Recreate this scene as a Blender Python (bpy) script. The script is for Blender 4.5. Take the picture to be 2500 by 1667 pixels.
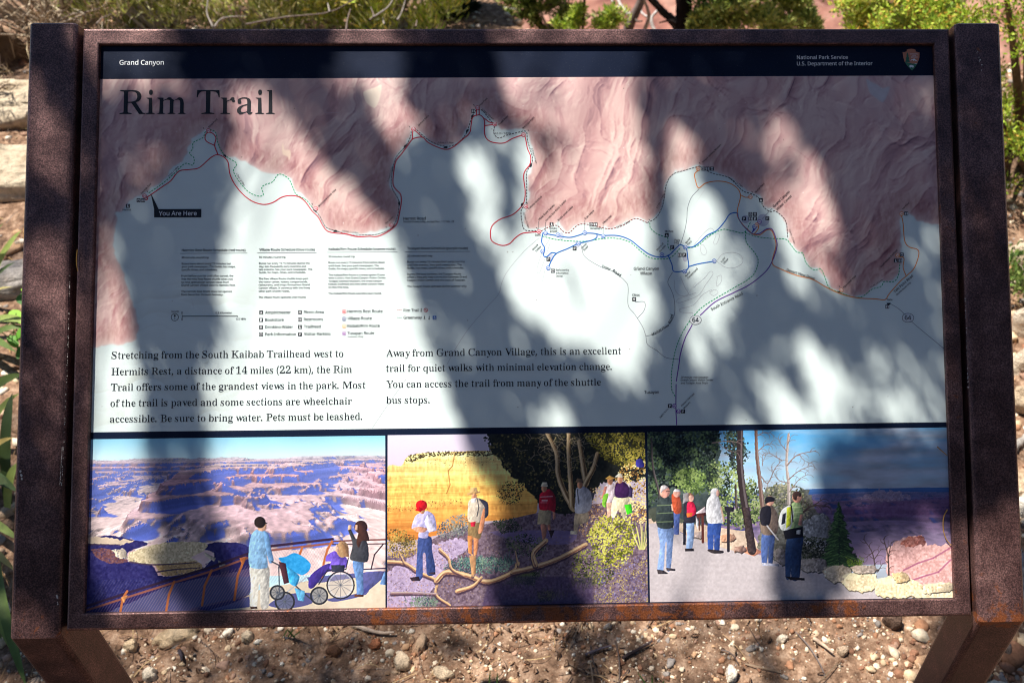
# Trail-side map sign in dappled shade beneath a pinyon, canyon rim behind.
import bpy, math, random, os
import numpy as np
from mathutils import Vector, Matrix, Euler, noise as mnoise

for o in list(bpy.data.objects):
    bpy.data.objects.remove(o)
scene = bpy.context.scene
COL = scene.collection
rng = np.random.default_rng(7)
random.seed(7)

# ------------------------------------------------------------------ camera
ZC = 0.90                                   # height of the sign's centre
cam_data = bpy.data.cameras.new("camera")
cam = bpy.data.objects.new("camera", cam_data)
COL.objects.link(cam)
cam.location = (0.04314, -0.72549, ZC + 0.60257)
cam.rotation_euler = (0.852259, -0.010307, -0.025161)
FPX = 2170.0                                # focal length in photo pixels (2500 wide)
PPX = 1250.0 + 183.0
cam_data.sensor_width = 36.0
cam_data.lens = FPX / 2500.0 * 36.0
cam_data.shift_x = -183.0 / 2500.0
cam_data.clip_start = 0.02
cam_data.clip_end = 4000.0
cam_data.dof.use_dof = True
cam_data.dof.focus_distance = 0.965
cam_data.dof.aperture_fstop = 9.0
scene.camera = cam

# ------------------------------------------------------------------ light
SUN = Vector((-0.38, 0.17, 1.0)).normalized()          # direction towards the sun
sun_el = math.asin(SUN.z)
sun_az = math.atan2(SUN.x, SUN.y)
world = bpy.data.worlds.new("World")
scene.world = world
world.use_nodes = True
wn = world.node_tree.nodes
wl = world.node_tree.links
wn.clear()
w_out = wn.new("ShaderNodeOutputWorld")
w_bg = wn.new("ShaderNodeBackground")
w_sky = wn.new("ShaderNodeTexSky")
w_sky.sky_type = 'NISHITA'
w_sky.sun_disc = False
w_sky.sun_elevation = sun_el
w_sky.sun_rotation = sun_az
w_sky.altitude = 2000
w_sky.air_density = 1.0
w_sky.dust_density = 0.1
w_sky.ozone_density = 2.5
w_bg.inputs[1].default_value = 0.076
wl.new(w_sky.outputs[0], w_bg.inputs[0])
wl.new(w_bg.outputs[0], w_out.inputs[0])
sun_data = bpy.data.lights.new("sun", 'SUN')
sun_data.energy = 5.0
sun_data.angle = math.radians(0.55)
sun_data.color = (1.0, 0.955, 0.89)
sun = bpy.data.objects.new("sun", sun_data)
COL.objects.link(sun)
sun.rotation_euler = (-SUN).to_track_quat('-Z', 'Y').to_euler()
sun.location = SUN * 20
scene.view_settings.view_transform = 'Standard'
scene.view_settings.look = 'None'
scene.view_settings.gamma = 1.0
scene.view_settings.exposure = 0.9
scene.cycles.max_bounces = 6
scene.cycles.filter_width = 1.1
scene.cycles.transparent_max_bounces = 8

# ------------------------------------------------------------------ helpers
def tag(o, label=None, cat=None, group=None, kind=None):
    if label: o['label'] = label
    if cat: o['category'] = cat
    if group: o['group'] = group
    if kind: o['kind'] = kind
    return o

def empty(name, loc=(0, 0, 0)):
    o = bpy.data.objects.new(name, None)
    o.empty_display_size = 0.1
    COL.objects.link(o)
    o.location = loc
    return o

def link(name, me, mat=None, parent=None, loc=None):
    o = bpy.data.objects.new(name, me)
    COL.objects.link(o)
    if mat: me.materials.append(mat)
    if loc is not None: o.location = loc
    if parent: o.parent = parent
    return o

def np_mesh(name, verts, faces, smooth=False, color=None):
    """verts (N,3); faces: (M,k) array or list of lists; color (N,3) linear, point domain."""
    verts = np.asarray(verts, dtype=np.float32)
    me = bpy.data.meshes.new(name)
    if isinstance(faces, np.ndarray):
        M, k = faces.shape
        me.vertices.add(len(verts)); me.loops.add(M * k); me.polygons.add(M)
        me.vertices.foreach_set("co", verts.ravel())
        me.loops.foreach_set("vertex_index", faces.astype(np.int32).ravel())
        me.polygons.foreach_set("loop_start", (np.arange(M) * k).astype(np.int32))
        me.update(calc_edges=True)
    else:
        me.from_pydata(verts.tolist(), [], faces)
    if smooth:
        me.polygons.foreach_set("use_smooth", np.ones(len(me.polygons), dtype=bool))
    if color is not None:
        a = me.color_attributes.new("ink", 'FLOAT_COLOR', 'POINT')
        c = np.ones((len(verts), 4), dtype=np.float32)
        c[:, :3] = color
        a.data.foreach_set("color", c.ravel())
    me.validate()
    me.update()
    return me

def lin(c):
    c = np.asarray(c, dtype=np.float64) / 255.0
    return np.where(c <= 0.04045, c / 12.92, ((np.maximum(c, 0) + 0.055) / 1.055) ** 2.4)

# ---- value noise on arrays
_LAT = np.random.default_rng(3).random((16, 256, 256))
def vnoise(x, y, seed=0):
    L = _LAT[seed % 16]
    ox = (seed * 37) % 200; oy = (seed * 61) % 200
    x = x + ox; y = y + oy
    xi = np.floor(x).astype(int); yi = np.floor(y).astype(int)
    fx = x - xi; fy = y - yi
    fx = fx * fx * fx * (fx * (fx * 6 - 15) + 10); fy = fy * fy * fy * (fy * (fy * 6 - 15) + 10)
    a = L[yi & 255, xi & 255]; b = L[yi & 255, (xi + 1) & 255]
    c = L[(yi + 1) & 255, xi & 255]; d = L[(yi + 1) & 255, (xi + 1) & 255]
    return (a * (1 - fx) + b * fx) * (1 - fy) + (c * (1 - fx) + d * fx) * fy
def fbm(x, y, octv=4, seed=0, gain=0.5):
    s = 0; a = 1.0; t = 0
    for k in range(octv):
        s = s + a * vnoise(x * 2 ** k, y * 2 ** k, seed + k); t += a; a *= gain
    return s / t
def ridged(x, y, octv=4, seed=0, gain=0.5):
    s = 0; a = 1.0; t = 0; w = 1.0
    for k in range(octv):
        n = 1 - np.abs(2 * vnoise(x * 2 ** k, y * 2 ** k, seed + k) - 1)
        n = n * n
        s = s + a * n * w; t += a; a *= gain; w = np.clip(n * 1.6, 0, 1)
    return s / t

# ---- node materials
def mat(name):
    m = bpy.data.materials.new(name)
    m.use_nodes = True
    nt = m.node_tree
    nt.nodes.clear()
    out = nt.nodes.new("ShaderNodeOutputMaterial")
    b = nt.nodes.new("ShaderNodeBsdfPrincipled")
    nt.links.new(b.outputs[0], out.inputs[0])
    return m, nt, b
def nd(nt, kind, **kw):
    n = nt.nodes.new(kind)
    for k, v in kw.items():
        if k.startswith("i_"):
            n.inputs[k[2:].replace("_", " ")].default_value = v
        else:
            setattr(n, k, v)
    return n
def ramp(nt, src, stops):
    r = nt.nodes.new("ShaderNodeValToRGB")
    el = r.color_ramp.elements
    while len(el) < len(stops): el.new(0.5)
    for e, (p, c) in zip(el, stops):
        e.position = p
        e.color = (c[0], c[1], c[2], 1) if not np.isscalar(c) else (c, c, c, 1)
    nt.links.new(src, r.inputs[0])
    return r
def mixc(nt, fac, a, b, mode='MIX'):
    m = nt.nodes.new("ShaderNodeMix")
    m.data_type = 'RGBA'; m.blend_type = mode
    for s, v in ((0, fac), (6, a), (7, b)):
        if hasattr(v, 'is_linked') or hasattr(v, 'links'):
            nt.links.new(v, m.inputs[s])
        else:
            m.inputs[s].default_value = v if np.isscalar(v) else (v[0], v[1], v[2], 1)
    return m.outputs[2]
def bump(nt, b, h, strength=0.3, dist=0.002):
    n = nd(nt, "ShaderNodeBump")
    n.inputs["Strength"].default_value = strength
    n.inputs["Distance"].default_value = dist
    nt.links.new(h, n.inputs["Height"])
    nt.links.new(n.outputs[0], b.inputs["Normal"])
def coords(nt, scale=(1, 1, 1)):
    tc = nd(nt, "ShaderNodeTexCoord")
    mp = nd(nt, "ShaderNodeMapping")
    mp.inputs["Scale"].default_value = scale
    nt.links.new(tc.outputs["Object"], mp.inputs[0])
    return mp.outputs[0]
def noise(nt, vec, scale, detail=4, rough=0.55, dist=0.0):
    n = nd(nt, "ShaderNodeTexNoise")
    n.inputs["Scale"].default_value = scale; n.inputs["Detail"].default_value = detail
    n.inputs["Roughness"].default_value = rough; n.inputs["Distortion"].default_value = dist
    nt.links.new(vec, n.inputs["Vector"])
    return n.outputs["Fac"]

def m_ink(name, rough=0.42, spec=0.35):
    m, nt, b = mat(name)
    at = nd(nt, "ShaderNodeAttribute", attribute_name="ink")
    v = coords(nt)
    n1 = noise(nt, v, 9, 5, 0.6)
    soil = ramp(nt, n1, [(0.35, 0.965), (0.6, 1.0)])
    c = mixc(nt, 1.0, at.outputs["Color"], soil.outputs[0], 'MULTIPLY')
    nt.links.new(c, b.inputs["Base Color"])
    b.inputs["Roughness"].default_value = rough
    b.inputs["Specular IOR Level"].default_value = spec
    fine = noise(nt, coords(nt, (300, 900, 900)), 1.0, 3, 0.7)
    bump(nt, b, fine, 0.10, 0.0005)
    return m

def m_steel():
    """weathering steel: dark plum-brown mill skin, orange bloom, fine pitting."""
    m, nt, b = mat("weathering_steel")
    v = coords(nt)
    big = noise(nt, v, 5.5, 5, 0.6, 0.6)
    mid = noise(nt, v, 26, 6, 0.65, 0.3)
    fine = noise(nt, v, 620, 3, 0.8)
    spk = noise(nt, v, 75, 7, 0.72, 0.4)
    base = ramp(nt, mid, [(0.3, (0.058, 0.030, 0.028)), (0.5, (0.108, 0.057, 0.052)), (0.68, (0.185, 0.102, 0.090))])
    grit = ramp(nt, fine, [(0.36, (0.28, 0.27, 0.30)), (0.5, (1.0, 0.97, 0.98)), (0.62, (2.3, 2.15, 2.15))])
    c = mixc(nt, 0.85, base.outputs[0], grit.outputs[0], 'MULTIPLY')
    att = nd(nt, "ShaderNodeAttribute", attribute_name="bloom")
    # orange rust bloom, denser where the 'bloom' attribute (rain run-off edge) is high
    add = nd(nt, "ShaderNodeMath", operation='MULTIPLY_ADD')
    nt.links.new(att.outputs["Fac"], add.inputs[0]); add.inputs[1].default_value = 0.24
    nt.links.new(spk, add.inputs[2])
    bigm = nd(nt, "ShaderNodeMath", operation='MULTIPLY_ADD')
    nt.links.new(big, bigm.inputs[0]); bigm.inputs[1].default_value = 0.42
    nt.links.new(add.outputs[0], bigm.inputs[2])
    rm = ramp(nt, bigm.outputs[0], [(0.92, 0.0), (0.99, 0.7), (1.15, 0.85)])
    rustc = ramp(nt, fine, [(0.3, (0.13, 0.035, 0.012)), (0.6, (0.34, 0.10, 0.028)), (0.75, (0.5, 0.19, 0.06))])
    c = mixc(nt, rm.outputs[0], c, rustc.outputs[0])
    nt.links.new(c, b.inputs["Base Color"])
    b.inputs["Metallic"].default_value = 0.5
    rr = ramp(nt, mid, [(0.3, 0.30), (0.7, 0.46)])
    nt.links.new(rr.outputs[0], b.inputs["Roughness"])
    bump(nt, b, fine, 0.35, 0.0006)
    return m

# ------------------------------------------------------------------ the sign's plane
UP = Vector((0, math.cos(math.radians(45)), math.sin(math.radians(45))))
NN = Vector((0, -math.sin(math.radians(45)), math.cos(math.radians(45))))
CEN = Vector((0, 0, ZC))
RM = np.array(cam.rotation_euler.to_matrix())
CP = np.array(cam.location)
NPUP = np.array(UP); NPN = np.array(NN); NPC = np.array(CEN)
FACE = -0.0052                                # printed face, behind the frame's front plane

def rays(p):
    p = np.atleast_2d(np.asarray(p, dtype=np.float64))
    d = np.stack([(p[:, 0] - PPX) / FPX, -(p[:, 1] - 833.5) / FPX, -np.ones(len(p))], 1)
    return d @ RM.T
def art(p, depth=FACE):
    """traced print coordinates -> (x, u) metres in the sign's plane"""
    d = rays(p)
    c0 = NPC + NPN * depth
    t = ((c0 - CP) @ NPN) / (d @ NPN)
    w = CP + d * t[:, None] - NPC
    return np.stack([w[:, 0], w @ NPUP], 1)
def onz(p, z=0.0):
    """traced site coordinates -> points at height z"""
    d = rays(p)
    t = (z - CP[2]) / d[:, 2]
    return CP + d * t[:, None]
def to3(xu, depth):
    xu = np.asarray(xu)
    return NPC + np.stack([xu[:, 0], np.zeros(len(xu)), np.zeros(len(xu))], 1) + xu[:, 1:2] * NPUP + NPN * depth
# ================================================================== the sign: steelwork
STEEL = m_steel()
INK = m_ink("printed_laminate")
OW, OH = 0.902 / 2, 0.597 / 2               # half size of the opening
RW = 0.0175                                 # frame rail width
sign = empty("information_sign", (0, 0, 0))
tag(sign, "rusted steel framed park map sign titled Rim Trail with three photographs below", "sign")

def sweep_mesh(name, rings, cap=True, bloom=None):
    """rings: list of (k,3) arrays"""
    k = len(rings[0]); n = len(rings)
    v = np.concatenate(rings)
    f = []
    for i in range(n - 1):
        for j in range(k):
            a = i * k + j; b = i * k + (j + 1) % k
            f.append([a, b, b + k, a + k])
    if cap:
        f.append(list(range(k))[::-1]); f.append([(n - 1) * k + j for j in range(k)])
    me = np_mesh(name, v, f)
    at = me.attributes.new("bloom", 'FLOAT', 'POINT')
    if bloom is not None:
        at.data.foreach_set("value", np.concatenate([np.full(k, x) for x in bloom]).astype(np.float32))
    return me

def roundrect(w, h, r, seg=4):
    pts = []
    for cx, cy, a0 in ((w / 2 - r, h / 2 - r, 0), (-w / 2 + r, h / 2 - r, 90), (-w / 2 + r, -h / 2 + r, 180), (w / 2 - r, -h / 2 + r, 270)):
        for i in range(seg + 1):
            a = math.radians(a0 + 90 * i / seg)
            pts.append((cx + r * math.cos(a), cy + r * math.sin(a)))
    return np.array(pts)

PW = 0.0508                                 # square post tube
POST_F = 0.002                              # post front plane, proud of the frame
def make_post(side):
    xc = side * (OW + RW + 0.0055 + PW / 2)
    prof = roundrect(PW, PW, 0.0055)
    utop = OH + RW + 0.004; ufold = -(OH + RW + 0.0062)
    F = NPUP * ufold + NPN * POST_F + NPC
    h = PW / 2
    nb = np.array([0, -1.0, 0.0]); mit = np.array([0, -1.0, math.tan(math.radians(22.5))])
    Cf = F - mit * h
    def ring(c, bdir):
        return np.stack([c + np.array([xc + a, 0, 0]) + bdir * b for a, b in prof])
    top = NPC + NPUP * utop + NPN * (POST_F - h)
    rings = [ring(top - NPUP * 0.0, NPN) * 1.0]
    # pull the very top in slightly: ground-off cap edge
    capc = top + NPUP * 0.0015
    cap = np.stack([capc + np.array([xc + a * 0.93, 0, 0]) + NPN * b * 0.93 for a, b in prof])
    L = (top - Cf) @ NPUP
    rr = [cap, rings[0]]; bl = [0.1, 0.1]
    for t in (0.04, 0.3, 0.6, 0.85, 0.93):
        rr.append(ring(top - NPUP * L * t, NPN)); bl.append(0.0 if t < 0.9 else .25)
    if side > 0: bl[2] = 0.45
    rr.append(ring(Cf, mit)); bl.append(1.1 if side > 0 else .6)
    c = Cf.copy(); c[2] -= .012; rr.append(ring(c, nb)); bl.append(0.1)
    for z in (0.55, 0.45, 0.2, -0.12):
        c = Cf.copy(); c[2] = z
        rr.append(ring(c, nb)); bl.append(0.05)
    me = sweep_mesh("post", rr, bloom=bl)
    p = link("post", me, STEEL, sign)
    bv = p.modifiers.new("edge", 'BEVEL'); bv.width = 0.0012; bv.segments = 2; bv.angle_limit = math.radians(38); bv.limit_method = 'ANGLE'
    return p
posts = [make_post(-1), make_post(1)]
posts[1]['label'] = "right hand post with orange rust at its bend"
posts[0]['label'] = "left hand post with a chipped white weld line"

# four mitred frame rails: profile with the front lip bevelled
def rail(a, b, out, bloomv, n=24):
    """a,b: opening corners (x,u); out: outward direction (x,u)"""
    a = np.array(a); b = np.array(b); out = np.array(out)
    L = np.linalg.norm(b - a); d = (b - a) / L
    # profile: (outward offset, depth)
    pr = [(0.0, -0.022), (0.0, -0.0013), (0.0005, -0.0004), (0.0014, 0.0), (RW - 0.0028, 0.0), (RW - 0.0010, -0.0008), (RW, -0.0026), (RW, -0.022)]
    rings = []; bl = []
    for i in range(n + 1):
        t = i / n
        ring = []
        for o, dep in pr:
            s = -o + t * (L + 2 * o)
            q = a + d * s + out * o
            ring.append(to3(q[None], dep)[0])
        rings.append(np.array(ring)); bl.append(bloomv(t))
    me = sweep_mesh("frame_rail", rings, bloom=bl)
    return link("frame_rail", me, STEEL, sign)
rail((-OW, OH), (OW, OH), (0, 1), lambda t: 0.1)
rail((OW, -OH), (-OW, -OH), (0, -1), lambda t: 0.97 if 0.12 < t < 0.68 else 0.3)
rail((-OW, -OH), (-OW, OH), (-1, 0), lambda t: 0.2)
rail((OW, OH), (OW, -OH), (1, 0), lambda t: 0.1 + 0.3 * t)
# steel back plate closing the frame, filler bars added to darken the post gaps
def slab(name, x0, x1, u0, u1, d0, d1, m, parent, bl=0.0):
    c = [(x0, u0), (x1, u0), (x1, u1), (x0, u1)]
    v = np.concatenate([to3(np.array(c), d0), to3(np.array(c), d1)])
    f = [[3, 2, 1, 0], [4, 5, 6, 7], [0, 1, 5, 4], [1, 2, 6, 5], [2, 3, 7, 6], [3, 0, 4, 7]]
    me = np_mesh(name, v, f)
    return link(name, me, m, parent)
slab("back_plate", -OW - RW + 0.002, OW + RW - 0.002, -OH - RW + 0.002, OH + RW - 0.002, -0.0262, -0.0222, STEEL, sign)
for sx in (-1, 1):
    x0 = sx * (OW + RW + 0.0001); x1 = sx * (OW + RW + 0.0054)
    slab("gap_fill_bar", min(x0, x1), max(x0, x1), -OH - RW + .001, OH + RW - .001, -0.024, -0.016, STEEL, sign)
# bright chips of paint and the weld seam on the posts
m_chip, nt, b = mat("bare_paint_chip")
b.inputs["Base Color"].default_value = (0.62, 0.56, 0.50, 1); b.inputs["Roughness"].default_value = 0.7
def chips(parent, pts, depth, smin, smax, seed):
    r = random.Random(seed)
    V = []; Fc = []
    for p in pts:
        c = art(p, depth)[0]
        s = r.uniform(smin, smax); k = r.randint(5, 7); i0 = len(V)
        for j in range(k):
            a = 2 * math.pi * j / k; q = s * r.uniform(0.5, 1.1)
            V.append(to3(np.array([[c[0] + q * math.cos(a) * 0.7, c[1] + q * math.sin(a)]]), depth)[0])
        Fc.append(list(range(i0, i0 + k)))
    return link("paint_chip", np_mesh("paint_chip", V, Fc), m_chip, parent)
r_ = random.Random(4)
seam = []
for i in range(70):
    t = r_.random() ** 0.7
    y = 640 + 545 * t
    seam.append((171 - 20.5 * t ** 1.4 + r_.uniform(-0.7, 0.7), y))
seam += [(151.5 - 0.06 * k + r_.uniform(-.6, .6), 1092 + k) for k in range(0, 92, 3)]
chips(posts[0], seam, POST_F + 0.0002, 0.0003, 0.0008, 1)
chips(posts[0], [(140, 1456), (141, 1459), (138, 1454), (140, 1470), (141, 1474), (52, 1160), (53, 1168), (50, 1150)], POST_F + 0.0002, 0.0008, 0.0021, 2)
seam2 = [(2356 + 8 * t + r_.uniform(-.6, .6), 728 + 220 * t) for t in [r_.random() for _ in range(40)]]
chips(posts[1], seam2, POST_F + 0.0002, 0.0003, 0.0009, 3)
chips(posts[1], [(2387, 127), (2385, 130), (2390, 141), (2393, 147), (2391, 150), (2397, 159), (2396, 172), (2363, 945)], POST_F + 0.0002, 0.0005, 0.0017, 4)

# ------------------------------------------------------------------ printed panel
m_board, nt, b = mat("navy_laminate")
v = coords(nt)
dust = ramp(nt, noise(nt, v, 900, 2, 0.6), [(0.66, 0.0), (0.75, 0.35)])
cl = ramp(nt, noise(nt, v, 8, 4), [(0.3, (0.003, 0.0072, 0.023)), (0.7, (0.005, 0.0115, 0.033))])
c = mixc(nt, dust.outputs[0], cl.outputs[0], (0.12, 0.12, 0.12))
nt.links.new(c, b.inputs["Base Color"]); b.inputs["Roughness"].default_value = 0.5
b.inputs["Specular IOR Level"].default_value = 0.12
bump(nt, b, noise(nt, coords(nt, (300, 900, 900)), 1.0, 3, 0.7), 0.12, 0.0005)
panel = slab("panel", -OW - 0.004, OW + 0.004, -OH - 0.004, OH + 0.004, -0.012, FACE, m_board, sign)
panel['label'] = "dark navy laminate panel carrying the printed map and photographs"

# ---- flat print collector
class Print:
    def __init__(s): s.V = []; s.F = []; s.C = []; s.n = 0
    def tri(s, xu, faces, rgb, layer):
        s.V.append(to3(xu, FACE + layer)); s.C.append(np.tile(lin(rgb) * 0.86, (len(xu), 1)))
        s.F += [[i + s.n for i in f] for f in faces]; s.n += len(xu)
    def poly(s, px, rgb, layer=0.0003):
        xu = art(px); s.tri(xu, [list(range(len(xu)))], rgb, layer)
    def disc(s, p, r, rgb, layer=0.0003, ry=None, k=20):
        ry = ry or r
        s.poly([(p[0] + r * math.cos(2 * math.pi * i / k), p[1] + ry * math.sin(2 * math.pi * i / k)) for i in range(k)][::-1], rgb, layer)
    def ring(s, p, r, w, rgb, layer=0.0003, ry=None, k=28):
        ry = ry or r
        a = np.arange(k + 1) * 2 * math.pi / k
        s.ribbon(np.stack([p[0] + r * np.cos(a), p[1] + ry * np.sin(a)], 1), w, rgb, layer)
    def rect(s, p, w, h, rgb, layer=0.0003):
        x, y = p; w /= 2; h /= 2
        s.poly([(x - w, y + h), (x + w, y + h), (x + w, y - h), (x - w, y - h)], rgb, layer)
    def ribbon(s, px, w, rgb, layer=0.0003):
        """w in photo px (0.44 mm)"""
        p = art(px); w = w * 0.00044
        d = np.gradient(p, axis=0); d /= np.linalg.norm(d, axis=1)[:, None] + 1e-12
        n = np.stack([-d[:, 1], d[:, 0]], 1) * w / 2
        m = len(p)
        xu = np.concatenate([p + n, p - n])
        s.tri(xu, [[i + m, i + 1 + m, i + 1, i] for i in range(m - 1)], rgb, layer)
    def build(s, name, m=None, parent=None):
        me = np_mesh(name, np.concatenate(s.V), s.F, color=np.concatenate(s.C))
        return link(name, me, m or INK, parent or panel)

def smooth(pts, step=4.0, closed=False):
    p = np.asarray(pts, float)
    if closed: p = np.concatenate([p, p[:1]])
    P0 = np.concatenate([[2 * p[0] - p[1]], p, [2 * p[-1] - p[-2]]])
    out = []
    for i in range(1, len(P0) - 2):
        a, b_, c_, d_ = P0[i - 1], P0[i], P0[i + 1], P0[i + 2]
        k = max(2, int(np.linalg.norm(c_ - b_) / step))
        t = np.linspace(0, 1, k, endpoint=False)[:, None]
        out.append(0.5 * (2 * b_ + (c_ - a) * t + (2 * a - 5 * b_ + 4 * c_ - d_) * t ** 2 + (3 * b_ - a - 3 * c_ + d_) * t ** 3))
    out.append(P0[-2:-1])
    return np.concatenate(out)
def dashes(pts, on, off):
    p = smooth(pts, 2.0)
    s = np.concatenate([[0], np.cumsum(np.linalg.norm(np.diff(p, axis=0), axis=1))])
    t = 0; out = []
    while t < s[-1]:
        q = np.linspace(t, min(t + on, s[-1]), 4)
        out.append(np.stack([np.interp(q, s, p[:, 0]), np.interp(q, s, p[:, 1])], 1)); t += on + off
    return out
# crop frames used while tracing the print
def K(x0, y0, sc): return lambda pts: [(x0 + x / sc, y0 + y / sc) for x, y in pts]
k1 = K(0, 0, 2.6133); k2 = K(800, 0, 2.6133); k3 = K(1600, 0, 2.6133)
k4 = K(0, 500, 2.6133); k5 = K(800, 500, 2.6133); k6 = K(1600, 500, 2.6133)
kA = K(0, 1000, 2.351); kB = K(750, 1000, 2.351); kC = K(1500, 1000, 2.351)

# ---- lettering
FD = os.path.join(bpy.utils.system_resource('DATAFILES'), 'fonts')
try:
    FONT = bpy.data.fonts.load(os.path.join(FD, 'NotoSansMath-Regular.woff2'))   # font shipped with Blender
except Exception:
    FONT = None
def text_mesh(body, offset=0.0, shear=0.0):
    cu = bpy.data.curves.new("t", 'FONT'); cu.body = body
    if FONT: cu.font = FONT
    cu.offset = offset; cu.shear = shear; cu.resolution_u = 3
    o = bpy.data.objects.new("t", cu)
    me = bpy.data.meshes.new_from_object(o)
    nv = len(me.vertices)
    v = np.zeros(nv * 3); me.vertices.foreach_get("co", v); v = v.reshape(-1, 3)[:, :2]
    f = [list(p.vertices) for p in me.polygons]
    bpy.data.meshes.remove(me); bpy.data.objects.remove(o); bpy.data.curves.remove(cu)
    return v, f
def text(pr, body, pL, pR, rgb, layer=0.00038, bold=0.0, italic=False):
    v, f = text_mesh(body, bold, 0.22 if italic else 0.0)
    if not len(v): return
    a, b_ = art([pL, pR])
    w = v[:, 0].max() - v[:, 0].min()
    L = np.linalg.norm(b_ - a); d = (b_ - a) / L; n = np.array([-d[1], d[0]])
    s = L / w
    q = a + (v[:, :1] - v[:, 0].min()) * s * d + v[:, 1:2] * s * n
    pr.tri(q, f, rgb, layer)

# serif face: bold-serif outlines slimmed in their vertical stems to a text weight
_G = {}
def serif_char(ch):
    if 'A' <= ch <= 'Z': return chr(0x1D400 + ord(ch) - 65)
    if 'a' <= ch <= 'z': return chr(0x1D41A + ord(ch) - 97)
    if '0' <= ch <= '9': return chr(0x1D7CE + ord(ch) - 48)
    return ch
def glyph(ch):
    if ch in _G: return _G[ch]
    sc = serif_char(ch)
    bar, _ = text_mesh("\U0001D408\U0001D408"); bw = bar[:, 0].max() - bar[:, 0].min()
    if ch == ' ':
        _G[ch] = (np.zeros((0, 2)), [], 0.150); return _G[ch]
    v3, _ = text_mesh("\U0001D408" + sc + "\U0001D408")
    adv = (v3[:, 0].max() - v3[:, 0].min()) - bw
    v, f = text_mesh(sc)
    lsb = v[:, 0].min()
    # boundary edges
    ed = {}
    for t in f:
        for i in range(len(t)):
            a, b_ = t[i], t[(i + 1) % len(t)]
            if (b_, a) in ed: del ed[(b_, a)]
            else: ed[(a, b_)] = 1
    E_ = np.array(list(ed.keys()))
    nrm = np.zeros_like(v)
    # face winding sign
    t0 = f[0]; A0 = sum((v[t0[i]][0] * v[t0[(i + 1) % len(t0)]][1] - v[t0[(i + 1) % len(t0)]][0] * v[t0[i]][1]) for i in range(len(t0)))
    sg = 1 if A0 > 0 else -1
    for a, b_ in E_:
        d = v[b_] - v[a]; l = np.linalg.norm(d) + 1e-9
        nn_ = np.array([d[1], -d[0]]) * sg / l
        nrm[a] += nn_ * l; nrm[b_] += nn_ * l
    nrm /= np.linalg.norm(nrm, axis=1)[:, None] + 1e-9
    nv = v.copy()
    if ch not in ".,":
        for i in range(len(v)):
            nx = nrm[i, 0]
            if abs(nx) < 0.25: continue
            y = v[i, 1] - nrm[i, 1] * 0.004 + 1e-5
            best = None
            for a, b_ in E_:
                ya, yb = v[a, 1], v[b_, 1]
                if (ya - y) * (yb - y) < 0:
                    x = v[a, 0] + (v[b_, 0] - v[a, 0]) * (y - ya) / (yb - ya)
                    dd = (v[i, 0] - x) * (1 if nx > 0 else -1)
                    if dd > 0.004 and (best is None or dd < best): best = dd
            if best is None: continue
            T = best
            nT = T if T < 0.040 else (0.040 + (T - 0.040) * 0.43)
            if T > 0.16: nT = T - 0.03
            nv[i, 0] -= np.sign(nx) * (T - nT) / 2 * min(1, abs(nx) * 1.4)
    _G[ch] = (nv - np.array([lsb, 0]), f, adv, lsb)
    return _G[ch]
def serif(pr, body, pL, pR, capmm, rgb, layer=0.00038):
    x = 0; items = []
    prev = ''
    for ch in body:
        g = glyph(ch)
        if ch == ' ': x += g[2]; continue
        k = 0.0
        items.append((x, g)); x += g[2] - 0.012 - k; prev = ch
    x0 = items[0][1][0][:, 0].min(); last = items[-1]
    w = last[0] + last[1][0][:, 0].max() - x0
    a, b_ = art([pL, pR]); L = np.linalg.norm(b_ - a); d = (b_ - a) / L; n = np.array([-d[1], d[0]])
    sx = L / w
    H = glyph('H')[0][:, 1].max(); sy = capmm * 0.001 / H
    for gx, g in items:
        v = g[0]
        q = a + (v[:, :1] + gx - x0) * sx * d + v[:, 1:2] * sy * n
        pr.tri(q, g[1], rgb, layer)
# ------------------------------------------------------------------ lettering
WH = (232, 236, 238); BK = (20, 24, 34); INKB = (26, 29, 38)
hd = Print()
text(hd, "Grand Canyon", *k1([(763, 416), (1046, 415)]), WH, bold=0.008)
hd.build("header_lettering"); hd = Print()
text(hd, "National Park Service", *k3([(903, 380), (1228, 379)]), WH, bold=0.006)
text(hd, "U.S. Department of the Interior", *k3([(903, 420), (1385, 418)]), WH, bold=0.006)
hd.build("header_lettering")
tt = Print()
serif(tt, "Rim Trail", *k1([(760, 730), (1755, 729)]), 26.2, (20, 22, 30))
tt.build("title_lettering")
bd = Print()
for s, a, b_ in [
    ("Stretching from the South Kaibab Trailhead west to", (712, 982), (2190, 970)),
    ("Hermits Rest, a distance of 14 miles (22 km), the Rim", (710, 1086), (2246, 1070)),
    ("Trail offers some of the grandest views in the park. Most", (707, 1186), (2333, 1170)),
    ("of the trail is paved and some sections are wheelchair", (705, 1287), (2245, 1272)),
    ("accessible. Be sure to bring water. Pets must be leashed.", (702, 1388), (2310, 1370))]:
    serif(bd, s, *k4([a, b_]), 7.5, INKB)
bd.build("paragraph_lettering"); bd = Print()
for s, a, b_ in [
    ("Away from Grand Canyon Village, this is an excellent", (373, 968), (1873, 952)),
    ("trail for quiet walks with minimal elevation change.", (373, 1064), (1812, 1052)),
    ("You can access the trail from many of the shuttle", (373, 1166), (1744, 1152)),
    ("bus stops.", (373, 1267), (650, 1264))]:
    serif(bd, s, *k5([a, b_]), 7.5, INKB)
bd.build("paragraph_lettering")

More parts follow.
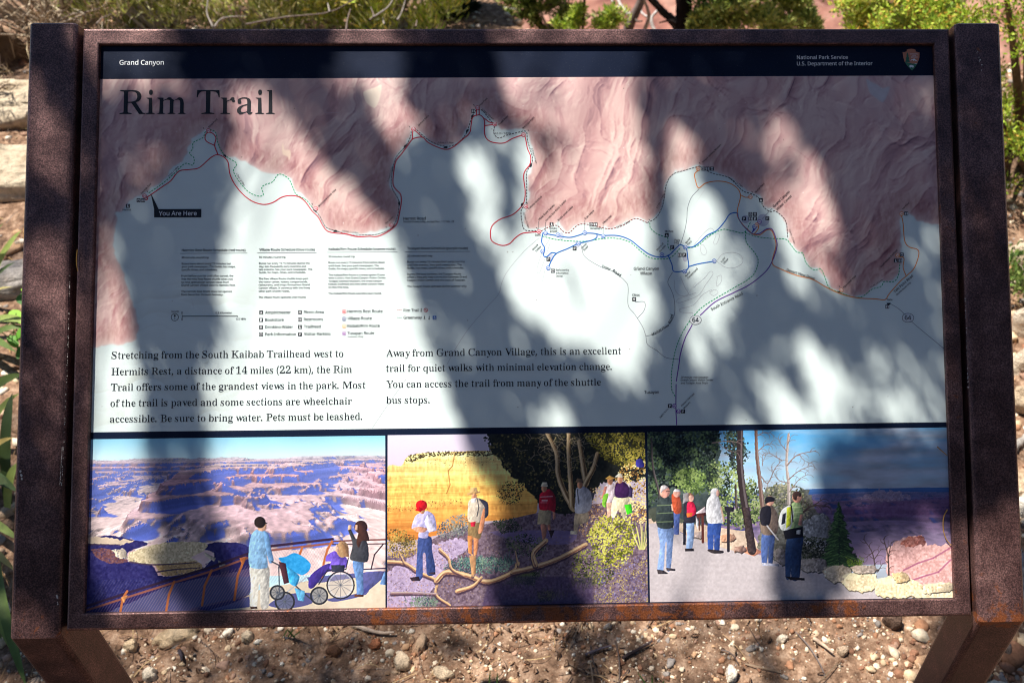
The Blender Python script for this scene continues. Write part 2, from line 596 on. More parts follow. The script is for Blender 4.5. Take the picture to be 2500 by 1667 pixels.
def column(kk, head, hx, hy, rule, lines):
    sc_ = Print()
    text(sc_, head, *kk([(hx[0], hy), (hx[1], hy - 1.5)]), INKB, bold=0.010)
    sc_.ribbon(np.array(kk(rule)), 1.0, (120, 126, 130))
    for s, x0, x1, y in lines:
        text(sc_, s, *kk([(x0, y), (x1, y - 1.5 * (x1 - x0) / 400)]), INKB, bold=0.007)
    sc_.build('schedule_lettering')
column(k4, "Hermits Rest Route Schedule (red route)", (1161, 1566), 298, [(1150, 311), (1578, 308)], [
    ("80 minutes round trip", 1160, 1332, 343), ("Buses leave about every 15 minutes but", 1160, 1473, 382),
    ("your park newspaper, The Guide, has maps,", 1160, 1503, 401), ("specific times, and schedules.", 1159, 1388, 421),
    ("From before sunrise until after sunset, the", 1158, 1489, 460), ("free Hermits Rest Route shuttle takes you", 1158, 1485, 480),
    ("to nine spectacular canyon views from", 1158, 1461, 500), ("Grand Canyon Village west to Hermits Rest.", 1157, 1502, 519),
    ("The Hermits Rest Route does not operate", 1157, 1480, 559), ("from December through February.", 1157, 1424, 579)])
column(k4, "Village Route Schedule (blue route)", (1654, 2008), 294, [(1642, 307), (2020, 305)], [
    ("50 minutes round trip", 1654, 1822, 340), ("Buses run every 10-15 minutes during the", 1653, 1976, 379),
    ("day; less frequently early morning and", 1653, 1953, 399), ("late evening. See your park newspaper, The", 1652, 1993, 418),
    ("Guide, for maps, times, and schedules.", 1652, 1952, 437), ("The free Village Route shuttle loops past", 1651, 1968, 477),
    ("the visitor center, lodges, campgrounds,", 1651, 1963, 497), ("restaurants, and shops throughout Grand", 1651, 1975, 516),
    ("Canyon Village. It connects with the three", 1651, 1978, 536), ("other park shuttle routes.", 1651, 1850, 556),
    ("The Village Route operates year-round.", 1650, 1953, 595)])
column(k5, "Kaibab/Rim Route Schedule (orange route)", (6, 432), 290, [(-5, 303), (445, 301)], [
    ("50 minutes round trip", 6, 173, 336), ("Buses run every 15 minutes from before dawn", 5, 364, 374),
    ("until dusk. See your park newspaper, The", 5, 326, 394), ("Guide, for maps, specific times, and schedules.", 5, 364, 413),
    ("The Kaibab/Rim Route is a great option if your", 5, 366, 453), ("time is short. Visit Grand Canyon Visitor Center,", 5, 374, 472),
    ("Yavapai Geology Museum, the cross-canyon", 5, 346, 492), ("Kaibab Trailhead and two other canyon views", 5, 361, 511),
    ("on this free loop.", 5, 136, 531), ("The Kaibab/Rim Route operates year-round.", 4, 344, 571)])
column(k5, "Tusayan Route Schedule (purple route)", (508, 894), 286, [(495, 300), (907, 298)], [
    ("20 minutes each way", 508, 669, 332), ("Buses run every 15 minutes from early morning", 508, 875, 370),
    ("until late evening. Your park newspaper, The", 508, 855, 390), ("Guide, has maps, specific times, and schedules.", 508, 869, 409),
    ("During the busy summer, the Tusayan Route", 508, 849, 448), ("offers a free and easy connection between Grand", 508, 889, 467),
    ("Canyon Visitor Center and the town of Tusayan.", 508, 878, 487), ("The Tusayan Route operates during summer only.", 508, 889, 526)])

# ---- map symbols
RED = (212, 0, 50); BLU = (0, 104, 196); ORA = (240, 140, 34); PUR = (110, 24, 160); GRN = (0, 164, 104); DK = (34, 36, 44)
sy = Print()
def bus(p, c, r=5.4):
    sy.disc(p, r, c, 0.00034); sy.disc(p, r * 0.74, (245, 245, 245), 0.00037)
    sy.rect((p[0], p[1] - r * 0.05), r * 0.95, r * 0.72, c, 0.0004)
    sy.rect((p[0], p[1] - r * 0.14), r * 0.62, r * 0.26, (245, 245, 245), 0.00043)
    for s in (-1, 1): sy.rect((p[0] + s * r * 0.33, p[1] + r * 0.42), r * 0.2, r * 0.25, c, 0.0004)
def icon(p, kind, s=9.4, bg=DK):
    sy.rect(p, s, s, bg, 0.00034)
    w = (238, 240, 240); x, y = p; L = 0.0004
    if kind == 'P':
        text(sy, "P", (x - s * .2, y + s * .34), (x + s * .24, y + s * .34), w, L, bold=0.012)
    elif kind == 'wc':
        for d in (-.26, .26):
            sy.disc((x + s * d, y - s * .27), s * .09, w, L); sy.rect((x + s * d, y + s * .08), s * .19, s * .5, w, L)
        sy.rect((x, y), s * .05, s * .7, w, L)
    elif kind == 'hike':
        sy.disc((x, y - s * .3), s * .1, w, L); sy.rect((x - s * .04, y - s * .05), s * .2, s * .34, w, L)
        sy.ribbon(np.array([(x - .04 * s, y + .1 * s), (x - .2 * s, y + .4 * s)]), s * .13, w, L)
        sy.ribbon(np.array([(x - .02 * s, y + .1 * s), (x + .18 * s, y + .4 * s)]), s * .13, w, L)
        sy.ribbon(np.array([(x + .27 * s, y - .12 * s), (x + .27 * s, y + .4 * s)]), s * .05, w, L)
    elif kind == 'cup':
        sy.poly([(x - .3 * s, y - .28 * s), (x + .3 * s, y - .28 * s), (x + .22 * s, y + .34 * s), (x - .22 * s, y + .34 * s)], w, L)
        sy.poly([(x - .2 * s, y - .08 * s), (x + .2 * s, y - .08 * s), (x + .14 * s, y + .26 * s), (x - .14 * s, y + .26 * s)], bg, L + 0.00003)
    elif kind == 'q':
        sy.disc((x, y), s * .38, w, L); sy.disc((x, y), s * .3, bg, L + 0.00003)
        text(sy, "?", (x - s * .13, y + s * .22), (x + s * .13, y + s * .22), w, L + 0.00006, bold=0.02)
    elif kind == 'amph':
        sy.poly([(x, y - .3 * s), (x + .14 * s, y), (x + .34 * s, y + .3 * s), (x - .34 * s, y + .3 * s), (x - .14 * s, y)], w, L)
        sy.rect((x, y + .12 * s), s * .5, s * .05, bg, L + 0.00003)
    elif kind == 'book':
        sy.poly([(x - .2 * s, y - .3 * s), (x + .24 * s, y - .34 * s), (x + .14 * s, y + .32 * s), (x - .28 * s, y + .36 * s)], w, L)
        sy.rect((x + .02 * s, y), s * .06, s * .5, bg, L + 0.00003)
    elif kind == 'picnic':
        sy.rect((x, y - s * .18), s * .6, s * .12, w, L); sy.rect((x, y + s * .08), s * .78, s * .09, w, L)
        for q in (-1, 1): sy.ribbon(np.array([(x + q * .1 * s, y - .15 * s), (x + q * .26 * s, y + .36 * s)]), s * .1, w, L)
    elif kind == 'plus':
        sy.rect(p, s * .6, s * .2, w, L); sy.rect(p, s * .2, s * .6, w, L)
    elif kind == 'chair':
        sy.ring((x, y + .1 * s), s * .22, s * .09, w, L); sy.disc((x - .05 * s, y - .3 * s), s * .1, w, L)
        sy.ribbon(np.array([(x - .05 * s, y - .2 * s), (x, y + .05 * s), (x + .25 * s, y + .08 * s), (x + .32 * s, y + .3 * s)]), s * .1, w, L)
def arrowhead(p, s=5):
    x, y = p; sy.poly([(x - s * .5, y - s * .5), (x + s * .1, y - s * .4), (x + s * .35, y + s * .5)], DK, 0.00034)
def pullout(p, a, r=5):
    ca = math.radians(a)
    sy.poly([(p[0] + r * math.cos(ca + math.pi * i / 8), p[1] - r * math.sin(ca + math.pi * i / 8)) for i in range(9)], DK, 0.00034)
for kk, pts, kind in [
    (k4, [(1667, 687)], 'amph'), (k4, [(1666, 734)], 'book'), (k4, [(1666, 781)], 'cup'), (k4, [(1666, 826)], 'q'),
    (k4, [(1914, 685)], 'picnic'), (k4, [(1914, 732)], 'wc'), (k4, [(1914, 779)], 'hike'), (k4, [(1914, 826)], 'P'),
    (k1, [(817, 1315)], 'hike'), (k1, [(885, 1279)], 'cup'), (k1, [(914, 1279)], 'wc'), (k2, [(929, 710)], 'wc'),
    (k5, [(1428, 126)], 'hike'), (k5, [(1682, 126)], 'q'), (k5, [(1709, 126)], 'wc'), (k5, [(1575, 279), (1408, 347), (2198, 271)], 'P'),
    (k5, [(1436, 421)], 'q'), (k5, [(1955, 602)], 'plus'), (k5, [(2163, 194)], 'amph'),
    (k6, [(155, 320)], 'wc'), (k6, [(184, 320)], 'P'), (k6, [(92, 1282), (177, 1317)], 'P'), (k6, [(1479, 650)], 'wc'),
    (k6, [(1571, 319)], 'cup'), (k6, [(1533, 357)], 'hike'), (k6, [(1561, 357)], 'wc'),
    (k3, [(306, 1078)], 'q'), (k3, [(333, 1078)], 'wc'), (k3, [(361, 1078)], 'cup'), (k3, [(673, 1277)], 'amph'),
    (k3, [(566, 1396), (714, 1394)], 'P'), (k3, [(606, 1367)], 'q'), (k3, [(635, 1367)], 'cup'), (k3, [(606, 1396)], 'wc'), (k3, [(635, 1396)], 'book'), (k3, [(1600, 1364)], 'wc')]:
    for p in kk(pts):
        sy = Print(); icon(p, kind); sy.build('pictogram')
sy = Print(); icon(k5([(682, 720)])[0], 'chair', 9, BLU); sy.build('pictogram')
sy = Print(); sy.ring(k5([(626, 672)])[0], 4.4, 1.2, RED); sy.ribbon(np.array(k5([(618, 664), (635, 681)])), 1.2, RED); sy.build('pictogram')
for kk, pts, c in [(k1, [(923, 1251), (1330, 836), (2015, 1332)], RED), (k2, [(547, 826), (956, 690), (1067, 794), (1249, 861), (1264, 1318), (407, 1438), (1348, 1478)], RED),
                   (k5, [(1390, 181), (1469, 193), (1640, 179), (1757, 201), (1601, 247), (1371, 297), (1407, 403), (2132, 319), (2281, 272), (2277, 426)], BLU),
                   (k6, [(375, 359)], BLU), (k3, [(273, 1078), (606, 1257), (1571, 1365)], ORA), (k6, [(1545, 323), (1185, 545)], ORA),
                   (k3, [(664, 1416)], PUR), (k3, [(631, 1448)], BLU), (k3, [(647, 1435)], ORA), (k6, [(121, 1282), (148, 1317)], PUR)]:
    for p in kk(pts):
        sy = Print(); bus(p, c); sy.build('bus_stop_symbol')
for p, c in zip(k5([(105, 681), (105, 728), (105, 774), (105, 821)]), [(222, 40, 50), (24, 66, 130), (240, 176, 84), (140, 50, 160)]):
    sy = Print(); bus(p, c); sy.build('bus_stop_symbol')
for p, a in zip(k1([(1432, 1000), (2005, 1347), (2140, 1480)]), (-35, -40, 0)):
    sy = Print(); pullout(p, a); sy.build('pullout_symbol')
for p, a in zip(k2([(50, 1480), (420, 1452), (462, 1298), (498, 938), (752, 948), (895, 840), (928, 745), (1290, 1055), (1245, 1308)]), (0, 40, 90, 50, 0, 50, 60, 250, 60)):
    sy = Print(); pullout(p, a); sy.build('pullout_symbol')
for p, a in zip(k6([(1178, 560), (1488, 626)]), (0, 180)):
    sy = Print(); pullout(p, a); sy.build('pullout_symbol')
for p in k1([(942, 1225), (1993, 1305), (1300, 822)]) + k2([(523, 812), (933, 675), (1282, 836), (1272, 1298), (1335, 1458), (375, 1453), (2052, 1405)]) + k3([(283, 1045), (617, 1227)]) + k6([(1175, 524)]):
    sy = Print(); arrowhead(p); sy.build('viewpoint_symbol')
for q, r_ in ((k3([(688, 1405)])[0], 15), (k3([(575, 1400)])[0], 10)):
    sy = Print(); sy.disc(q, r_, (188, 194, 208), 0.00022); sy.build('parking_area')
for q in k5([(1490, 200), (1590, 252), (1425, 335), (2280, 340)]):
    sy = Print(); sy.disc(q, 6, (198, 202, 214), 0.00022, 9); sy.build('parking_area')
for p in k6([(256, 735), (1611, 721)]):
    sy = Print(); sy.disc(p, 14.6, (40, 44, 56), 0.00034, 11.4, 30); sy.disc(p, 13.6, (226, 232, 232), 0.00037, 10.4, 30); sy.build('route_shield')
# you-are-here flag
sy = Print(); sy.poly(k1([(962, 1232), (984, 1336), (984, 1388), (1285, 1388), (1285, 1334), (1013, 1335)]), (22, 26, 34), 0.00032); sy.build('you_are_here_flag')
# north arrow and scale bar
n0 = k4([(1116, 717)])[0]; sy = Print()
sy.ring(n0, 8.8, 1.2, INKB); sy.ribbon(np.array([(n0[0], n0[1] + 6), (n0[0], n0[1] - 6)]), 0.9, INKB); sy.poly([(n0[0] - 3, n0[1] - 2), (n0[0] + 3, n0[1] - 2), (n0[0], n0[1] - 7)], INKB); sy.build('north_arrow'); sy = Print()
sy.ribbon(np.array(k4([(1163, 711), (1517, 710)])), 1.7, INKB)
for a in ((1163, 702, 720), (1386, 702, 712), (1517, 709, 718)): sy.ribbon(np.array(k4([(a[0], a[1]), (a[0], a[2])])), 1.0, INKB)
sy.build("scale_bar")

lg = Print()
for kk, s, x0, x1, y in [(k4, "Amphitheater", 1692, 1855, 695), (k4, "Bookstore", 1692, 1810, 742), (k4, "Drinking Water", 1692, 1870, 788), (k4, "Park Information", 1692, 1888, 834),
                         (k4, "Picnic Area", 1939, 2065, 693), (k4, "Restrooms", 1939, 2061, 739), (k4, "Trailhead", 1939, 2046, 785), (k4, "Visitor Parking", 1939, 2108, 832),
                         (k5, "Hermits Rest Route", 126, 350, 688), (k5, "Village Route", 126, 281, 733), (k5, "Kaibab/Rim Route", 126, 332, 780), (k5, "Tusayan Route", 126, 297, 827),
                         (k5, "Rim Trail", 484, 583, 682), (k5, "Greenway", 484, 602, 728), (k5, "Hermit Road", 483, 626, 97)]:
    text(lg, s, *kk([(x0, y), (x1, y - 1)]), INKB, bold=0.006)
for kk, s, x0, x1, y in [(k5, "Shuttle buses only, except Dec. 1 – Feb. 28", 483, 807, 114), (k4, "North", 1096, 1142, 688), (k4, "0", 1158, 1168, 697), (k4, "0.8 Kilometer", 1376, 1480, 695),
                         (k4, "0", 1158, 1168, 737), (k4, "0.5 Mile", 1507, 1569, 734)]:
    text(lg, s, *kk([(x0, y), (x1, y - 1)]), INKB, bold=0.004)
text(lg, "Summer Only", *k5([(126, 846), (229, 845)]), INKB, italic=True)
for y, c in ((672, (180, 60, 60)), (719, (30, 150, 110))):
    for x in (443, 454, 465): lg.ribbon(np.array(k5([(x, y), (x + 8, y)])), 1.3, c)
for x, y in ((597, 672), (618, 720), (648, 721)):
    lg.build('legend_lettering') if x == 597 else lg.build('pictogram'); lg = Print()
    q = k5([(x, y)])[0]; lg.disc((q[0], q[1] - 3), 1.1, INKB); lg.ribbon(np.array([(q[0], q[1] - 2), (q[0] - .5, q[1] + 1), (q[0] + 1.4, q[1] + 4)]), 1.4, INKB); lg.ribbon(np.array([(q[0] - .5, q[1] + 1), (q[0] - 1.7, q[1] + 4)]), 1.1, INKB)
lg.build("pictogram")

ml = Print()
text(ml, "You Are Here", *k1([(1014, 1376), (1256, 1375)]), WH, bold=0.008, layer=0.0004)
def lab(kk, rows, bold=0.008, italic=False):
    bold = max(bold * 1.1, .007)
    for s, a, b_ in rows: text(ml, s, *kk([a, b_]), BK, layer=.0006, bold=bold, italic=italic)
lab(k1, [("Hermit", (784, 1345), (838, 1345)), ("Hermits Rest", (905, 1240), (968, 1175)), ("Pima Point", (1337, 818), (1390, 764)), ("Monument Creek Vista", (2035, 1320), (2145, 1212))])
lab(k2, [("Mohave Point", (582, 806), (648, 742)), ("Hopi Point", (972, 680), (1022, 632)), ("Powell Point", (1095, 802), (1153, 745)), ("Maricopa Point", (1247, 825), (1320, 752)),
         ("Trailview Overlook", (1282, 1338), (1368, 1255)), ("The Abyss", (372, 1433), (420, 1387)), ("Village Route Transfer", (1347, 1408), (1450, 1308)),
         ("Hermits Rest Route Transfer", (1394, 1412), (1523, 1280)), ("Bright Angel Lodge", (1472, 1410), (1565, 1320)), ("Train Depot", (1643, 1402), (1700, 1345)), ("Village East", (1757, 1430), (1812, 1378))])
lab(k1, [("1.1mi. / 1.8km", (1079, 1130), (1143, 1066)), ("1.7mi. / 2.7km", (1505, 1110), (1555, 1187)), ("0.9 mi. / 1.4 km", (2183, 1478), (2285, 1491))], italic=True)
lab(k2, [("0.8 mi. / 1.3 km", (703, 917), (803, 917)), ("0.3 mi. / 0.5 km", (983, 702), (1055, 767)), ("0.5 mi. / 0.8 km", (1069, 857), (1167, 855)), ("0.7 mi. / 1.1 km", (1297, 950), (1327, 1044)),
         ("1.1 mi / 1.8 km", (390, 1160), (420, 1065)), ("0.7 mi. / 1.1 km", (1245, 1360), (1277, 1455)), ("1.2 mi. / 1.9 km", (1842, 1454), (1930, 1416)), ("0.7 mi. / 1.1 km", (2104, 1332), (2148, 1242))], italic=True)
lab(k5, [("Gate", (1322, 198), (1358, 198)), ("Bright", (1415, 155), (1461, 155)), ("Angel", (1415, 174), (1461, 174)), ("Verkamp's", (1670, 155), (1748, 155)), ("Maswik", (1310, 290), (1345, 255)), ("Lodge", (1330, 298), (1362, 268)),
         ("Center", (1622, 282), (1655, 247)), ("Road", (1637, 293), (1662, 267)), ("Backcountry", (1455, 420), (1540, 420)), ("Information", (1455, 440), (1535, 440)), ("Center", (1455, 459), (1500, 459)),
         ("Clinic", (1943, 582), (1991, 582)), ("McKee", (2151, 176), (2205, 176)), ("Park", (2213, 232), (2248, 232)), ("HQ", (2213, 249), (2240, 249)), ("Shrine of", (2103, 295), (2145, 248)), ("the Ages", (2120, 304), (2158, 262)),
         ("Market", (2287, 248), (2315, 213)), ("Plaza", (2299, 258), (2322, 234)), ("IMAX / R.P.S.", (2123, 1360), (2175, 1303))])
lab(k5, [("Center", (1747, 395), (1803, 418)), ("Road", (1815, 425), (1863, 458)), ("Grand Canyon", (1952, 416), (2113, 416)), ("Village", (1991, 445), (2067, 445)), ("Market Plaza", (2072, 833), (2178, 773)), ("Road", (2188, 758), (2206, 703)), ("Tusayan", (2020, 1203), (2113, 1202))], bold=0.005)
lab(k6, [("Trailer", (422, 370), (447, 337)), ("Village", (437, 378), (465, 347)), ("Mather", (194, 460), (225, 427)), ("Campground", (207, 473), (270, 409)), ("Gate", (1477, 611), (1512, 611)), ("Shuttle buses only.", (1539, 580), (1632, 497)),
         ("Western Heritage", (168, 1287), (250, 1205)), ("Museum", (184, 1302), (222, 1262)), ("South Kaibab Trailhead", (1439, 402), (1545, 292)), ("Pipe Creek Vista", (1202, 532), (1280, 457))])
lab(k6, [("South Entrance Road", (358, 674), (558, 572)), ("Desert View Drive", (835, 422), (1013, 478)), ("Yaki Point Road", (1527, 563), (1645, 457)), ("64", (235, 748), (276, 747)), ("64", (1590, 734), (1631, 733))], bold=0.005)
lab(k6, [("20 minute ride between", (161, 1105), (337, 1105)), ("Grand Canyon Visitor Center", (161, 1123), (371, 1122)), ("and Tusayan Area Stops", (161, 1142), (336, 1141)), ("1.4 mi. / 2.3 km", (1372, 532), (1450, 482))], italic=True, bold=0.001)
lab(k3, [("Grand Canyon", (757, 1325), (857, 1227)), ("Visitor Center", (777, 1345), (872, 1252))], bold=0.005)
lab(k3, [("Yavapai Geology Museum", (302, 1042), (420, 927)), ("Mather Point", (640, 1232), (697, 1174)), ("Yaki Point", (1577, 1340), (1620, 1299))])
lab(k3, [("0.7 mi. / 1.1 km", (472, 1142), (553, 1197)), ("1.3 mi. / 2.1 km", (850, 1465), (883, 1557))], italic=True)
ml.build("map_lettering")

# ------------------------------------------------------------------ routes, trails, roads
def route(name, rows, rgb, w, layer=0.00028):
    for kk, pts in rows:
        pr = Print(); pr.ribbon(smooth(kk(pts)), w * 1.35 if w > 1.3 else w * 1.2, rgb, layer); pr.build(name)
route("route_line", [(k1, [(935, 1262), (960, 1245), (1040, 1190), (1090, 1155), (1120, 1115), (1150, 1090), (1210, 1083), (1270, 1072), (1330, 1020), (1360, 998), (1390, 988), (1430, 1005), (1455, 1035), (1462, 1080), (1470, 1120), (1500, 1180), (1550, 1240), (1610, 1285), (1680, 1305), (1740, 1293), (1800, 1258), (1860, 1248), (1910, 1258), (1950, 1290), (1990, 1345), (2030, 1385), (2060, 1440), (2090, 1475), (2140, 1487), (2200, 1492), (2280, 1510), (2362, 1507)]),
    (k2, [(268, 1507), (320, 1508), (390, 1475), (440, 1430), (460, 1350), (470, 1290), (465, 1240), (440, 1215), (418, 1180), (420, 1110), (435, 1030), (470, 985), (510, 930), (540, 890), (580, 877), (610, 880), (640, 910), (700, 940), (755, 955), (800, 940), (850, 900), (905, 850), (915, 800), (925, 750), (950, 737), (975, 737), (1000, 770), (1002, 860), (1030, 900), (1080, 914), (1130, 912), (1180, 885), (1250, 865), (1265, 900), (1275, 950), (1295, 1000), (1290, 1050), (1260, 1090), (1250, 1130), (1260, 1220), (1255, 1280), (1235, 1320), (1180, 1370), (1100, 1400), (1050, 1440), (1038, 1490), (1050, 1540), (1110, 1566), (1160, 1555), (1195, 1520), (1240, 1490), (1300, 1482), (1347, 1478)]),
    (k1, [(1390, 985), (1370, 930), (1378, 880), (1350, 848), (1320, 850), (1308, 880), (1320, 905), (1370, 930)]), (k2, [(540, 890), (542, 850), (547, 830), (575, 850), (608, 880)]),
    (k2, [(949, 738), (950, 700)]), (k2, [(967, 738), (966, 700)]), (k2, [(1000, 757), (1030, 780), (1066, 793), (1035, 799), (1003, 803)]), (k1, [(935, 1262), (943, 1268), (936, 1276), (922, 1270)])], RED, 1.7)
route("route_line", [(k5, [(1370, 180), (1450, 195), (1540, 208), (1600, 195), (1640, 182), (1700, 183), (1757, 195), (1850, 197), (1930, 225), (2000, 280), (2060, 320), (2130, 335), (2180, 320), (2220, 280), (2250, 255), (2281, 270)]),
    (k6, [(190, 271), (240, 268), (280, 240), (330, 195), (390, 165), (440, 110), (470, 65), (500, 52), (525, 55), (528, 80), (550, 120), (590, 165), (615, 180), (628, 150)]),
    (k5, [(1715, 185), (1718, 205), (1690, 225), (1600, 248), (1530, 280), (1460, 310), (1430, 350), (1408, 400)]), (k5, [(1370, 185), (1365, 240), (1380, 265), (1385, 290), (1375, 320), (1395, 333), (1430, 305), (1460, 312)]),
    (k6, [(80, 320), (105, 380), (118, 425), (187, 420), (212, 395), (205, 330), (200, 285), (190, 275)]), (k6, [(212, 395), (270, 378), (375, 360)])], BLU, 1.8)
route("route_line", [(k6, [(660, 118), (640, 150), (615, 185), (660, 185), (710, 155), (745, 158), (770, 220), (775, 270), (745, 360), (700, 430), (600, 510), (500, 560), (380, 620), (285, 705)]), (k6, [(235, 765), (190, 850), (160, 950), (150, 1020), (133, 1127)]), (k6, [(132, 1143), (131, 1300), (136, 1405)])], PUR, 1.6)
route("route_line", [(k3, [(273, 1090), (250, 1110), (255, 1150), (275, 1200), (320, 1170), (390, 1157), (460, 1165), (520, 1200), (543, 1250), (525, 1330), (524, 1380), (556, 1432), (596, 1472), (625, 1494), (655, 1462), (660, 1430)]), (k3, [(543, 1245), (575, 1260), (600, 1257)]),
    (k6, [(625, 190), (665, 193), (712, 160), (742, 165), (764, 225), (768, 270), (745, 372), (800, 410), (900, 450), (1000, 475), (1080, 520), (1150, 555), (1220, 580), (1300, 595), (1400, 600), (1465, 605), (1490, 570), (1560, 490), (1600, 455), (1650, 405), (1680, 320), (1670, 285), (1620, 270), (1590, 230), (1580, 120), (1570, 70)]), (k6, [(1600, 455), (1580, 400), (1585, 340), (1550, 330)])], ORA, 1.5)
def trail(rows, w=1.6):
    for kk, pts, c in rows:
        pr = Print()
        for d in dashes(kk(pts), 5.0, 2.6): pr.ribbon(d, w * 1.25, c, 0.00026)
        pr.build("trail_line")
TK = (70, 48, 56); TR = (150, 60, 62)
trail([(k1, [(950, 1232), (1040, 1170), (1110, 1110), (1180, 1045), (1230, 1055), (1238, 1010), (1210, 980), (1230, 950), (1235, 910), (1295, 880), (1310, 845), (1345, 830), (1378, 850), (1390, 910), (1420, 975), (1460, 1010), (1510, 1045), (1490, 1090), (1520, 1150), (1580, 1220), (1640, 1250), (1680, 1245), (1670, 1200), (1690, 1180), (1740, 1160), (1780, 1112), (1840, 1140), (1870, 1200), (1890, 1240), (1950, 1275), (1990, 1320)], GRN),
    (k6, [(575, 180), (650, 205), (740, 215), (830, 220), (860, 250), (900, 300), (940, 310), (960, 370), (1010, 415), (1055, 410), (1080, 460), (1110, 530), (1180, 560), (1260, 588), (1320, 585), (1380, 540), (1440, 520), (1460, 490), (1520, 490), (1550, 450), (1560, 370)], GRN),
    (k5, [(1370, 200), (1450, 220), (1560, 232), (1650, 232), (1760, 215), (1850, 215), (1930, 240), (1990, 290), (2050, 335), (2120, 347), (2180, 340), (2220, 310), (2250, 275)], GRN), (k6, [(190, 280), (270, 260), (340, 200), (430, 158), (480, 165), (540, 178), (575, 170), (610, 105)], GRN),
    (k6, [(575, 170), (580, 240), (620, 290), (655, 350), (640, 420), (600, 470), (500, 530), (380, 600), (290, 660), (220, 740), (170, 820), (130, 920), (105, 1050), (102, 1130), (105, 1180), (130, 1230)], GRN), (k5, [(2055, 115), (2060, 150), (2100, 185), (2150, 205), (2170, 215), (2172, 270), (2200, 300)], GRN)])
trail([(k1, [(1990, 1320), (2040, 1380), (2080, 1450), (2150, 1475), (2250, 1500), (2352, 1498)], TK), (k2, [(262, 1498), (320, 1494), (400, 1460), (440, 1400), (455, 1290), (420, 1220), (405, 1170), (415, 1080), (440, 1000), (500, 930), (530, 870), (535, 830), (560, 825), (600, 860), (660, 905), (750, 935), (820, 920), (880, 860), (910, 780), (930, 725), (960, 700), (990, 710), (1030, 760), (1062, 800), (1060, 850), (1090, 882), (1140, 865), (1200, 850), (1265, 840), (1275, 900), (1305, 1000), (1300, 1050), (1270, 1100), (1270, 1200), (1265, 1300), (1235, 1340), (1240, 1420), (1260, 1468), (1330, 1472)], TK),
    (k2, [(1360, 1475), (1420, 1445), (1465, 1440), (1500, 1475), (1540, 1485), (1590, 1440), (1640, 1430), (1740, 1450), (1800, 1460), (1880, 1440), (1960, 1395), (2040, 1422)], TR), (k2, [(2040, 1422), (2100, 1385), (2140, 1300), (2160, 1180), (2200, 1115), (2270, 1090), (2370, 1062)], TK), (k3, [(280, 1060), (360, 1105), (460, 1130), (500, 1160), (560, 1220), (620, 1240), (665, 1270), (690, 1320), (730, 1350), (770, 1350), (830, 1410), (845, 1520)], TK)])
GR = (168, 172, 178)
rd = route("road_line", [(k3, [(280, 1205), (230, 1260), (205, 1330), (200, 1400), (185, 1480), (160, 1560)]), (k5, [(1620, 260), (1640, 330), (1740, 395), (1830, 430), (1900, 490), (1917, 530), (1917, 640), (1960, 700), (2010, 780), (2030, 840), (2040, 890), (2100, 930), (2160, 975), (2240, 985)]),
    (k5, [(2200, 430), (2170, 490), (2190, 540), (2210, 600), (2212, 700), (2170, 770), (2100, 820), (2030, 838)]), (k5, [(1975, 725), (2020, 670), (2020, 620), (1960, 620)]), (k6, [(1490, 625), (1560, 670), (1640, 750), (1845, 921)])], (128, 132, 140), 1.0, 0.0002)
route("road_line", [(k5, [(1350, 210), (1250, 300), (1150, 420), (1110, 500), (1090, 570), (1010, 660), (900, 790), (820, 910), (760, 1020)]), (k5, [(500, 1110), (380, 1280), (280, 1430)]), (k6, [(390, 360), (430, 315), (500, 305), (550, 330), (555, 370), (510, 400), (450, 400), (390, 360)]),
    (k6, [(245, 260), (300, 190), (350, 150), (372, 175), (320, 225)]), (k6, [(380, 190), (410, 190), (390, 250), (370, 245), (385, 200)]), (k6, [(290, 260), (290, 300), (310, 322), (328, 300), (305, 255), (290, 260)]), (k6, [(120, 480), (125, 540), (160, 580), (210, 570), (190, 530), (160, 460)]), (k6, [(240, 530), (310, 470), (350, 425), (368, 440), (320, 510), (270, 580), (150, 625), (140, 605), (260, 560)]),
    (k6, [(390, 460), (420, 450), (420, 490), (390, 520), (395, 460)]), (k6, [(345, 560), (380, 540), (400, 560), (370, 580), (345, 560)]), (k6, [(240, 690), (165, 685), (155, 665), (240, 640), (300, 575), (360, 540)]), (k5, [(1420, 210), (1370, 300), (1335, 410), (1350, 435), (1390, 330), (1420, 240)]), (k5, [(1370, 490), (1385, 420)])], (196, 200, 202), 0.9, 0.00018)
led = Print()
for kk, a, b_ in [(k2, (1346, 1412), (1346, 1465)), (k2, (1389, 1416), (1389, 1475)), (k2, (1469, 1414), (1469, 1490)), (k2, (1640, 1405), (1640, 1475)), (k2, (1757, 1435), (1757, 1497)), (k3, (745, 1330), (680, 1398))]:
    led.ribbon(np.array(kk([a, b_])), 0.9, (90, 94, 100), 0.00026)
led.build("leader_line")

# ---- park service emblem (arrowhead) in the header band
kE = K(2180, 40, 7.84)
em = Print()
em.poly(kE([(182, 690), (225, 690), (262, 675), (262, 645), (300, 632), (350, 628), (395, 632), (432, 650), (432, 680), (470, 690), (508, 700), (505, 790), (485, 860), (440, 950), (400, 1010), (362, 1042), (330, 1015), (270, 950), (225, 880), (200, 800)][::-1]), (198, 128, 98), 0.0003)
em.poly(kE([(225, 880), (262, 885), (320, 900), (380, 912), (470, 905), (440, 950), (400, 1010), (362, 1042), (330, 1015), (270, 950)][::-1]), (60, 120, 92), 0.00034)
em.poly(kE([(270, 690), (300, 760), (292, 765), (312, 820), (300, 822), (325, 885), (232, 880), (252, 820), (243, 822), (262, 760), (254, 758)][::-1]), (48, 104, 78), 0.00036)
em.poly(kE([(328, 858), (350, 832), (375, 830), (402, 812), (440, 845), (472, 868), (430, 858), (405, 848), (395, 862), (375, 842), (352, 850)][::-1]), (232, 236, 238), 0.00038)
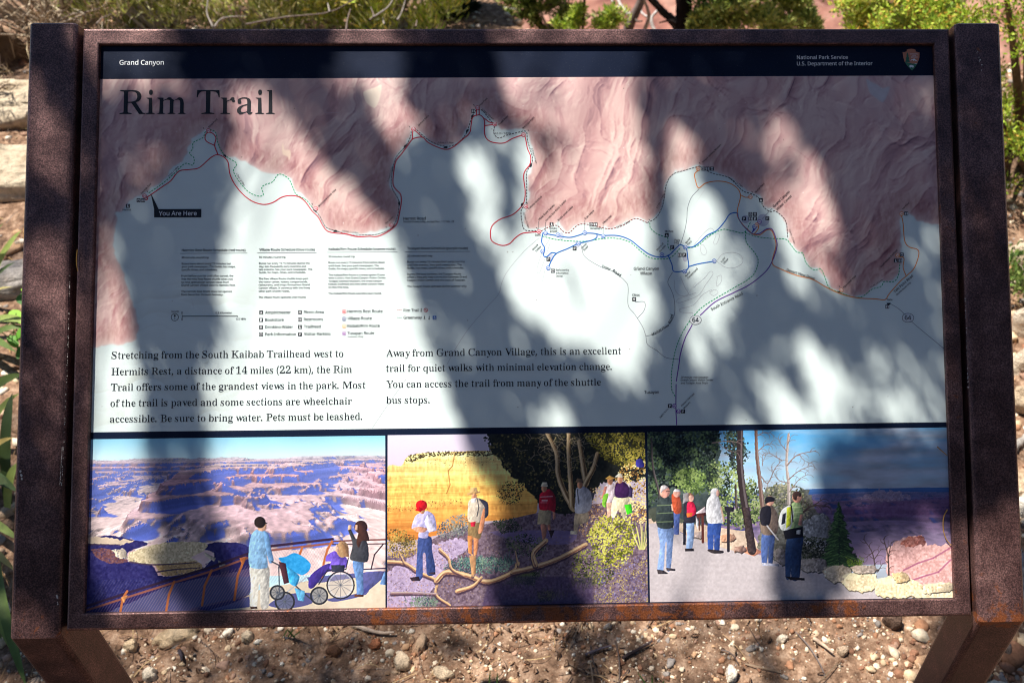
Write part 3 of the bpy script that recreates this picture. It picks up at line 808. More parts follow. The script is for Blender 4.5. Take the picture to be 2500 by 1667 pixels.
em.poly(kE([(405, 912), (460, 906), (440, 922)][::-1]), (225, 230, 232), 0.00038)
em.poly(kE([(308, 965), (318, 945), (345, 935), (375, 945), (398, 955), (392, 985), (375, 988), (362, 978), (340, 978), (335, 990), (322, 978)][::-1]), (235, 238, 240), 0.00038)
for s, x0, x1, y in (("NATIONAL", 322, 478, 738), ("PARK", 362, 440, 768), ("SERVICE", 344, 470, 800)):
    text(em, s, *kE([(x0, y), (x1, y)]), (235, 236, 236), 0.0004)
em.build("arrowhead_emblem")
# ------------------------------------------------------------------ printed colour fields (fine grids with per-point ink)
class Canvas:
    def __init__(s, corners, res):
        """corners: px TL, TR, BR, BL of the printed field; grid is regular in the sign's plane"""
        q = art(corners)
        s.q = q; s.res = res
        s.nx = int(np.linalg.norm(q[1] - q[0]) / res) + 1
        s.ny = int(np.linalg.norm(q[3] - q[0]) / res) + 1
        u = np.linspace(0, 1, s.nx)[None, :, None]; v = np.linspace(0, 1, s.ny)[:, None, None]
        s.P = (q[0] * (1 - u) + q[1] * u) * (1 - v) + (q[3] * (1 - u) + q[2] * u) * v
        s.img = np.zeros((s.ny, s.nx, 3))
        s.jj, s.ii = np.mgrid[0:s.ny, 0:s.nx].astype(float)
    def g(s, px):
        a = art(px); q = s.q
        # near-rectangular field: invert with two Newton steps of the bilinear map
        ex = q[1] - q[0]; ey = q[3] - q[0]
        M = np.linalg.inv(np.stack([ex, ey], 1))
        uv = (a - q[0]) @ M.T
        for _ in range(3):
            u, v = uv[:, :1], uv[:, 1:]
            f = (q[0] * (1 - u) + q[1] * u) * (1 - v) + (q[3] * (1 - u) + q[2] * u) * v - a
            uv = uv - f @ M.T
        return np.stack([uv[:, 0] * (s.nx - 1), uv[:, 1] * (s.ny - 1)], 1)
    def box(s, x0, x1, y0, y1):
        return max(0, int(x0)), min(s.nx, int(x1) + 2), max(0, int(y0)), min(s.ny, int(y1) + 2)
    def pmask(s, px, rnd=True):
        if rnd and len(px) >= 5: px = rounded(px)
        p = s.g(px)
        x0, x1, y0, y1 = s.box(p[:, 0].min() - 1, p[:, 0].max() + 1, p[:, 1].min() - 1, p[:, 1].max() + 1)
        if x1 <= x0 or y1 <= y0: return None
        m = np.zeros((y1 - y0, x1 - x0))
        for dx, dy in ((-.25, -.25), (.25, -.25), (-.25, .25), (.25, .25)):
            X = s.ii[y0:y1, x0:x1] + dx; Y = s.jj[y0:y1, x0:x1] + dy
            ins = np.zeros(X.shape, bool)
            for k in range(len(p)):
                xa, ya = p[k]; xb, yb = p[(k + 1) % len(p)]
                if ya == yb: continue
                c = ((ya > Y) != (yb > Y)) & (X < (xb - xa) * (Y - ya) / (yb - ya) + xa)
                ins ^= c
            m += ins * 0.25
        return m, (x0, x1, y0, y1)
    def blend(s, m, bx, col, a=1.0):
        x0, x1, y0, y1 = bx
        m = (m * a)[..., None]
        s.img[y0:y1, x0:x1] = s.img[y0:y1, x0:x1] * (1 - m) + np.asarray(col, float) * m
    def poly(s, px, col, a=1.0, tex=0.0, ts=6.0, seed=1, soft=0, rag=0):
        if rag: px = ragged(px, rag, seed)
        r = s.pmask(px, not rag)
        if r is None: return
        m, bx = r
        for _ in range(soft): m = blur(m)
        c = np.asarray(col, float)
        if tex:
            x0, x1, y0, y1 = bx
            n = fbm(s.ii[y0:y1, x0:x1] / ts, s.jj[y0:y1, x0:x1] / ts, 3, seed) - 0.5
            c = c + n[..., None] * 2 * tex * np.array([1, 1, 1.0])
        x0, x1, y0, y1 = bx
        if x1 - x0 < 70 and y1 - y0 < 130 and not soft and a > .75:      # small printed figures: cloth folds, a lit and a dark flank
            w_ = m > .4
            lo_ = np.where(w_.any(1), w_.argmax(1), 0)[:, None]; hi_ = np.where(w_.any(1), w_.shape[1] - 1 - w_[:, ::-1].argmax(1), 1)[:, None]
            tt = np.clip((np.arange(x1 - x0)[None] - lo_) / np.maximum(hi_ - lo_, 1), 0, 1)
            fo = fbm((s.ii[y0:y1, x0:x1] + .25 * s.jj[y0:y1, x0:x1]) / 3.4, s.jj[y0:y1, x0:x1] / 6.5, 3, (seed + x0) % 9) - .5
            k_ = 1.12 - .40 * tt ** 1.4 + .42 * fo
            c = c * k_[..., None] + np.array([-4, -2, 6.]) * tt[..., None]
        c = np.clip(c, 0, 255)
        s.blend(m, bx, c, a)
    def line(s, px, w, col, a=1.0):
        p = s.g(px); w = w * 0.00044 / s.res
        for k in range(len(p) - 1):
            A, B = p[k], p[k + 1]
            x0, x1, y0, y1 = s.box(min(A[0], B[0]) - w - 1, max(A[0], B[0]) + w + 1, min(A[1], B[1]) - w - 1, max(A[1], B[1]) + w + 1)
            if x1 <= x0 or y1 <= y0: continue
            X = s.ii[y0:y1, x0:x1] - A[0]; Y = s.jj[y0:y1, x0:x1] - A[1]
            d = B - A; L2 = d @ d + 1e-9
            t = np.clip((X * d[0] + Y * d[1]) / L2, 0, 1)
            D = np.hypot(X - t * d[0], Y - t * d[1])
            s.blend(np.clip(w / 2 - D + 0.5, 0, 1), (x0, x1, y0, y1), col, a)
    def taper(s, px, w0, w1, col, a=1.0):
        p = np.asarray(smooth(px, 3.0)); n = len(p)
        for k in range(n - 1):
            t = k / max(1, n - 2); s.line(p[k:k + 2], (w0 + (w1 - w0) * t) * (1 + .12 * math.sin(k * 1.7) + .08 * math.sin(k * .61)), col, a)
    def ell(s, c, rx, ry, col, a=1.0, rot=0.0):
        k = np.arange(18) * 2 * math.pi / 18
        x = rx * np.cos(k); y = ry * np.sin(k); cr, sr = math.cos(rot), math.sin(rot)
        s.poly(np.stack([c[0] + x * cr - y * sr, c[1] + x * sr + y * cr], 1), col, a)
    def circ(s, c, r, w, col):
        k = np.arange(25) * 2 * math.pi / 24
        s.line(np.stack([c[0] + r * np.cos(k), c[1] + r * np.sin(k)], 1), w, col)
    def fir(s, kk, top, base, hw, n, seed=0):
        rg = np.random.default_rng(seed); x0, y0 = top; y1 = base
        for k in range(n):
            t = (k / n) ** .8; y = y0 + (y1 - y0) * t; w = hw * (t ** .85) * (.55 + .45 * abs(math.sin(t * 26))) * rg.uniform(.5, 1.1); sd = 1 if rg.random() < .5 else -1
            g = rg.uniform(0, 1) ** 1.5 + (.25 if sd < 0 else 0); col = np.array([20, 38, 32]) * (1 - g) + np.array([92, 128, 74]) * g
            f0 = rg.uniform(0, .7); s.line(kk([(x0 + sd * w * f0, y + rg.normal(0, 4) + w * f0 * .12), (x0 + sd * w, y + w * .26 + rg.normal(0, 4))]), rg.uniform(1.2, 2.6), col, .9)
    def dabs(s, px, n, size, cols, seed=0, asp=1.0, a=0.9, ragged=0.0, thr=0.0, nsc=14.0):
        """leafy dabs scattered over an outline"""
        r = s.pmask(px)
        if r is None: return
        m, (x0, x1, y0, y1) = r
        rg = np.random.default_rng(seed)
        nz = fbm(s.ii[y0:y1, x0:x1] / nsc, s.jj[y0:y1, x0:x1] / nsc, 3, seed % 12)
        yy, xx = np.nonzero((m > 0.5) & (nz > thr))
        if not len(yy): return
        size = size * 0.62 * 0.00044 / s.res; n = int(n * 2.3)
        pick = rg.integers(0, len(yy), n)
        cols = np.asarray(cols, float)
        for k in pick:
            cx = xx[k] + x0 + rg.normal() * ragged; cy = yy[k] + y0 + rg.normal() * ragged
            rx = size * rg.uniform(.5, 1.2); ry = rx * asp
            a0, a1, b0, b1 = s.box(cx - rx - 1, cx + rx + 1, cy - ry - 1, cy + ry + 1)
            if a1 <= a0 or b1 <= b0: continue
            D = ((s.ii[b0:b1, a0:a1] - cx) / rx) ** 2 + ((s.jj[b0:b1, a0:a1] - cy) / ry) ** 2
            ci = int(np.clip(nz[yy[k], xx[k]] * 1.9 - 0.45 + rg.normal() * 0.22, 0, 0.999) * len(cols))
            s.blend(np.clip((1 - D) * 2, 0, 1), (a0, a1, b0, b1), cols[ci] + rg.normal(0, 6), a)
    def develop(s, grain=6.0, soft=.30, seed=1):
        """print finish: lens softness, local contrast, fine screen grain"""
        im = s.img
        b1_ = np.stack([blur(im[..., k]) for k in range(3)], -1)
        b2_ = b1_
        for _ in range(6): b2_ = np.stack([blur(b2_[..., k]) for k in range(3)], -1)
        act = np.clip(np.abs(im - b2_).mean(-1, keepdims=True) / 18, 0, 1)
        im = im * (1 - soft) + b1_ * soft
        im = im + .45 * (im - b2_) * act
        L = fbm(s.ii / 1.7, s.jj / 1.7, 2, seed) - .5; M = fbm(s.ii / 14, s.jj / 14, 4, seed + 3) - .5
        s.img = np.clip(im * (1 + .14 * M[..., None] * act) + (L * grain * 2)[..., None] * (.25 + .75 * act), 0, 255)
    def build(s, name, layer, label=None):
        ny, nx = s.ny, s.nx
        xu = s.P.reshape(-1, 2)
        i = np.arange(ny * nx).reshape(ny, nx)
        f = np.stack([i[1:, :-1], i[1:, 1:], i[:-1, 1:], i[:-1, :-1]], -1).reshape(-1, 4)
        me = np_mesh(name, to3(xu, FACE + layer), f, color=(lin(np.clip(s.img, 0, 255)) * 0.86).reshape(-1, 3))
        o = link(name, me, INK, panel)
        if label: o['label'] = label
        return o
def ragged(px, amp, seed=1):
    p = smooth(list(px) + [px[0]], 3.0); k = np.arange(len(p)) / 2.6; tp = np.sin(np.linspace(0, math.pi, len(p)))[:, None] ** .2
    return p + tp * np.stack([fbm(k, k * 0 + 3.3 + seed, 4, seed % 9, .7) - .5, fbm(k, k * 0 + 9.1 + seed, 4, (seed + 4) % 9, .7) - .5], 1) * 2 * amp
def rounded(px):
    p = np.asarray(px, float); n = len(p); out = []
    for i in range(n):
        a, b_, c_, d_ = p[i - 1], p[i], p[(i + 1) % n], p[(i + 2) % n]
        for t in (0, .25, .5, .75):
            q = .5 * (2 * b_ + (c_ - a) * t + (2 * a - 5 * b_ + 4 * c_ - d_) * t * t + (3 * b_ - a - 3 * c_ + d_) * t ** 3)
            l = b_ + (c_ - b_) * t; out.append(l + (q - l) * .8)
    return np.array(out)
def blur(m):
    p = np.pad(m, 1, mode='edge')
    m = (p[:-2, 1:-1] + 2 * p[1:-1, 1:-1] + p[2:, 1:-1]) / 4
    p = np.pad(m, 1, mode='edge')
    return (p[1:-1, :-2] + 2 * p[1:-1, 1:-1] + p[1:-1, 2:]) / 4


def vnoise_d(x, y, seed=0):
    L = _LAT[seed % 16]; x = x + (seed * 37) % 200; y = y + (seed * 61) % 200
    xi = np.floor(x).astype(int); yi = np.floor(y).astype(int); fx = x - xi; fy = y - yi
    ux = fx ** 3 * (fx * (fx * 6 - 15) + 10); uy = fy ** 3 * (fy * (fy * 6 - 15) + 10)
    dx = 30 * fx * fx * (fx * (fx - 2) + 1); dy = 30 * fy * fy * (fy * (fy - 2) + 1)
    a = L[yi & 255, xi & 255]; b_ = L[yi & 255, (xi + 1) & 255]; c_ = L[(yi + 1) & 255, xi & 255]; d_ = L[(yi + 1) & 255, (xi + 1) & 255]
    k1_ = b_ - a; k2_ = c_ - a; k4_ = a - b_ - c_ + d_
    return a + k1_ * ux + k2_ * uy + k4_ * ux * uy, dx * (k1_ + k4_ * uy), dy * (k2_ + k4_ * ux)
def eroded(x, y, octv=6, seed=0, damp=1.6, gain=.5):
    """slope-damped fractal relief: smooth floors, sharp branching spurs"""
    s = 0; a = .5; gx_ = 0; gy_ = 0; t = 0
    for k in range(octv):
        n, dx, dy = vnoise_d(x, y, seed + k); gx_ = gx_ + dx; gy_ = gy_ + dy
        s = s + a * n / (1 + damp * (gx_ ** 2 + gy_ ** 2)); t += a; a *= gain
        x, y = 1.6 * x - 1.2 * y + 3.1, 1.2 * x + 1.6 * y + 1.7
    return s / t
def terrace(e, n, sharp):
    q = e * n; f = np.floor(q); r_ = q - f
    return (f + np.clip((r_ - .5) * sharp + .5, 0, 1) * .72 + r_ * .28) / n
def vista(c, row_h, row_end, cols, seed=0, sun=(-1, .35), sun_t=.55, cam=.16, depth=.62, foc=1.05, fov=1.9, near=.55, far=4.6, relief=1.0, shadowc=(58, 82, 186), hazec=(176, 190, 228), hazek=.16, rim_d=3.9, fs=.62):
    """paint a stepped canyon seen from its rim into rows row_h..row_end of the print"""
    N = 1000
    gx_, gy_ = np.meshgrid(np.linspace(-4.6, 4.6, N), np.linspace(near * .8, far, int(N * .62)))
    e = eroded(gx_ * fs + 5, gy_ * fs + 2, 7, seed, 1.0, .52)
    e = (e - np.percentile(e, 3)) / (np.percentile(e, 97) - np.percentile(e, 3))
    e = e + .10 * (ridged(gx_ * 2.6 + 2, gy_ * 2.6 + 5, 4, seed + 4, .55) - .45)
    e = np.clip(e * relief, 0, 1.05)
    wall = 1 / (1 + np.exp(-(gy_ - rim_d + .5 * (fbm(gx_ * 1.3, gy_ * 1.3, 4, seed + 2) - .5)) * 7))
    e = np.maximum(e * .86 * np.clip(.10 + gy_ / 2.5, 0, 1), wall * (.9 + .1 * e))
    H = -depth * (1 - terrace(np.clip(e, 0, 1), 6, 3.2))
    dxs = gx_[0, 1] - gx_[0, 0]; dys = gy_[1, 0] - gy_[0, 0]
    gY, gX = np.gradient(H, dys, dxs)
    sl = np.hypot(gX, gY)
    nz = 1 / np.sqrt(1 + (1.6 * gX) ** 2 + (1.6 * gY) ** 2)
    lam = np.clip((1.6 * gX * -sun[0] + 1.6 * gY * -sun[1]) * .55 * nz + sun_t * nz, 0, 2)
    sh = np.zeros_like(H)
    for k in range(1, 46):
        j = np.clip(np.arange(N)[None] + int(round(sun[0] * k)), 0, N - 1); i_ = np.clip(np.arange(H.shape[0])[:, None] + int(round(sun[1] * k)), 0, H.shape[0] - 1)
        sh = np.maximum(sh, (H[i_, j] - H - k * dxs * sun_t * .8) > .004)
    sh = blur(sh.astype(float))
    band_ = fbm(H * 46 + 7, H * 0 + gx_ * .4, 4, seed + 5)
    z = np.clip(1 + H / depth, 0, 1)[..., None]
    cA, cB, cC, cD = [np.array(v, float) for v in cols]
    col = np.where(z < .34, cD + (cC - cD) * z / .34, np.where(z < .72, cC + (cB - cC) * (z - .34) / .38, cB + (cA - cB) * (z - .72) / .28))
    col = col * (.78 + .44 * band_[..., None]) * (.86 + .28 * (fbm(gx_ * 30, gy_ * 30, 3, seed + 7)[..., None]))
    cliff = np.clip((sl - 1.0) / 2.2, 0, 1)[..., None]
    col = col * (1 - .22 * cliff * np.array([.6, 1.0, .95]))
    col = col * (.46 + .58 * np.clip(lam, 0, 1.15)[..., None])
    s_ = np.clip(sh + np.clip(.30 - lam, 0, .2) * 3.5, 0, 1)[..., None] * .88
    col = col * (1 - s_) + np.array(shadowc, float) * (.7 + .5 * band_[..., None]) * s_
    u = (np.arange(c.nx) / c.nx - .5) * fov
    ybuf = np.full(c.nx, float(row_end))
    rows = np.arange(c.ny)[:, None]
    ppx = (row_end - row_h) / (foc)
    d = near
    while d < far:
        x = u * d
        j = np.clip(((x + 4.6) / 9.2 * (N - 1)).astype(int), 0, N - 1); i_ = min(H.shape[0] - 1, int((d - near * .8) / (far - near * .8) * (H.shape[0] - 1)))
        y = row_h + (cam - H[i_, j]) / d * ppx
        fill = (rows >= y[None]) & (rows < ybuf[None])
        if fill.any():
            hz_ = 1 - math.exp(-hazek * d)
            cc = col[i_, j] * (1 - hz_) + np.array(hazec, float) * hz_
            idx_ = np.nonzero(fill)
            c.img[idx_] = cc[idx_[1]]
        ybuf = np.minimum(ybuf, np.maximum(y, row_h))
        d *= 1.0045
# ---- shaded relief map
mp = Canvas([(236, 194), (2296, 185), (2326, 1030), (212, 1055)], 0.00062)
rim = K(0, 0, 1)([(205, 868), (245, 845), (283, 842), (306, 841), (332, 826), (338, 790), (326, 745), (318, 715), (302, 668), (283, 626), (275, 584), (283, 550), (285, 520)]) + \
    k1([(770, 1360), (800, 1320), (870, 1250), (940, 1220), (1040, 1150), (1100, 1080), (1180, 1000), (1200, 940), (1240, 870), (1300, 840), (1330, 830), (1370, 850), (1390, 900), (1420, 980), (1480, 1000), (1530, 1020), (1600, 1050), (1680, 1090), (1750, 1110), (1830, 1120), (1860, 1150), (1880, 1210), (1950, 1260), (1990, 1310), (2020, 1340), (2060, 1420), (2110, 1470), (2200, 1487)]) + \
    k2([(0, 1470), (100, 1482), (250, 1486), (370, 1462), (425, 1420), (445, 1350), (450, 1290), (420, 1220), (392, 1170), (405, 1080), (430, 1000), (480, 940), (510, 895), (528, 830), (548, 815), (590, 850), (650, 895), (700, 925), (760, 925), (820, 912), (870, 860), (900, 785), (922, 720), (955, 688), (992, 698), (1032, 745), (1067, 780), (1110, 828), (1180, 828), (1250, 825), (1284, 850), (1305, 920), (1318, 1000), (1300, 1080), (1278, 1150), (1285, 1250), (1270, 1330), (1255, 1400), (1280, 1455), (1350, 1460), (1420, 1445), (1470, 1418), (1500, 1455), (1540, 1478), (1590, 1430), (1640, 1418), (1700, 1438), (1790, 1452), (1850, 1438), (1930, 1398), (1980, 1382), (2040, 1415), (2100, 1375), (2136, 1300), (2155, 1180), (2195, 1110), (2270, 1080)]) + \
    k3([(110, 1108), (195, 1083), (270, 1052), (330, 1078), (400, 1106), (470, 1126), (545, 1185), (600, 1226), (672, 1258), (705, 1320), (770, 1345), (822, 1400), (845, 1470), (855, 1550)]) + \
    k6([(880, 250), (905, 290), (945, 330), (985, 395), (1045, 415), (1095, 480), (1125, 530), (1180, 556), (1250, 578), (1300, 582), (1360, 566), (1382, 535), (1440, 496), (1500, 484), (1540, 445), (1558, 400), (1570, 300), (1562, 200), (1560, 110), (1572, 62), (1620, 58), (1680, 98), (1740, 122), (1830, 118)])
rim = smooth(rim, 5.0); _k = np.arange(len(rim))
rim = rim + np.stack([fbm(_k / 2.3, _k * 0 + 3.3, 3, 4) - .5, fbm(_k / 2.3, _k * 0 + 9.1, 3, 7) - .5], 1) * 11
rim = [tuple(v) for v in rim]
closed = rim + [(2330, 545), (2310, 150), (215, 150), (190, 868)]
gr = mp.g(rim)
mfull = np.zeros((mp.ny, mp.nx))
m_, bx = mp.pmask(closed, False); mfull[bx[2]:bx[3], bx[0]:bx[1]] = m_
# distance to the rim on a coarse grid, then upsampled
st = 3
cx_ = mp.ii[::st, ::st]; cy_ = mp.jj[::st, ::st]
D = np.full(cx_.shape, 1e9)
for k in range(len(gr) - 1):
    A = gr[k]; d = gr[k + 1] - A; L2 = d @ d + 1e-9
    t = np.clip(((cx_ - A[0]) * d[0] + (cy_ - A[1]) * d[1]) / L2, 0, 1)
    D = np.minimum(D, (cx_ - A[0] - t * d[0]) ** 2 + (cy_ - A[1] - t * d[1]) ** 2)
D = np.sqrt(D)
def up(a):
    yi = np.clip(mp.jj / st, 0, a.shape[0] - 1.001); xi = np.clip(mp.ii / st, 0, a.shape[1] - 1.001)
    y0 = yi.astype(int); x0 = xi.astype(int); fy = yi - y0; fx = xi - x0
    return (a[y0, x0] * (1 - fx) + a[y0, x0 + 1] * fx) * (1 - fy) + (a[y0 + 1, x0] * (1 - fx) + a[y0 + 1, x0 + 1] * fx) * fy
D = up(D)
X = mp.ii; Y = mp.jj
wx = X + 70 * (fbm(X / 210, Y / 210, 4, 1) - .5) * 2; wy = Y + 70 * (fbm(X / 210, Y / 210, 4, 5) - .5) * 2
ra = .80 * wx + .40 * wy; rb = -.40 * wx + .80 * wy
edge = 1 - np.exp(-D / 22.0)
b1 = np.abs(2 * vnoise(ra / 92 + 3, rb / 150 + 8, 2) - 1); b2 = np.abs(2 * vnoise(ra / 40 + 1, rb / 74 + 5, 6) - 1); b3 = np.abs(2 * vnoise(ra / 19 + 6, rb / 36 + 2, 9) - 1)
b4 = np.abs(2 * vnoise(ra / 9.5 + 4, rb / 17 + 7, 11) - 1)
E1 = eroded(ra / 190 + 2, rb / 235 + 4, 7, 2, .8, .52)
H = 128 * E1 + 22 * b1 ** .9 + 18 * b2 * (.45 + b1) + 8.5 * b3 * (.35 + b2) + 3.2 * b4 * (.3 + b3)
H = H * (.45 + .55 * edge) - 26 * edge - .06 * D
gy, gx = np.gradient(blur(H))
lap = blur(blur(np.gradient(gx, axis=1) + np.gradient(gy, axis=0)))
sh = gx * .72 + gy * .46
sl = np.hypot(gx, gy)
shade = .68 - .25 * np.tanh(sh * .75) - .05 * np.clip(sl - .8, 0, 3)
shade -= .40 * np.clip(lap - .14, 0, .7)                 # inked drainage lines
shade += .16 * np.clip(-lap - .08, 0, .8)
shade += .22 * (fbm(X / 190 + 2, Y / 190, 3, 12) - .5)
shade = np.clip(shade, 0, 1)
lo = np.array([104, 72, 88.]); md = np.array([204, 160, 158.]); hi = np.array([248, 224, 210.])
s_ = shade[..., None]
canyon = np.where(s_ < 0.55, lo + (md - lo) * (s_ / 0.55), md + (hi - md) * ((s_ - 0.55) / 0.45))
canyon += (fbm(X / 150, Y / 150, 3, 8)[..., None] - .5) * np.array([14, 20, 22.])
# rim cliffs: darker, tightly fluted band just inside the rim, pale lip
flu = fbm(X / 4.5, Y / 11, 3, 4)
band = np.exp(-((D - 20) / 22.0) ** 2)
canyon -= (band * (20 + 44 * (flu - 0.38)))[..., None] * np.array([0.8, 1.0, 0.95])
lip = np.exp(-D / 5.0)[..., None]
canyon = canyon * (1 - 0.55 * lip) + np.array([228, 216, 210.]) * 0.55 * lip
plate = np.zeros_like(canyon) + np.array([228, 241, 237.])
plate -= (np.exp(-D / 9.0) * 13)[..., None] * np.array([1.0, 0.9, 0.8])
# faint tan terrain creases on the plateau at lower left
lowl = np.exp(-(((X - 190) / 230) ** 2 + ((Y - 560) / 190) ** 2))
pg = np.gradient(38 * ridged(wx / 130 + 4, wy / 70 + 9, 3, 10, .45))
plate -= (np.clip(pg[0] * 0.9 + pg[1] * 0.3, -0.5, 2.2) * 11 * lowl)[..., None] * np.array([0.75, 0.95, 1.15])
mm = blur(blur(mfull))[..., None]
mp.img = canyon * mm + plate * (1 - mm)
mp.poly(k3([(1345, 505), (1370, 520), (1420, 545), (1450, 565), (1495, 555), (1480, 610), (1450, 655), (1405, 625), (1365, 590)]), (206, 206, 210), .75, tex=8, soft=2)
for q_, c_ in ((k1([(1800, 930), (1808, 915), (1815, 955), (1850, 960), (1856, 990), (1845, 1025), (1835, 1000), (1805, 985)]), (238, 214, 190)), (k2([(225, 590), (300, 560), (345, 545), (330, 640), (300, 690), (250, 660)]), (250, 236, 214))): mp.poly(q_, c_, .8, soft=1)
_r = np.random.default_rng(4)
for _ in range(70):
    q_ = (_r.uniform(240, 2290), _r.uniform(200, 1030)); mp.ell(q_, _r.uniform(.6, 1.6), _r.uniform(.6, 1.6), (120, 110, 100) if _r.random() < .6 else (250, 250, 250), .7)
for _ in range(14):
    x_, y_ = _r.uniform(300, 2200), _r.uniform(220, 1000); a_ = _r.uniform(0, 3.1); l_ = _r.uniform(8, 40); mp.line([(x_, y_), (x_ + l_ * math.cos(a_), y_ + l_ * math.sin(a_))], .8, (206, 206, 200), .5)
mp.build("relief_map", 0.0001, "printed shaded relief map of pink canyon and pale plateau")

# ================================================================== photograph 1: overlook with railing
def P(kk, *pts): return kk(list(pts))
c1 = Canvas([(216.5, 1072), (940.5, 1063), (941, 1483), (203, 1502)], 0.0005)
gx_, gy_ = c1.ii, c1.jj
vh = 0.103 * c1.ny
t = np.clip(gy_ / vh, 0, 1)[..., None]
c1.img[:] = np.array([150, 214, 240.]) * (1 - t) + np.array([206, 240, 249.]) * t
below = gy_ > vh
dep = np.clip((gy_ - vh) / (c1.ny - vh), 0, 1)
sc = 10 + 78 * dep                          # features grow towards the viewer
vista(c1, vh - 5, c1.ny * .80, [(250, 238, 226), (248, 176, 178), (240, 196, 200), (250, 226, 206)], 8, sun=(-1.0, .25), sun_t=.86, cam=.16, depth=.80, foc=1.12, near=.66, fs=.46, relief=1.12, rim_d=3.7, hazek=.13, shadowc=(74, 98, 206))
c1.poly(P(kA, (495, 745), (620, 720), (760, 745), (850, 768), (740, 815), (735, 870), (860, 885), (900, 930), (930, 955), (1130, 930), (1230, 830), (1160, 790), (1240, 760), (1420, 780), (1440, 900), (1000, 1000), (480, 1175)), (40, 38, 104), 0.95, tex=26, ts=5, rag=3)
c1.poly(P(kA, (495, 740), (540, 728), (620, 735), (700, 745), (770, 752), (690, 772), (560, 770), (495, 762)), (222, 200, 176), tex=14, rag=6)
c1.poly(P(kA, (738, 822), (860, 780), (1000, 757), (1172, 762), (1180, 800), (1100, 845), (1135, 872), (1000, 880), (860, 884), (745, 870)), (230, 212, 172), tex=48, ts=3, rag=3)
c1.poly(P(kA, (888, 890), (1010, 878), (1130, 872), (1162, 912), (1080, 940), (950, 952), (915, 930)), (205, 172, 122), tex=48, ts=3, rag=3)
c1.poly(P(kA, (520, 800), (605, 795), (690, 830), (735, 870), (640, 880), (560, 850)), (150, 96, 84), 0.8, tex=40, ts=4, rag=3)
c1.poly(P(kA, (640, 805), (715, 800), (728, 850), (690, 855)), (222, 205, 180), tex=10, rag=6)
c1.poly(P(kA, (1170, 815), (1240, 850), (1230, 870), (1180, 840)), (208, 196, 170)); c1.poly(P(kA, (1250, 860), (1320, 900), (1310, 945), (1270, 945)), (200, 184, 152), 0.8)
c1.dabs(P(kA, (500, 770), (740, 830), (900, 960), (1420, 800), (1420, 860), (1000, 990), (500, 1120)), 260, 3.6, [(28, 26, 78), (44, 44, 110), (60, 60, 122)], 31, a=.4, ragged=2)
c1.dabs(P(kA, (890, 890), (1010, 878), (1130, 872), (1160, 912), (950, 950)), 60, 1.6, [(150, 120, 84), (226, 196, 150), (120, 96, 90)], 32, a=.6)
for pts in [[(745, 872), (860, 888), (1000, 884), (1130, 876)], [(900, 930), (1000, 916), (1150, 905)], [(500, 772), (690, 774)]]: c1.taper(P(kA, *pts), 3.5, 2.0, (84, 66, 90), .8)
# deck and shadows on it
c1.poly(P(kA, (1090, 1160), (1430, 1060), (1560, 1015), (2220, 930), (2220, 1150)), (222, 206, 182), tex=10, ts=8)
for pts in [[(1130, 1140), (1430, 1070), (1440, 1130), (1200, 1155)], [(1540, 1120), (1640, 1060), (1780, 1050), (1790, 1110), (1650, 1140)], [(2075, 935), (2220, 925), (2220, 945), (2080, 1060), (2060, 1000)], [(1880, 1085), (2060, 1050), (2120, 1000), (2100, 1060), (1930, 1100)], [(1760, 960), (2060, 935), (2060, 960), (1780, 1000)]]:
    c1.poly(P(kA, *pts), (70, 74, 140), 0.85)
# chain-link railing
rb_ = [(495, 1150), (720, 1078), (1000, 990), (1215, 925), (1420, 850), (1560, 805), (1910, 765)]
for k in range(60):
    x0 = 480 + k * 17; c1.line(P(kA, (x0, 1175), (x0 + 120, 1175 - 200)), 0.8, (196, 160, 150), 0.0 if x0 > 1380 else 0.28)
c1.poly(P(kA, (495, 1150), (720, 1082), (1000, 992), (1215, 928), (1420, 858), (1430, 1060), (1100, 1165), (495, 1180)), (42, 34, 92), 0.75)
for k in range(64):
    x0 = 440 + k * 16.0
    yb = 1172; yt = np.interp(x0 + 75, [495, 720, 1000, 1215, 1420], [1150, 1082, 992, 928, 858])
    if x0 < 1360: c1.line(P(kA, (x0, yb), (x0 + (yb - yt) * 0.62, yt)), 0.9, (186, 150, 156), 0.62)
for k in range(30):
    x0 = 1540 + k * 16; c1.line(P(kA, (x0, 990), (x0 + 130, 790)), 0.8, (120, 104, 130), 0.3); c1.line(P(kA, (x0 + 130, 990), (x0, 790)), 0.8, (120, 104, 130), 0.3)
for off, w, col in ((-24, 6, (58, 38, 66)), (0, 5, (150, 92, 84))):
    c1.line(P(kA, *[(x, y + off) for x, y in rb_]), w, col)
c1.line(P(kA, (1910, 755), (2050, 748), (2215, 744)), 3.6, (120, 72, 70)); c1.line(P(kA, (1910, 772), (2050, 770), (2215, 768)), 2.6, (70, 48, 60)); c1.line(P(kA, (2080, 915), (2215, 908)), 3, (60, 50, 80))
for pts in [[(730, 1040), (705, 1080), (690, 1165)], [(1000, 985), (970, 1060), (952, 1165)], [(1215, 920), (1175, 1010), (1160, 1120)], [(1405, 850), (1365, 950), (1345, 1090)], [(1905, 755), (1880, 800), (1858, 880), (1850, 960)], [(2200, 770), (2150, 830), (2130, 915)], [(1735, 790), (1712, 850), (1705, 930)]]:
    c1.line(P(kA, *pts), 5.5 if pts[0][0] < 2000 else 3, (190, 112, 70) if pts[0][0] != 2200 else (54, 40, 56))
c1.poly(P(kA, (695, 1075), (735, 1062), (712, 1110)), (226, 150, 90)); c1.poly(P(kA, (1375, 850), (1420, 840), (1392, 900)), (206, 120, 66))
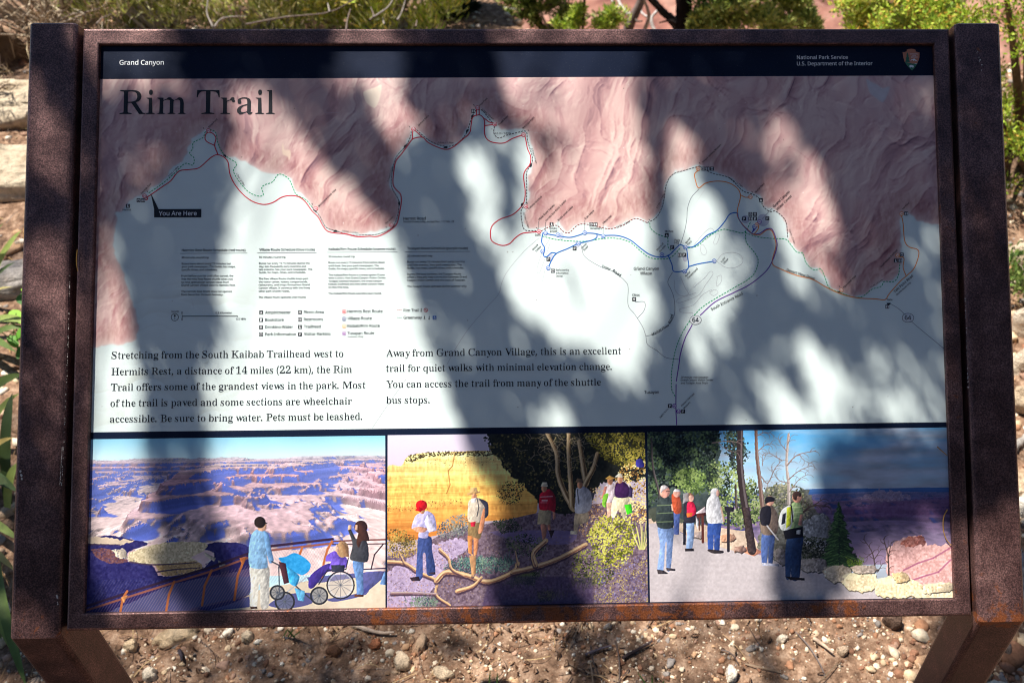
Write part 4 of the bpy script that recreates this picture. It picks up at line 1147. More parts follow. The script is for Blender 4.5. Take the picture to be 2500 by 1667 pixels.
# standing man in a pale blue sweater
c1.poly(P(kA, (1436, 890), (1540, 895), (1546, 1000), (1542, 1128), (1498, 1136), (1492, 1010), (1486, 1010), (1474, 1132), (1434, 1134), (1440, 1000)), (238, 232, 216), tex=10)
c1.poly(P(kA, (1434, 1128), (1475, 1128), (1478, 1140), (1440, 1143)), (92, 70, 60))
c1.poly(P(kA, (1470, 688), (1512, 690), (1540, 712), (1552, 780), (1570, 862), (1548, 880), (1530, 830), (1534, 905), (1436, 902), (1428, 800), (1442, 720)), (152, 198, 236), tex=12)
c1.poly(P(kA, (1512, 700), (1545, 722), (1556, 800), (1572, 862), (1548, 878), (1525, 790)), (124, 172, 222), 0.8)
c1.poly(P(kA, (1484, 660), (1526, 650), (1528, 682), (1508, 696), (1482, 690)), (222, 172, 140)); c1.ell(kA([(1492, 645)])[0], 14, 14, (48, 36, 34)); c1.line(P(kA, (1512, 652), (1532, 650)), 2, (30, 28, 34))
# stroller
c1.line(P(kA, (1560, 870), (1600, 890), (1640, 960), (1790, 1090)), 3, (60, 64, 80)); c1.line(P(kA, (1600, 900), (1605, 1050)), 2.6, (60, 64, 80)); c1.line(P(kA, (1760, 960), (1640, 1050)), 2.6, (180, 186, 196))
c1.poly(P(kA, (1598, 852), (1640, 842), (1690, 820), (1745, 845), (1784, 885), (1772, 925), (1735, 948), (1690, 930), (1650, 905)), (48, 160, 226), tex=22, ts=5)
c1.poly(P(kA, (1640, 900), (1700, 935), (1720, 960), (1700, 1010), (1660, 990)), (70, 178, 232), tex=20); c1.poly(P(kA, (1690, 1020), (1750, 1040), (1745, 1098), (1712, 1092)), (110, 190, 232), tex=20)
c1.poly(P(kA, (1600, 870), (1640, 880), (1660, 990), (1630, 1000)), (84, 48, 56))
for x, y, r in ((1635, 1100, 58), (1832, 1066, 52), (1592, 1048, 44)):
    q = kA([(x, y)])[0]; c1.ell(q, r / 2.35, r / 2.35, (110, 116, 130), 0.6); c1.circ(q, r / 2.35 - 2, 4, (48, 50, 58)); c1.ell(q, 3, 3, (170, 176, 184))
    for a in range(0, 180, 36): c1.line([(q[0] - r / 2.6 * math.cos(math.radians(a)), q[1] - r / 2.6 * math.sin(math.radians(a))), (q[0] + r / 2.6 * math.cos(math.radians(a)), q[1] + r / 2.6 * math.sin(math.radians(a)))], 1.0, (70, 76, 88))
# wheelchair and rider
q = kA([(1955, 1005)])[0]
c1.ell(q, 34, 34, (176, 170, 178), 0.35); c1.circ(q, 33, 3.2, (44, 46, 56)); c1.circ(q, 29, 1.2, (200, 204, 210))
for a in range(0, 180, 30): c1.line([(q[0] - 32 * math.cos(math.radians(a)), q[1] - 32 * math.sin(math.radians(a))), (q[0] + 32 * math.cos(math.radians(a)), q[1] + 32 * math.sin(math.radians(a)))], 0.9, (96, 100, 112))
c1.poly(P(kA, (1782, 950), (1850, 895), (1905, 880), (1925, 920), (1870, 935), (1800, 1020), (1770, 1015)), (72, 54, 142))
c1.poly(P(kA, (1876, 835), (1930, 808), (1990, 850), (1992, 890), (1965, 915), (1892, 912), (1900, 870), (1870, 868)), (118, 90, 196), tex=18)
c1.ell(kA([(1966, 800)])[0], 15, 20, (172, 136, 96)); c1.poly(P(kA, (1930, 770), (1945, 790), (1942, 820), (1924, 810)), (226, 180, 150)); c1.poly(P(kA, (1960, 760), (2000, 790), (2004, 845), (1975, 840)), (150, 112, 78))
c1.line(P(kA, (2000, 850), (1985, 915), (1880, 920), (1830, 1000)), 2.4, (40, 44, 60)); c1.poly(P(kA, (1900, 890), (1980, 890), (1975, 930), (1905, 930)), (54, 56, 72))
# standing woman taking a picture
c1.poly(P(kA, (2030, 860), (2086, 866), (2084, 960), (2086, 1062), (2050, 1064), (2044, 980), (2026, 900)), (104, 138, 186), tex=14)
c1.poly(P(kA, (2050, 740), (2098, 742), (2116, 800), (2108, 872), (2030, 866), (2008, 850), (2024, 770), (1998, 690), (2012, 682), (2040, 735)), (66, 66, 70), tex=8)
c1.poly(P(kA, (1996, 690), (2000, 662), (2016, 660), (2018, 684)), (226, 178, 150)); c1.ell(kA([(2072, 672)])[0], 16, 16, (64, 40, 34))
c1.poly(P(kA, (2060, 650), (2100, 680), (2120, 750), (2080, 750), (2060, 790), (2046, 760), (2058, 700)), (72, 44, 36)); c1.poly(P(kA, (2040, 660), (2052, 660), (2052, 690), (2038, 688)), (222, 176, 148))
c1.poly(P(kA, (2035, 1058), (2086, 1060), (2086, 1072), (2034, 1072)), (96, 60, 44)); c1.poly(P(kA, (2205, 930), (2215, 930), (2215, 1005), (2180, 1000)), (112, 150, 200))
c1.develop(seed=1)
c1.build("photograph", 0.0001, "photograph of visitors with a stroller and wheelchair at a canyon overlook railing")

# ================================================================== photograph 2: hikers below a golden cliff
c2 = Canvas([(946.5, 1062), (1574, 1055), (1582.5, 1469), (945, 1482)], 0.0005)
gx_, gy_ = c2.ii, c2.jj
t = (gy_ / c2.ny)[..., None]
c2.img[:] = np.array([232, 220, 238.]) * (1 - t * 3) + np.array([208, 192, 206.]) * t * 3
c2.poly(P(kB, (450, 345), (540, 322), (570, 275), (640, 250), (840, 240), (1060, 238), (1140, 300), (1300, 420), (1300, 620), (1000, 640), (740, 720), (450, 740)), (248, 206, 120))
m_, bx = c2.pmask(P(kB, (450, 345), (540, 322), (570, 275), (640, 250), (840, 240), (1060, 238), (1140, 300), (1300, 420), (1300, 620), (1000, 640), (740, 720), (450, 740)))
x0, x1, y0, y1 = bx
yy = (gy_[y0:y1, x0:x1] - y0) / (y1 - y0); xx_ = gx_[y0:y1, x0:x1]; ww_ = fbm(xx_ / 46, gy_[y0:y1, x0:x1] / 60, 3, 3)
lay = fbm(yy * 34 + 1.2 * ww_, xx_ / 190, 5, 5, .62); fr = fbm(xx_ / 4.2, gy_[y0:y1, x0:x1] / 13, 4, 8); blk = ridged(xx_ / 22, gy_[y0:y1, x0:x1] / 34, 3, 2)
talus = np.clip((yy - .62) * 4 + (fbm(xx_ / 24, gy_[y0:y1, x0:x1] / 12, 3, 6) - .5) * 3, 0, 1)
ca = np.array([255, 232, 160.]); cb = np.array([250, 198, 104.]); cc = np.array([226, 132, 58.])
y3 = yy[..., None]
cl_ = np.where(y3 < 0.42, ca + (cb - ca) * y3 / 0.42, cb + (cc - cb) * (y3 - 0.42) / 0.58)
dk_ = np.clip((lay - .44) * 3.2, -1, 1) * .17 + np.clip((fr - .5) * 2.2, -1, 1) * .15 - np.clip(blk - .62, 0, 1) * .55 * (1 - talus)
cl_ = cl_ * (1 + dk_[..., None] * np.array([.75, 1.0, 1.25])) * (1 - .10 * talus[..., None] * (1 + 2 * (fr[..., None] - .5)))
c2.blend(m_, bx, np.clip(cl_, 0, 255))
c2.dabs(P(kB, (560, 290), (640, 246), (1060, 236), (1090, 262), (700, 268), (600, 300)), 170, 3.0, [(70, 56, 40), (110, 92, 58)], 2)
c2.dabs(P(kB, (600, 285), (1060, 262), (1100, 320), (700, 320)), 40, 1.8, [(120, 90, 50)], 3); c2.line(P(kB, (845, 260), (835, 320), (810, 350), (820, 430), (800, 480)), 2.2, (170, 110, 50), 0.8)
c2.dabs(P(kB, (450, 545), (900, 505), (900, 550), (470, 590)), 60, 2.0, [(150, 90, 50), (110, 80, 50)], 4)
# ground: lilac path, leaf litter, shaded understory printed dark
c2.poly(P(kB, (450, 850), (620, 800), (760, 720), (900, 680), (1100, 640), (1500, 560), (1960, 560), (1960, 1140), (450, 1140)), (118, 98, 112), tex=44, ts=4)
c2.poly(P(kB, (450, 940), (620, 830), (760, 760), (880, 740), (930, 790), (800, 900), (740, 1000), (640, 1130), (450, 1140)), (182, 162, 192), tex=30, ts=4, rag=10)
c2.poly(P(kB, (1050, 700), (1300, 690), (1540, 700), (1500, 770), (1240, 760)), (122, 106, 146), tex=14)
c2.dabs(P(kB, (450, 870), (760, 770), (930, 830), (900, 1000), (700, 1130), (450, 1130)), 260, 2.4, [(150, 116, 120), (206, 150, 104), (168, 150, 190), (120, 96, 120)], 5, a=.6)
c2.dabs(P(kB, (450, 850), (760, 720), (1100, 640), (1960, 560), (1960, 1135), (450, 1135)), 1500, 2.2, [(70, 58, 70), (104, 86, 92), (150, 120, 96), (176, 150, 120), (134, 118, 146)], 33, a=.55)
# dark juniper mass
c2.poly(P(kB, (1030, 120), (1960, 110), (1960, 380), (1700, 420), (1600, 560), (1500, 600), (1440, 600), (1340, 540), (1240, 430), (1180, 380), (1100, 290), (1060, 230)), (36, 38, 34), tex=14, rag=14)
c2.dabs(P(kB, (1030, 120), (1640, 120), (1560, 560), (1400, 560), (1240, 430), (1100, 290)), 620, 4.5, [(24, 26, 26), (36, 40, 34), (62, 62, 40), (110, 100, 60)], 6, ragged=2)
c2.dabs(P(kB, (1590, 110), (1960, 110), (1960, 320), (1800, 330), (1680, 260)), 620, 3.6, [(52, 50, 20), (110, 104, 34), (150, 140, 52), (176, 160, 70)], 7)
for pts, w in [([(1370, 120), (1430, 250), (1440, 370), (1480, 480), (1530, 570)], 13), ([(1500, 130), (1500, 260), (1512, 420), (1520, 560)], 12), ([(1560, 180), (1580, 300), (1600, 420)], 14), ([(1665, 250), (1640, 340), (1598, 420), (1560, 520)], 14)]:
    c2.taper(P(kB, *pts), w * .6, w * 1.05, (190, 160, 118)); c2.taper(P(kB, *[(x + 9, y) for x, y in pts]), w * .2, w * .4, (104, 80, 56), .8); c2.taper(P(kB, *[(x - 7, y) for x, y in pts]), w * .1, w * .22, (236, 212, 170), .7)
rg2 = np.random.default_rng(5)
for k in range(60):
    x, y = rg2.uniform(1250, 1640), rg2.uniform(130, 320); a = rg2.uniform(0, 6.28)
    c2.line(P(kB, (x, y), (x + 45 * math.cos(a), y + 35 * math.sin(a)), (x + 80 * math.cos(a + .4), y + 60 * math.sin(a + .4))), 0.9, (196, 174, 146), 0.75)
for (x, y, n_, c_) in [(560, 760, 60, (150, 130, 70)), (860, 690, 50, (120, 124, 112)), (960, 890, 90, (110, 146, 134)), (1120, 880, 60, (96, 132, 124)), (1250, 960, 70, (96, 110, 70)), (1380, 1070, 40, (130, 130, 70)), (660, 1100, 40, (110, 130, 120)), (1600, 1000, 60, (110, 112, 66)), (1200, 1000, 50, (80, 92, 70))]:
    for k in range(n_ * 2):
        q_ = (x + rg2.normal(0, 45), y + rg2.normal(0, 16)); a_ = rg2.normal(-1.57, .45); l_ = rg2.uniform(12, 34); g_ = rg2.uniform(.45, 1.25)
        c2.line(P(kB, q_, (q_[0] + l_ * math.cos(a_), q_[1] + l_ * math.sin(a_))), rg2.uniform(.7, 1.5), np.clip(np.array(c_) * g_, 0, 255), .85)
# sunlit brush at right
c2.dabs(P(kB, (1800, 330), (1960, 300), (1960, 640), (1800, 600), (1760, 470)), 420, 3.2, [(120, 84, 44), (206, 160, 86), (244, 214, 132), (252, 232, 170)], 8)
c2.dabs(P(kB, (1560, 500), (1680, 440), (1740, 600), (1650, 740), (1560, 700)), 260, 2.6, [(120, 84, 60), (206, 160, 110), (236, 206, 150)], 9)
c2.dabs(P(kB, (1610, 720), (1700, 610), (1840, 620), (1900, 740), (1820, 880), (1700, 880)), 640, 3.6, [(90, 96, 30), (160, 160, 50), (206, 200, 80), (226, 222, 110)], 10, ragged=2)
c2.dabs(P(kB, (1530, 830), (1660, 800), (1760, 900), (1720, 1000), (1540, 980)), 260, 3.4, [(50, 56, 34), (104, 112, 50), (160, 160, 74)], 11)
for k in range(16): c2.line(P(kB, (1905 + k * 2, 800), (1850 + k * 8, 640 + (k % 4) * 30)), 1.6, [(206, 204, 120), (150, 160, 96), (236, 220, 150)][k % 3])
c2.dabs(P(kB, (1680, 900), (1960, 820), (1960, 1120), (1640, 1120)), 420, 2.2, [(84, 78, 130), (140, 134, 186), (176, 160, 120), (196, 176, 90)], 12, a=.8)
# understory
for pts, n, cols, sd in [([(460, 700), (560, 690), (640, 780), (610, 830), (470, 840)], 300, [(80, 70, 44), (150, 124, 60), (196, 164, 84)], 13), ([(760, 650), (900, 600), (930, 700), (800, 740), (750, 720)], 260, [(70, 74, 84), (120, 124, 130), (150, 150, 140)], 14),
                         ([(1060, 640), (1180, 620), (1240, 690), (1120, 710)], 200, [(34, 40, 36), (64, 76, 60)], 15), ([(800, 880), (960, 840), (1140, 860), (1140, 930), (820, 930)], 360, [(50, 76, 82), (90, 128, 122), (136, 164, 140)], 16),
                         ([(1140, 740), (1270, 710), (1380, 770), (1330, 840), (1170, 820)], 260, [(34, 42, 40), (74, 88, 66), (110, 120, 80)], 17), ([(1180, 920), (1330, 930), (1300, 1010), (1180, 990)], 220, [(44, 60, 40), (96, 110, 66)], 18),
                         ([(1320, 1040), (1420, 1040), (1400, 1100), (1330, 1100)], 120, [(60, 60, 40), (130, 130, 60)], 19), ([(590, 1080), (760, 1080), (740, 1130), (600, 1130)], 120, [(70, 90, 96), (120, 140, 120)], 20), ([(1110, 440), (1170, 405), (1240, 430), (1215, 520), (1150, 545), (1085, 500)], 130, [(28, 30, 26), (70, 60, 40), (120, 90, 50)], 22)]:
    c2.dabs(P(kB, *pts), n, 2.6, cols, sd, ragged=1.5)
c2.poly(P(kB, (1050, 950), (1640, 960), (1640, 1135), (1000, 1135)), (64, 50, 96), 0.5, soft=4)
# fallen log
LOG = (206, 168, 124)
for pts, w in [([(460, 870), (560, 880), (640, 930), (740, 980), (740, 1060), (820, 1120)], 11), ([(740, 980), (800, 930), (920, 950), (1040, 985), (1180, 930), (1210, 880)], 15), ([(760, 800), (810, 850), (830, 910), (900, 950)], 9), ([(1180, 930), (1310, 900), (1450, 850), (1600, 770)], 15), ([(1210, 890), (1195, 810)], 5),
               ([(1310, 890), (1300, 820), (1370, 750)], 15), ([(950, 950), (958, 880), (945, 830)], 9), ([(860, 1040), (950, 1010), (1000, 960)], 13), ([(560, 880), (525, 810)], 5), ([(480, 1050), (620, 1050), (740, 1055)], 6)]:
    w = w * .8 if w != 6 else w; w2 = w * (.5 if w < 10.5 else .78)
    c2.taper(P(kB, *[(x, y + 12) for x, y in pts]), w, w2, (70, 50, 66), .5); c2.taper(P(kB, *pts), w * .85, w2, LOG if w != 6 else (150, 130, 150)); c2.taper(P(kB, *[(x, y + w * 0.7) for x, y in pts]), w * 0.3, w2 * .3, (140, 96, 80), 0.8); c2.taper(P(kB, *[(x, y - w * 0.45) for x, y in pts]), w * 0.2, w2 * .2, (240, 212, 172), 0.6)
def hiker(c, kk, head, hat, hatcol, torso, tcol, legs, lcol, skin=(214, 150, 112), hair=None):
    for pts in legs: c.poly(P(kk, *pts), lcol, tex=8)
    c.poly(P(kk, *torso), tcol, tex=12)
    q = kk([head])[0]; c.ell(q, 6.8, 9.4, skin); c.ell((q[0] + 2.2, q[1] + 1), 3.6, 8, tuple(v * .72 for v in skin), .6)
    if hair: c.ell((q[0], q[1] - 4), 8.6, 7.5, hair)
    if hat: c.poly(P(kk, *hat), hatcol)
# woman in a red cap
hiker(c2, kB, (660, 575), None, None, [(630, 600), (690, 580), (730, 610), (742, 690), (700, 700), (690, 735), (640, 730), (640, 690), (600, 680), (612, 630)], (190, 182, 222),
      [[(640, 725), (712, 730), (716, 800), (735, 900), (730, 945), (688, 945), (680, 830), (664, 830), (662, 960), (625, 975), (630, 850)]], (66, 82, 136))
c2.ell(kB([(656, 548)])[0], 14, 13, (214, 24, 34)); c2.poly(P(kB, (618, 575), (640, 555), (668, 570), (650, 586)), (190, 16, 28)); c2.poly(P(kB, (690, 600), (742, 690), (700, 704), (672, 640)), (228, 222, 238), .8); c2.poly(P(kB, (606, 680), (640, 670), (690, 680), (672, 702), (630, 700)), (222, 160, 128)); c2.poly(P(kB, (588, 962), (640, 955), (650, 980), (600, 982)), (60, 44, 50)); c2.poly(P(kB, (690, 935), (735, 930), (735, 945)), (60, 44, 50))
# bearded man in a sun hat
hiker(c2, kB, (958, 500), None, None, [(930, 520), (985, 505), (1025, 540), (1024, 600), (1000, 620), (998, 645), (926, 640), (922, 570)], (206, 190, 168), [[(932, 640), (1006, 640), (1004, 700), (985, 745), (925, 730)]], (142, 116, 76))
c2.poly(P(kB, (1010, 570), (1026, 580), (1010, 690), (985, 710), (985, 680)), (206, 136, 98)); c2.poly(P(kB, (985, 510), (1035, 530), (1040, 600), (1018, 620), (1020, 560)), (54, 56, 70)); c2.line(P(kB, (975, 505), (985, 560), (975, 610)), 2, (50, 54, 66))
c2.poly(P(kB, (920, 720), (950, 725), (945, 830), (925, 820)), (222, 140, 80)); c2.poly(P(kB, (955, 730), (985, 740), (975, 830), (955, 840)), (206, 136, 90)); c2.poly(P(kB, (940, 510), (972, 505), (966, 530), (944, 534)), (238, 232, 226))
c2.poly(P(kB, (918, 478), (992, 466), (992, 476), (920, 490)), (190, 150, 96)); c2.poly(P(kB, (932, 476), (938, 448), (972, 444), (980, 470)), (206, 168, 112)); c2.poly(P(kB, (938, 645), (968, 640), (962, 670), (940, 668)), (206, 40, 60)); c2.poly(P(kB, (930, 835), (970, 835), (968, 940), (944, 945)), (196, 140, 90), .8)
# man in a red shirt, shorts
hiker(c2, kB, (1360, 450), [(1340, 440), (1350, 416), (1376, 416), (1382, 440)], (220, 206, 176), [(1340, 478), (1390, 455), (1424, 500), (1422, 590), (1396, 576), (1334, 572), (1332, 510)], (190, 30, 52), [[(1330, 570), (1402, 572), (1396, 660), (1320, 655)]], (186, 166, 128))
for pts, col in [([(1340, 658), (1372, 660), (1372, 720), (1352, 745), (1345, 700)], (190, 130, 104)), ([(1378, 660), (1396, 655), (1400, 700), (1382, 690)], (190, 130, 104)), ([(1384, 690), (1420, 690), (1400, 738)], (60, 44, 44)), ([(1408, 580), (1424, 590), (1426, 620), (1412, 632)], (200, 140, 112))]: c2.poly(P(kB, *pts), col)
text_c = [(1340, 500), (1410, 495)]
c2.line(P(kB, (1338, 500), (1408, 496)), 2.0, (236, 210, 212), .7); c2.line(P(kB, (1350, 520), (1376, 520)), 4, (236, 220, 220), .7); c2.line(P(kB, (1340, 532), (1376, 532)), 1.5, (236, 210, 212), .6)
# grey-clad walker with a pack
hiker(c2, kB, (1565, 430), [(1540, 415), (1550, 392), (1580, 398), (1586, 418)], (140, 112, 84), [(1545, 450), (1590, 440), (1634, 480), (1630, 560), (1600, 590), (1538, 590), (1540, 510)], (176, 176, 184), [[(1540, 585), (1610, 585), (1612, 640), (1560, 660), (1550, 710), (1530, 700)]], (190, 170, 140))
c2.line(P(kB, (1550, 455), (1560, 540)), 2, (70, 72, 84)); c2.poly(P(kB, (1625, 470), (1650, 480), (1640, 520)), (64, 66, 80))
c2.poly(P(kB, (1512, 692), (1550, 698), (1546, 716), (1510, 712)), (200, 190, 170))
# sunlit pair
hiker(c2, kB, (1738, 408), [(1710, 395), (1735, 376), (1770, 392), (1742, 402)], (226, 170, 86), [(1715, 430), (1762, 424), (1766, 520), (1716, 530), (1706, 480)], (238, 216, 216), [[(1716, 525), (1764, 520), (1760, 600), (1724, 620)]], (216, 176, 150))
c2.poly(P(kB, (1706, 440), (1722, 440), (1704, 510), (1690, 505)), (232, 150, 130)); c2.poly(P(kB, (1700, 490), (1730, 480), (1718, 530), (1712, 560), (1694, 545)), (150, 220, 70))
hiker(c2, kB, (1795, 400), [(1765, 385), (1788, 364), (1806, 366), (1812, 388)], (236, 222, 190), [(1770, 425), (1822, 415), (1850, 450), (1842, 500), (1770, 500)], (72, 36, 84), [[(1760, 500), (1845, 500), (1836, 560), (1820, 630), (1790, 570), (1762, 620), (1744, 600)]], (250, 236, 190), skin=(240, 172, 130))
c2.poly(P(kB, (1820, 545), (1860, 540), (1866, 590), (1836, 602)), (80, 226, 40)); c2.poly(P(kB, (1850, 430), (1868, 450), (1866, 505), (1845, 500)), (64, 50, 84)); c2.poly(P(kB, (1888, 290), (1915, 280), (1934, 310), (1930, 330), (1890, 326)), (64, 60, 150))
c2.develop(seed=2)
c2.build("photograph", 0.0001, "photograph of hikers passing a golden cliff and a fallen log")

# ================================================================== photograph 3: paved path along the rim
c3 = Canvas([(1580, 1054), (2311, 1043), (2326, 1458), (1587, 1469)], 0.0005)
gx_, gy_ = c3.ii, c3.jj
t = np.clip(gy_ / (c3.ny * 0.36), 0, 1)[..., None]; xr = (gx_ / c3.nx)[..., None]
c3.img[:] = np.array([84, 168, 226.]) * (1 - t) + np.array([196, 226, 242.]) * t
cloud = np.clip(fbm(gx_ / 120, gy_ / 26, 5, 4) * 2.3 - 0.60 + 0.75 * np.clip(xr[..., 0] - 0.52, -0.3, 1) , 0, 1)
cloud *= 1 - np.exp(-(((gx_ / c3.nx - .64) / .055) ** 2 + ((gy_ / c3.ny - .08) / .055) ** 2))
ccol = 168 + 96 * fbm(gx_ / 70 + 5, gy_ / 16, 4, 9)
grey = np.stack([ccol * 0.86, ccol * 0.9, ccol * 0.97], -1)
c3.img = c3.img * (1 - cloud[..., None] * .95) + grey * cloud[..., None] * .95
# canyon distance
hz = 0.355 * c3.ny
vista(c3, hz, c3.ny * .80, [(226, 196, 206), (196, 128, 150), (176, 120, 160), (186, 150, 176)], 9, sun=(-1, -.2), sun_t=.62, cam=.12, depth=.5, foc=1.0, near=.7, rim_d=3.8, hazek=.24, hazec=(84, 120, 182), shadowc=(60, 66, 132))
c3.poly(P(kC, (1100, 455), (1520, 450), (1930, 445), (1930, 470), (1500, 468), (1100, 485)), (60, 104, 172), .9)
c3.poly(P(kC, (1380, 510), (1480, 478), (1520, 455), (1560, 470), (1620, 468), (1700, 500), (1620, 520), (1500, 520)), (190, 160, 172), .55, tex=44, ts=3, rag=10)
c3.poly(P(kC, (1320, 560), (1930, 500), (1930, 600), (1700, 610), (1500, 620), (1320, 600)), (112, 72, 124), .4, tex=30, ts=4, rag=8)
# near pink butte
c3.poly(P(kC, (1560, 800), (1660, 735), (1770, 728), (1790, 770), (1870, 775), (1945, 790), (1945, 1020), (1600, 1010)), (226, 176, 170), tex=40, ts=4, rag=9)
c3.poly(P(kC, (1640, 770), (1680, 735), (1770, 728), (1780, 770), (1700, 790)), (178, 112, 98), tex=46, ts=3, rag=8)
for pts in [[(1660, 920), (1740, 880), (1830, 850), (1930, 790)], [(1700, 980), (1790, 950), (1860, 930), (1930, 860)]]: c3.line(P(kC, *pts), 4, (170, 100, 128), .8)
# path and verge
c3.poly(P(kC, (180, 660), (300, 640), (420, 720), (760, 780), (830, 830), (1000, 850), (1260, 930), (1500, 1020), (1760, 1080), (1940, 1085), (1940, 1110), (180, 1110)), (196, 186, 188), tex=14, ts=4, rag=3)
for k in range(14):
    y = 830 + k * 19; c3.line(P(kC, (190, y + 14 * math.sin(k)), (700, y + 10), (1350 + k * 25, y + 30)), 4, (184, 174, 178) if k % 2 else (206, 196, 198), .16)
c3.poly(P(kC, (190, 580), (260, 560), (420, 640), (700, 690), (780, 700), (830, 800), (690, 810), (420, 720), (290, 650), (190, 650)), (214, 190, 168), tex=24, ts=4)
c3.poly(P(kC, (690, 800), (790, 780), (850, 815), (800, 840)), (206, 140, 110), tex=14)
# woodland
c3.poly(P(kC, (180, 105), (560, 105), (600, 300), (620, 460), (620, 640), (420, 640), (180, 590)), (58, 70, 60), .82, tex=22, ts=8, rag=16)
c3.dabs(P(kC, (180, 105), (590, 105), (570, 300), (590, 420), (500, 470), (300, 450), (180, 560)), 1300, 5.0, [(18, 28, 30), (34, 48, 42), (58, 76, 56), (96, 118, 78)], 21, ragged=3)
c3.dabs(P(kC, (330, 400), (420, 330), (520, 380), (500, 470), (400, 470)), 260, 4.2, [(70, 90, 50), (112, 136, 70), (150, 172, 100)], 23, ragged=2)
c3.dabs(P(kC, (540, 320), (700, 310), (760, 420), (820, 480), (830, 640), (620, 660), (560, 500)), 900, 4.0, [(34, 44, 40), (80, 98, 60), (130, 150, 86), (170, 186, 126)], 24, ragged=3)
c3.dabs(P(kC, (640, 105), (700, 105), (760, 250), (690, 330), (650, 240)), 300, 4.2, [(24, 32, 36), (52, 66, 58), (88, 104, 80)], 25, ragged=4)
c3.dabs(P(kC, (740, 420), (800, 400), (860, 500), (800, 640), (700, 660)), 300, 3.8, [(50, 62, 44), (100, 120, 70), (150, 160, 110)], 26, ragged=3)
c3.poly(P(kC, (870, 450), (960, 430), (1040, 470), (1110, 460), (1160, 580), (1240, 640), (1240, 860), (1100, 880), (860, 830), (830, 640)), (112, 112, 100), .9, tex=46, ts=4, rag=12)
c3.dabs(P(kC, (880, 440), (1060, 440), (1120, 560), (1080, 640), (880, 640)), 260, 3.6, [(70, 76, 56), (130, 134, 96), (176, 172, 140)], 27, ragged=2)
c3.poly(P(kC, (1080, 640), (1200, 600), (1230, 700), (1210, 800), (1090, 760)), (168, 166, 162), tex=60, ts=3.5, rag=9)
c3.dabs(P(kC, (1070, 720), (1240, 740), (1250, 870), (1080, 860)), 260, 3.4, [(40, 46, 36), (84, 90, 64)], 28)
# trunks
for pts, w, col in [([(212, 160), (222, 330), (255, 470), (262, 540)], 5, (66, 60, 60)), ([(722, 105), (720, 300), (738, 480), (765, 640), (790, 810)], 17, (54, 44, 46)), ([(812, 105), (818, 260), (838, 440), (850, 560)], 9, (110, 86, 78)), ([(1000, 140), (988, 300), (1000, 430), (1002, 540)], 7, (168, 156, 150)), ([(696, 430), (700, 560)], 5, (70, 60, 54))]:
    c3.taper(P(kC, *pts), w * .75, w * 1.1, col); c3.taper(P(kC, *[(x + w * .55, y) for x, y in pts]), w * .2, w * .4, tuple(min(255, v + 50) for v in col), .7)
c3.poly(P(kC, (740, 560), (775, 560), (815, 812), (765, 818)), (72, 58, 56), tex=20, ts=3)
for pts, w in [([(560, 190), (650, 180), (720, 190)], 2.4), ([(600, 195), (640, 225), (710, 250)], 1.6), ([(820, 240), (870, 200), (905, 195)], 2.2), ([(818, 150), (860, 130), (900, 135)], 2), ([(840, 380), (880, 420), (920, 340), (960, 290)], 2.6), ([(850, 320), (850, 260)], 2), ([(990, 320), (1050, 260), (1155, 235)], 3), ([(960, 290), (890, 250), (860, 262)], 2.4), ([(992, 240), (950, 190), (940, 160)], 2),
               ([(994, 200), (1015, 150)], 1.8), ([(1000, 400), (1060, 350), (1130, 320)], 2.4), ([(1000, 420), (940, 400), (900, 330)], 2), ([(1005, 470), (1060, 400), (1110, 370)], 2), ([(1060, 255), (1090, 290), (1140, 310)], 1.6), ([(1080, 590), (1140, 550), (1230, 555)], 4), ([(1140, 550), (1200, 510)], 2.4), ([(1120, 560), (1080, 520)], 2), ([(1500, 930), (1480, 820), (1430, 740)], 3), ([(1490, 860), (1530, 800)], 2), ([(1575, 960), (1570, 840), (1545, 740)], 4), ([(1570, 850), (1590, 760)], 2.4), ([(1480, 820), (1440, 850)], 1.6), ([(1510, 930), (1540, 880)], 2)]:
    cb_ = (84, 68, 66) if pts[0][1] > 545 else (140, 122, 118); c3.taper(P(kC, *pts), w, w * .4, cb_)
    for (xa, ya), (xb, yb) in zip(pts[:-1], pts[1:]):
        for f_ in (.35, .7, .95):
            q0 = (xa + (xb - xa) * f_, ya + (yb - ya) * f_); an = math.atan2(yb - ya, xb - xa) + (.7 if f_ != .7 else -.8); c3.taper(P(kC, q0, (q0[0] + 22 * math.cos(an), q0[1] + 22 * math.sin(an)), (q0[0] + 40 * math.cos(an + .3), q0[1] + 38 * math.sin(an + .3))), w * .45, .5, cb_)
# small fir
c3.poly(P(kC, (1285, 545), (1310, 660), (1380, 830), (1400, 890), (1290, 900), (1220, 880), (1250, 760), (1265, 640)), (22, 38, 32), .9, rag=12)
c3.fir(kC, (1288, 535), 900, 120, 900, 5)
c3.dabs(P(kC, (1330, 850), (1430, 856), (1420, 900), (1340, 905)), 90, 2.6, [(70, 96, 40), (120, 144, 56)], 30, ragged=2)
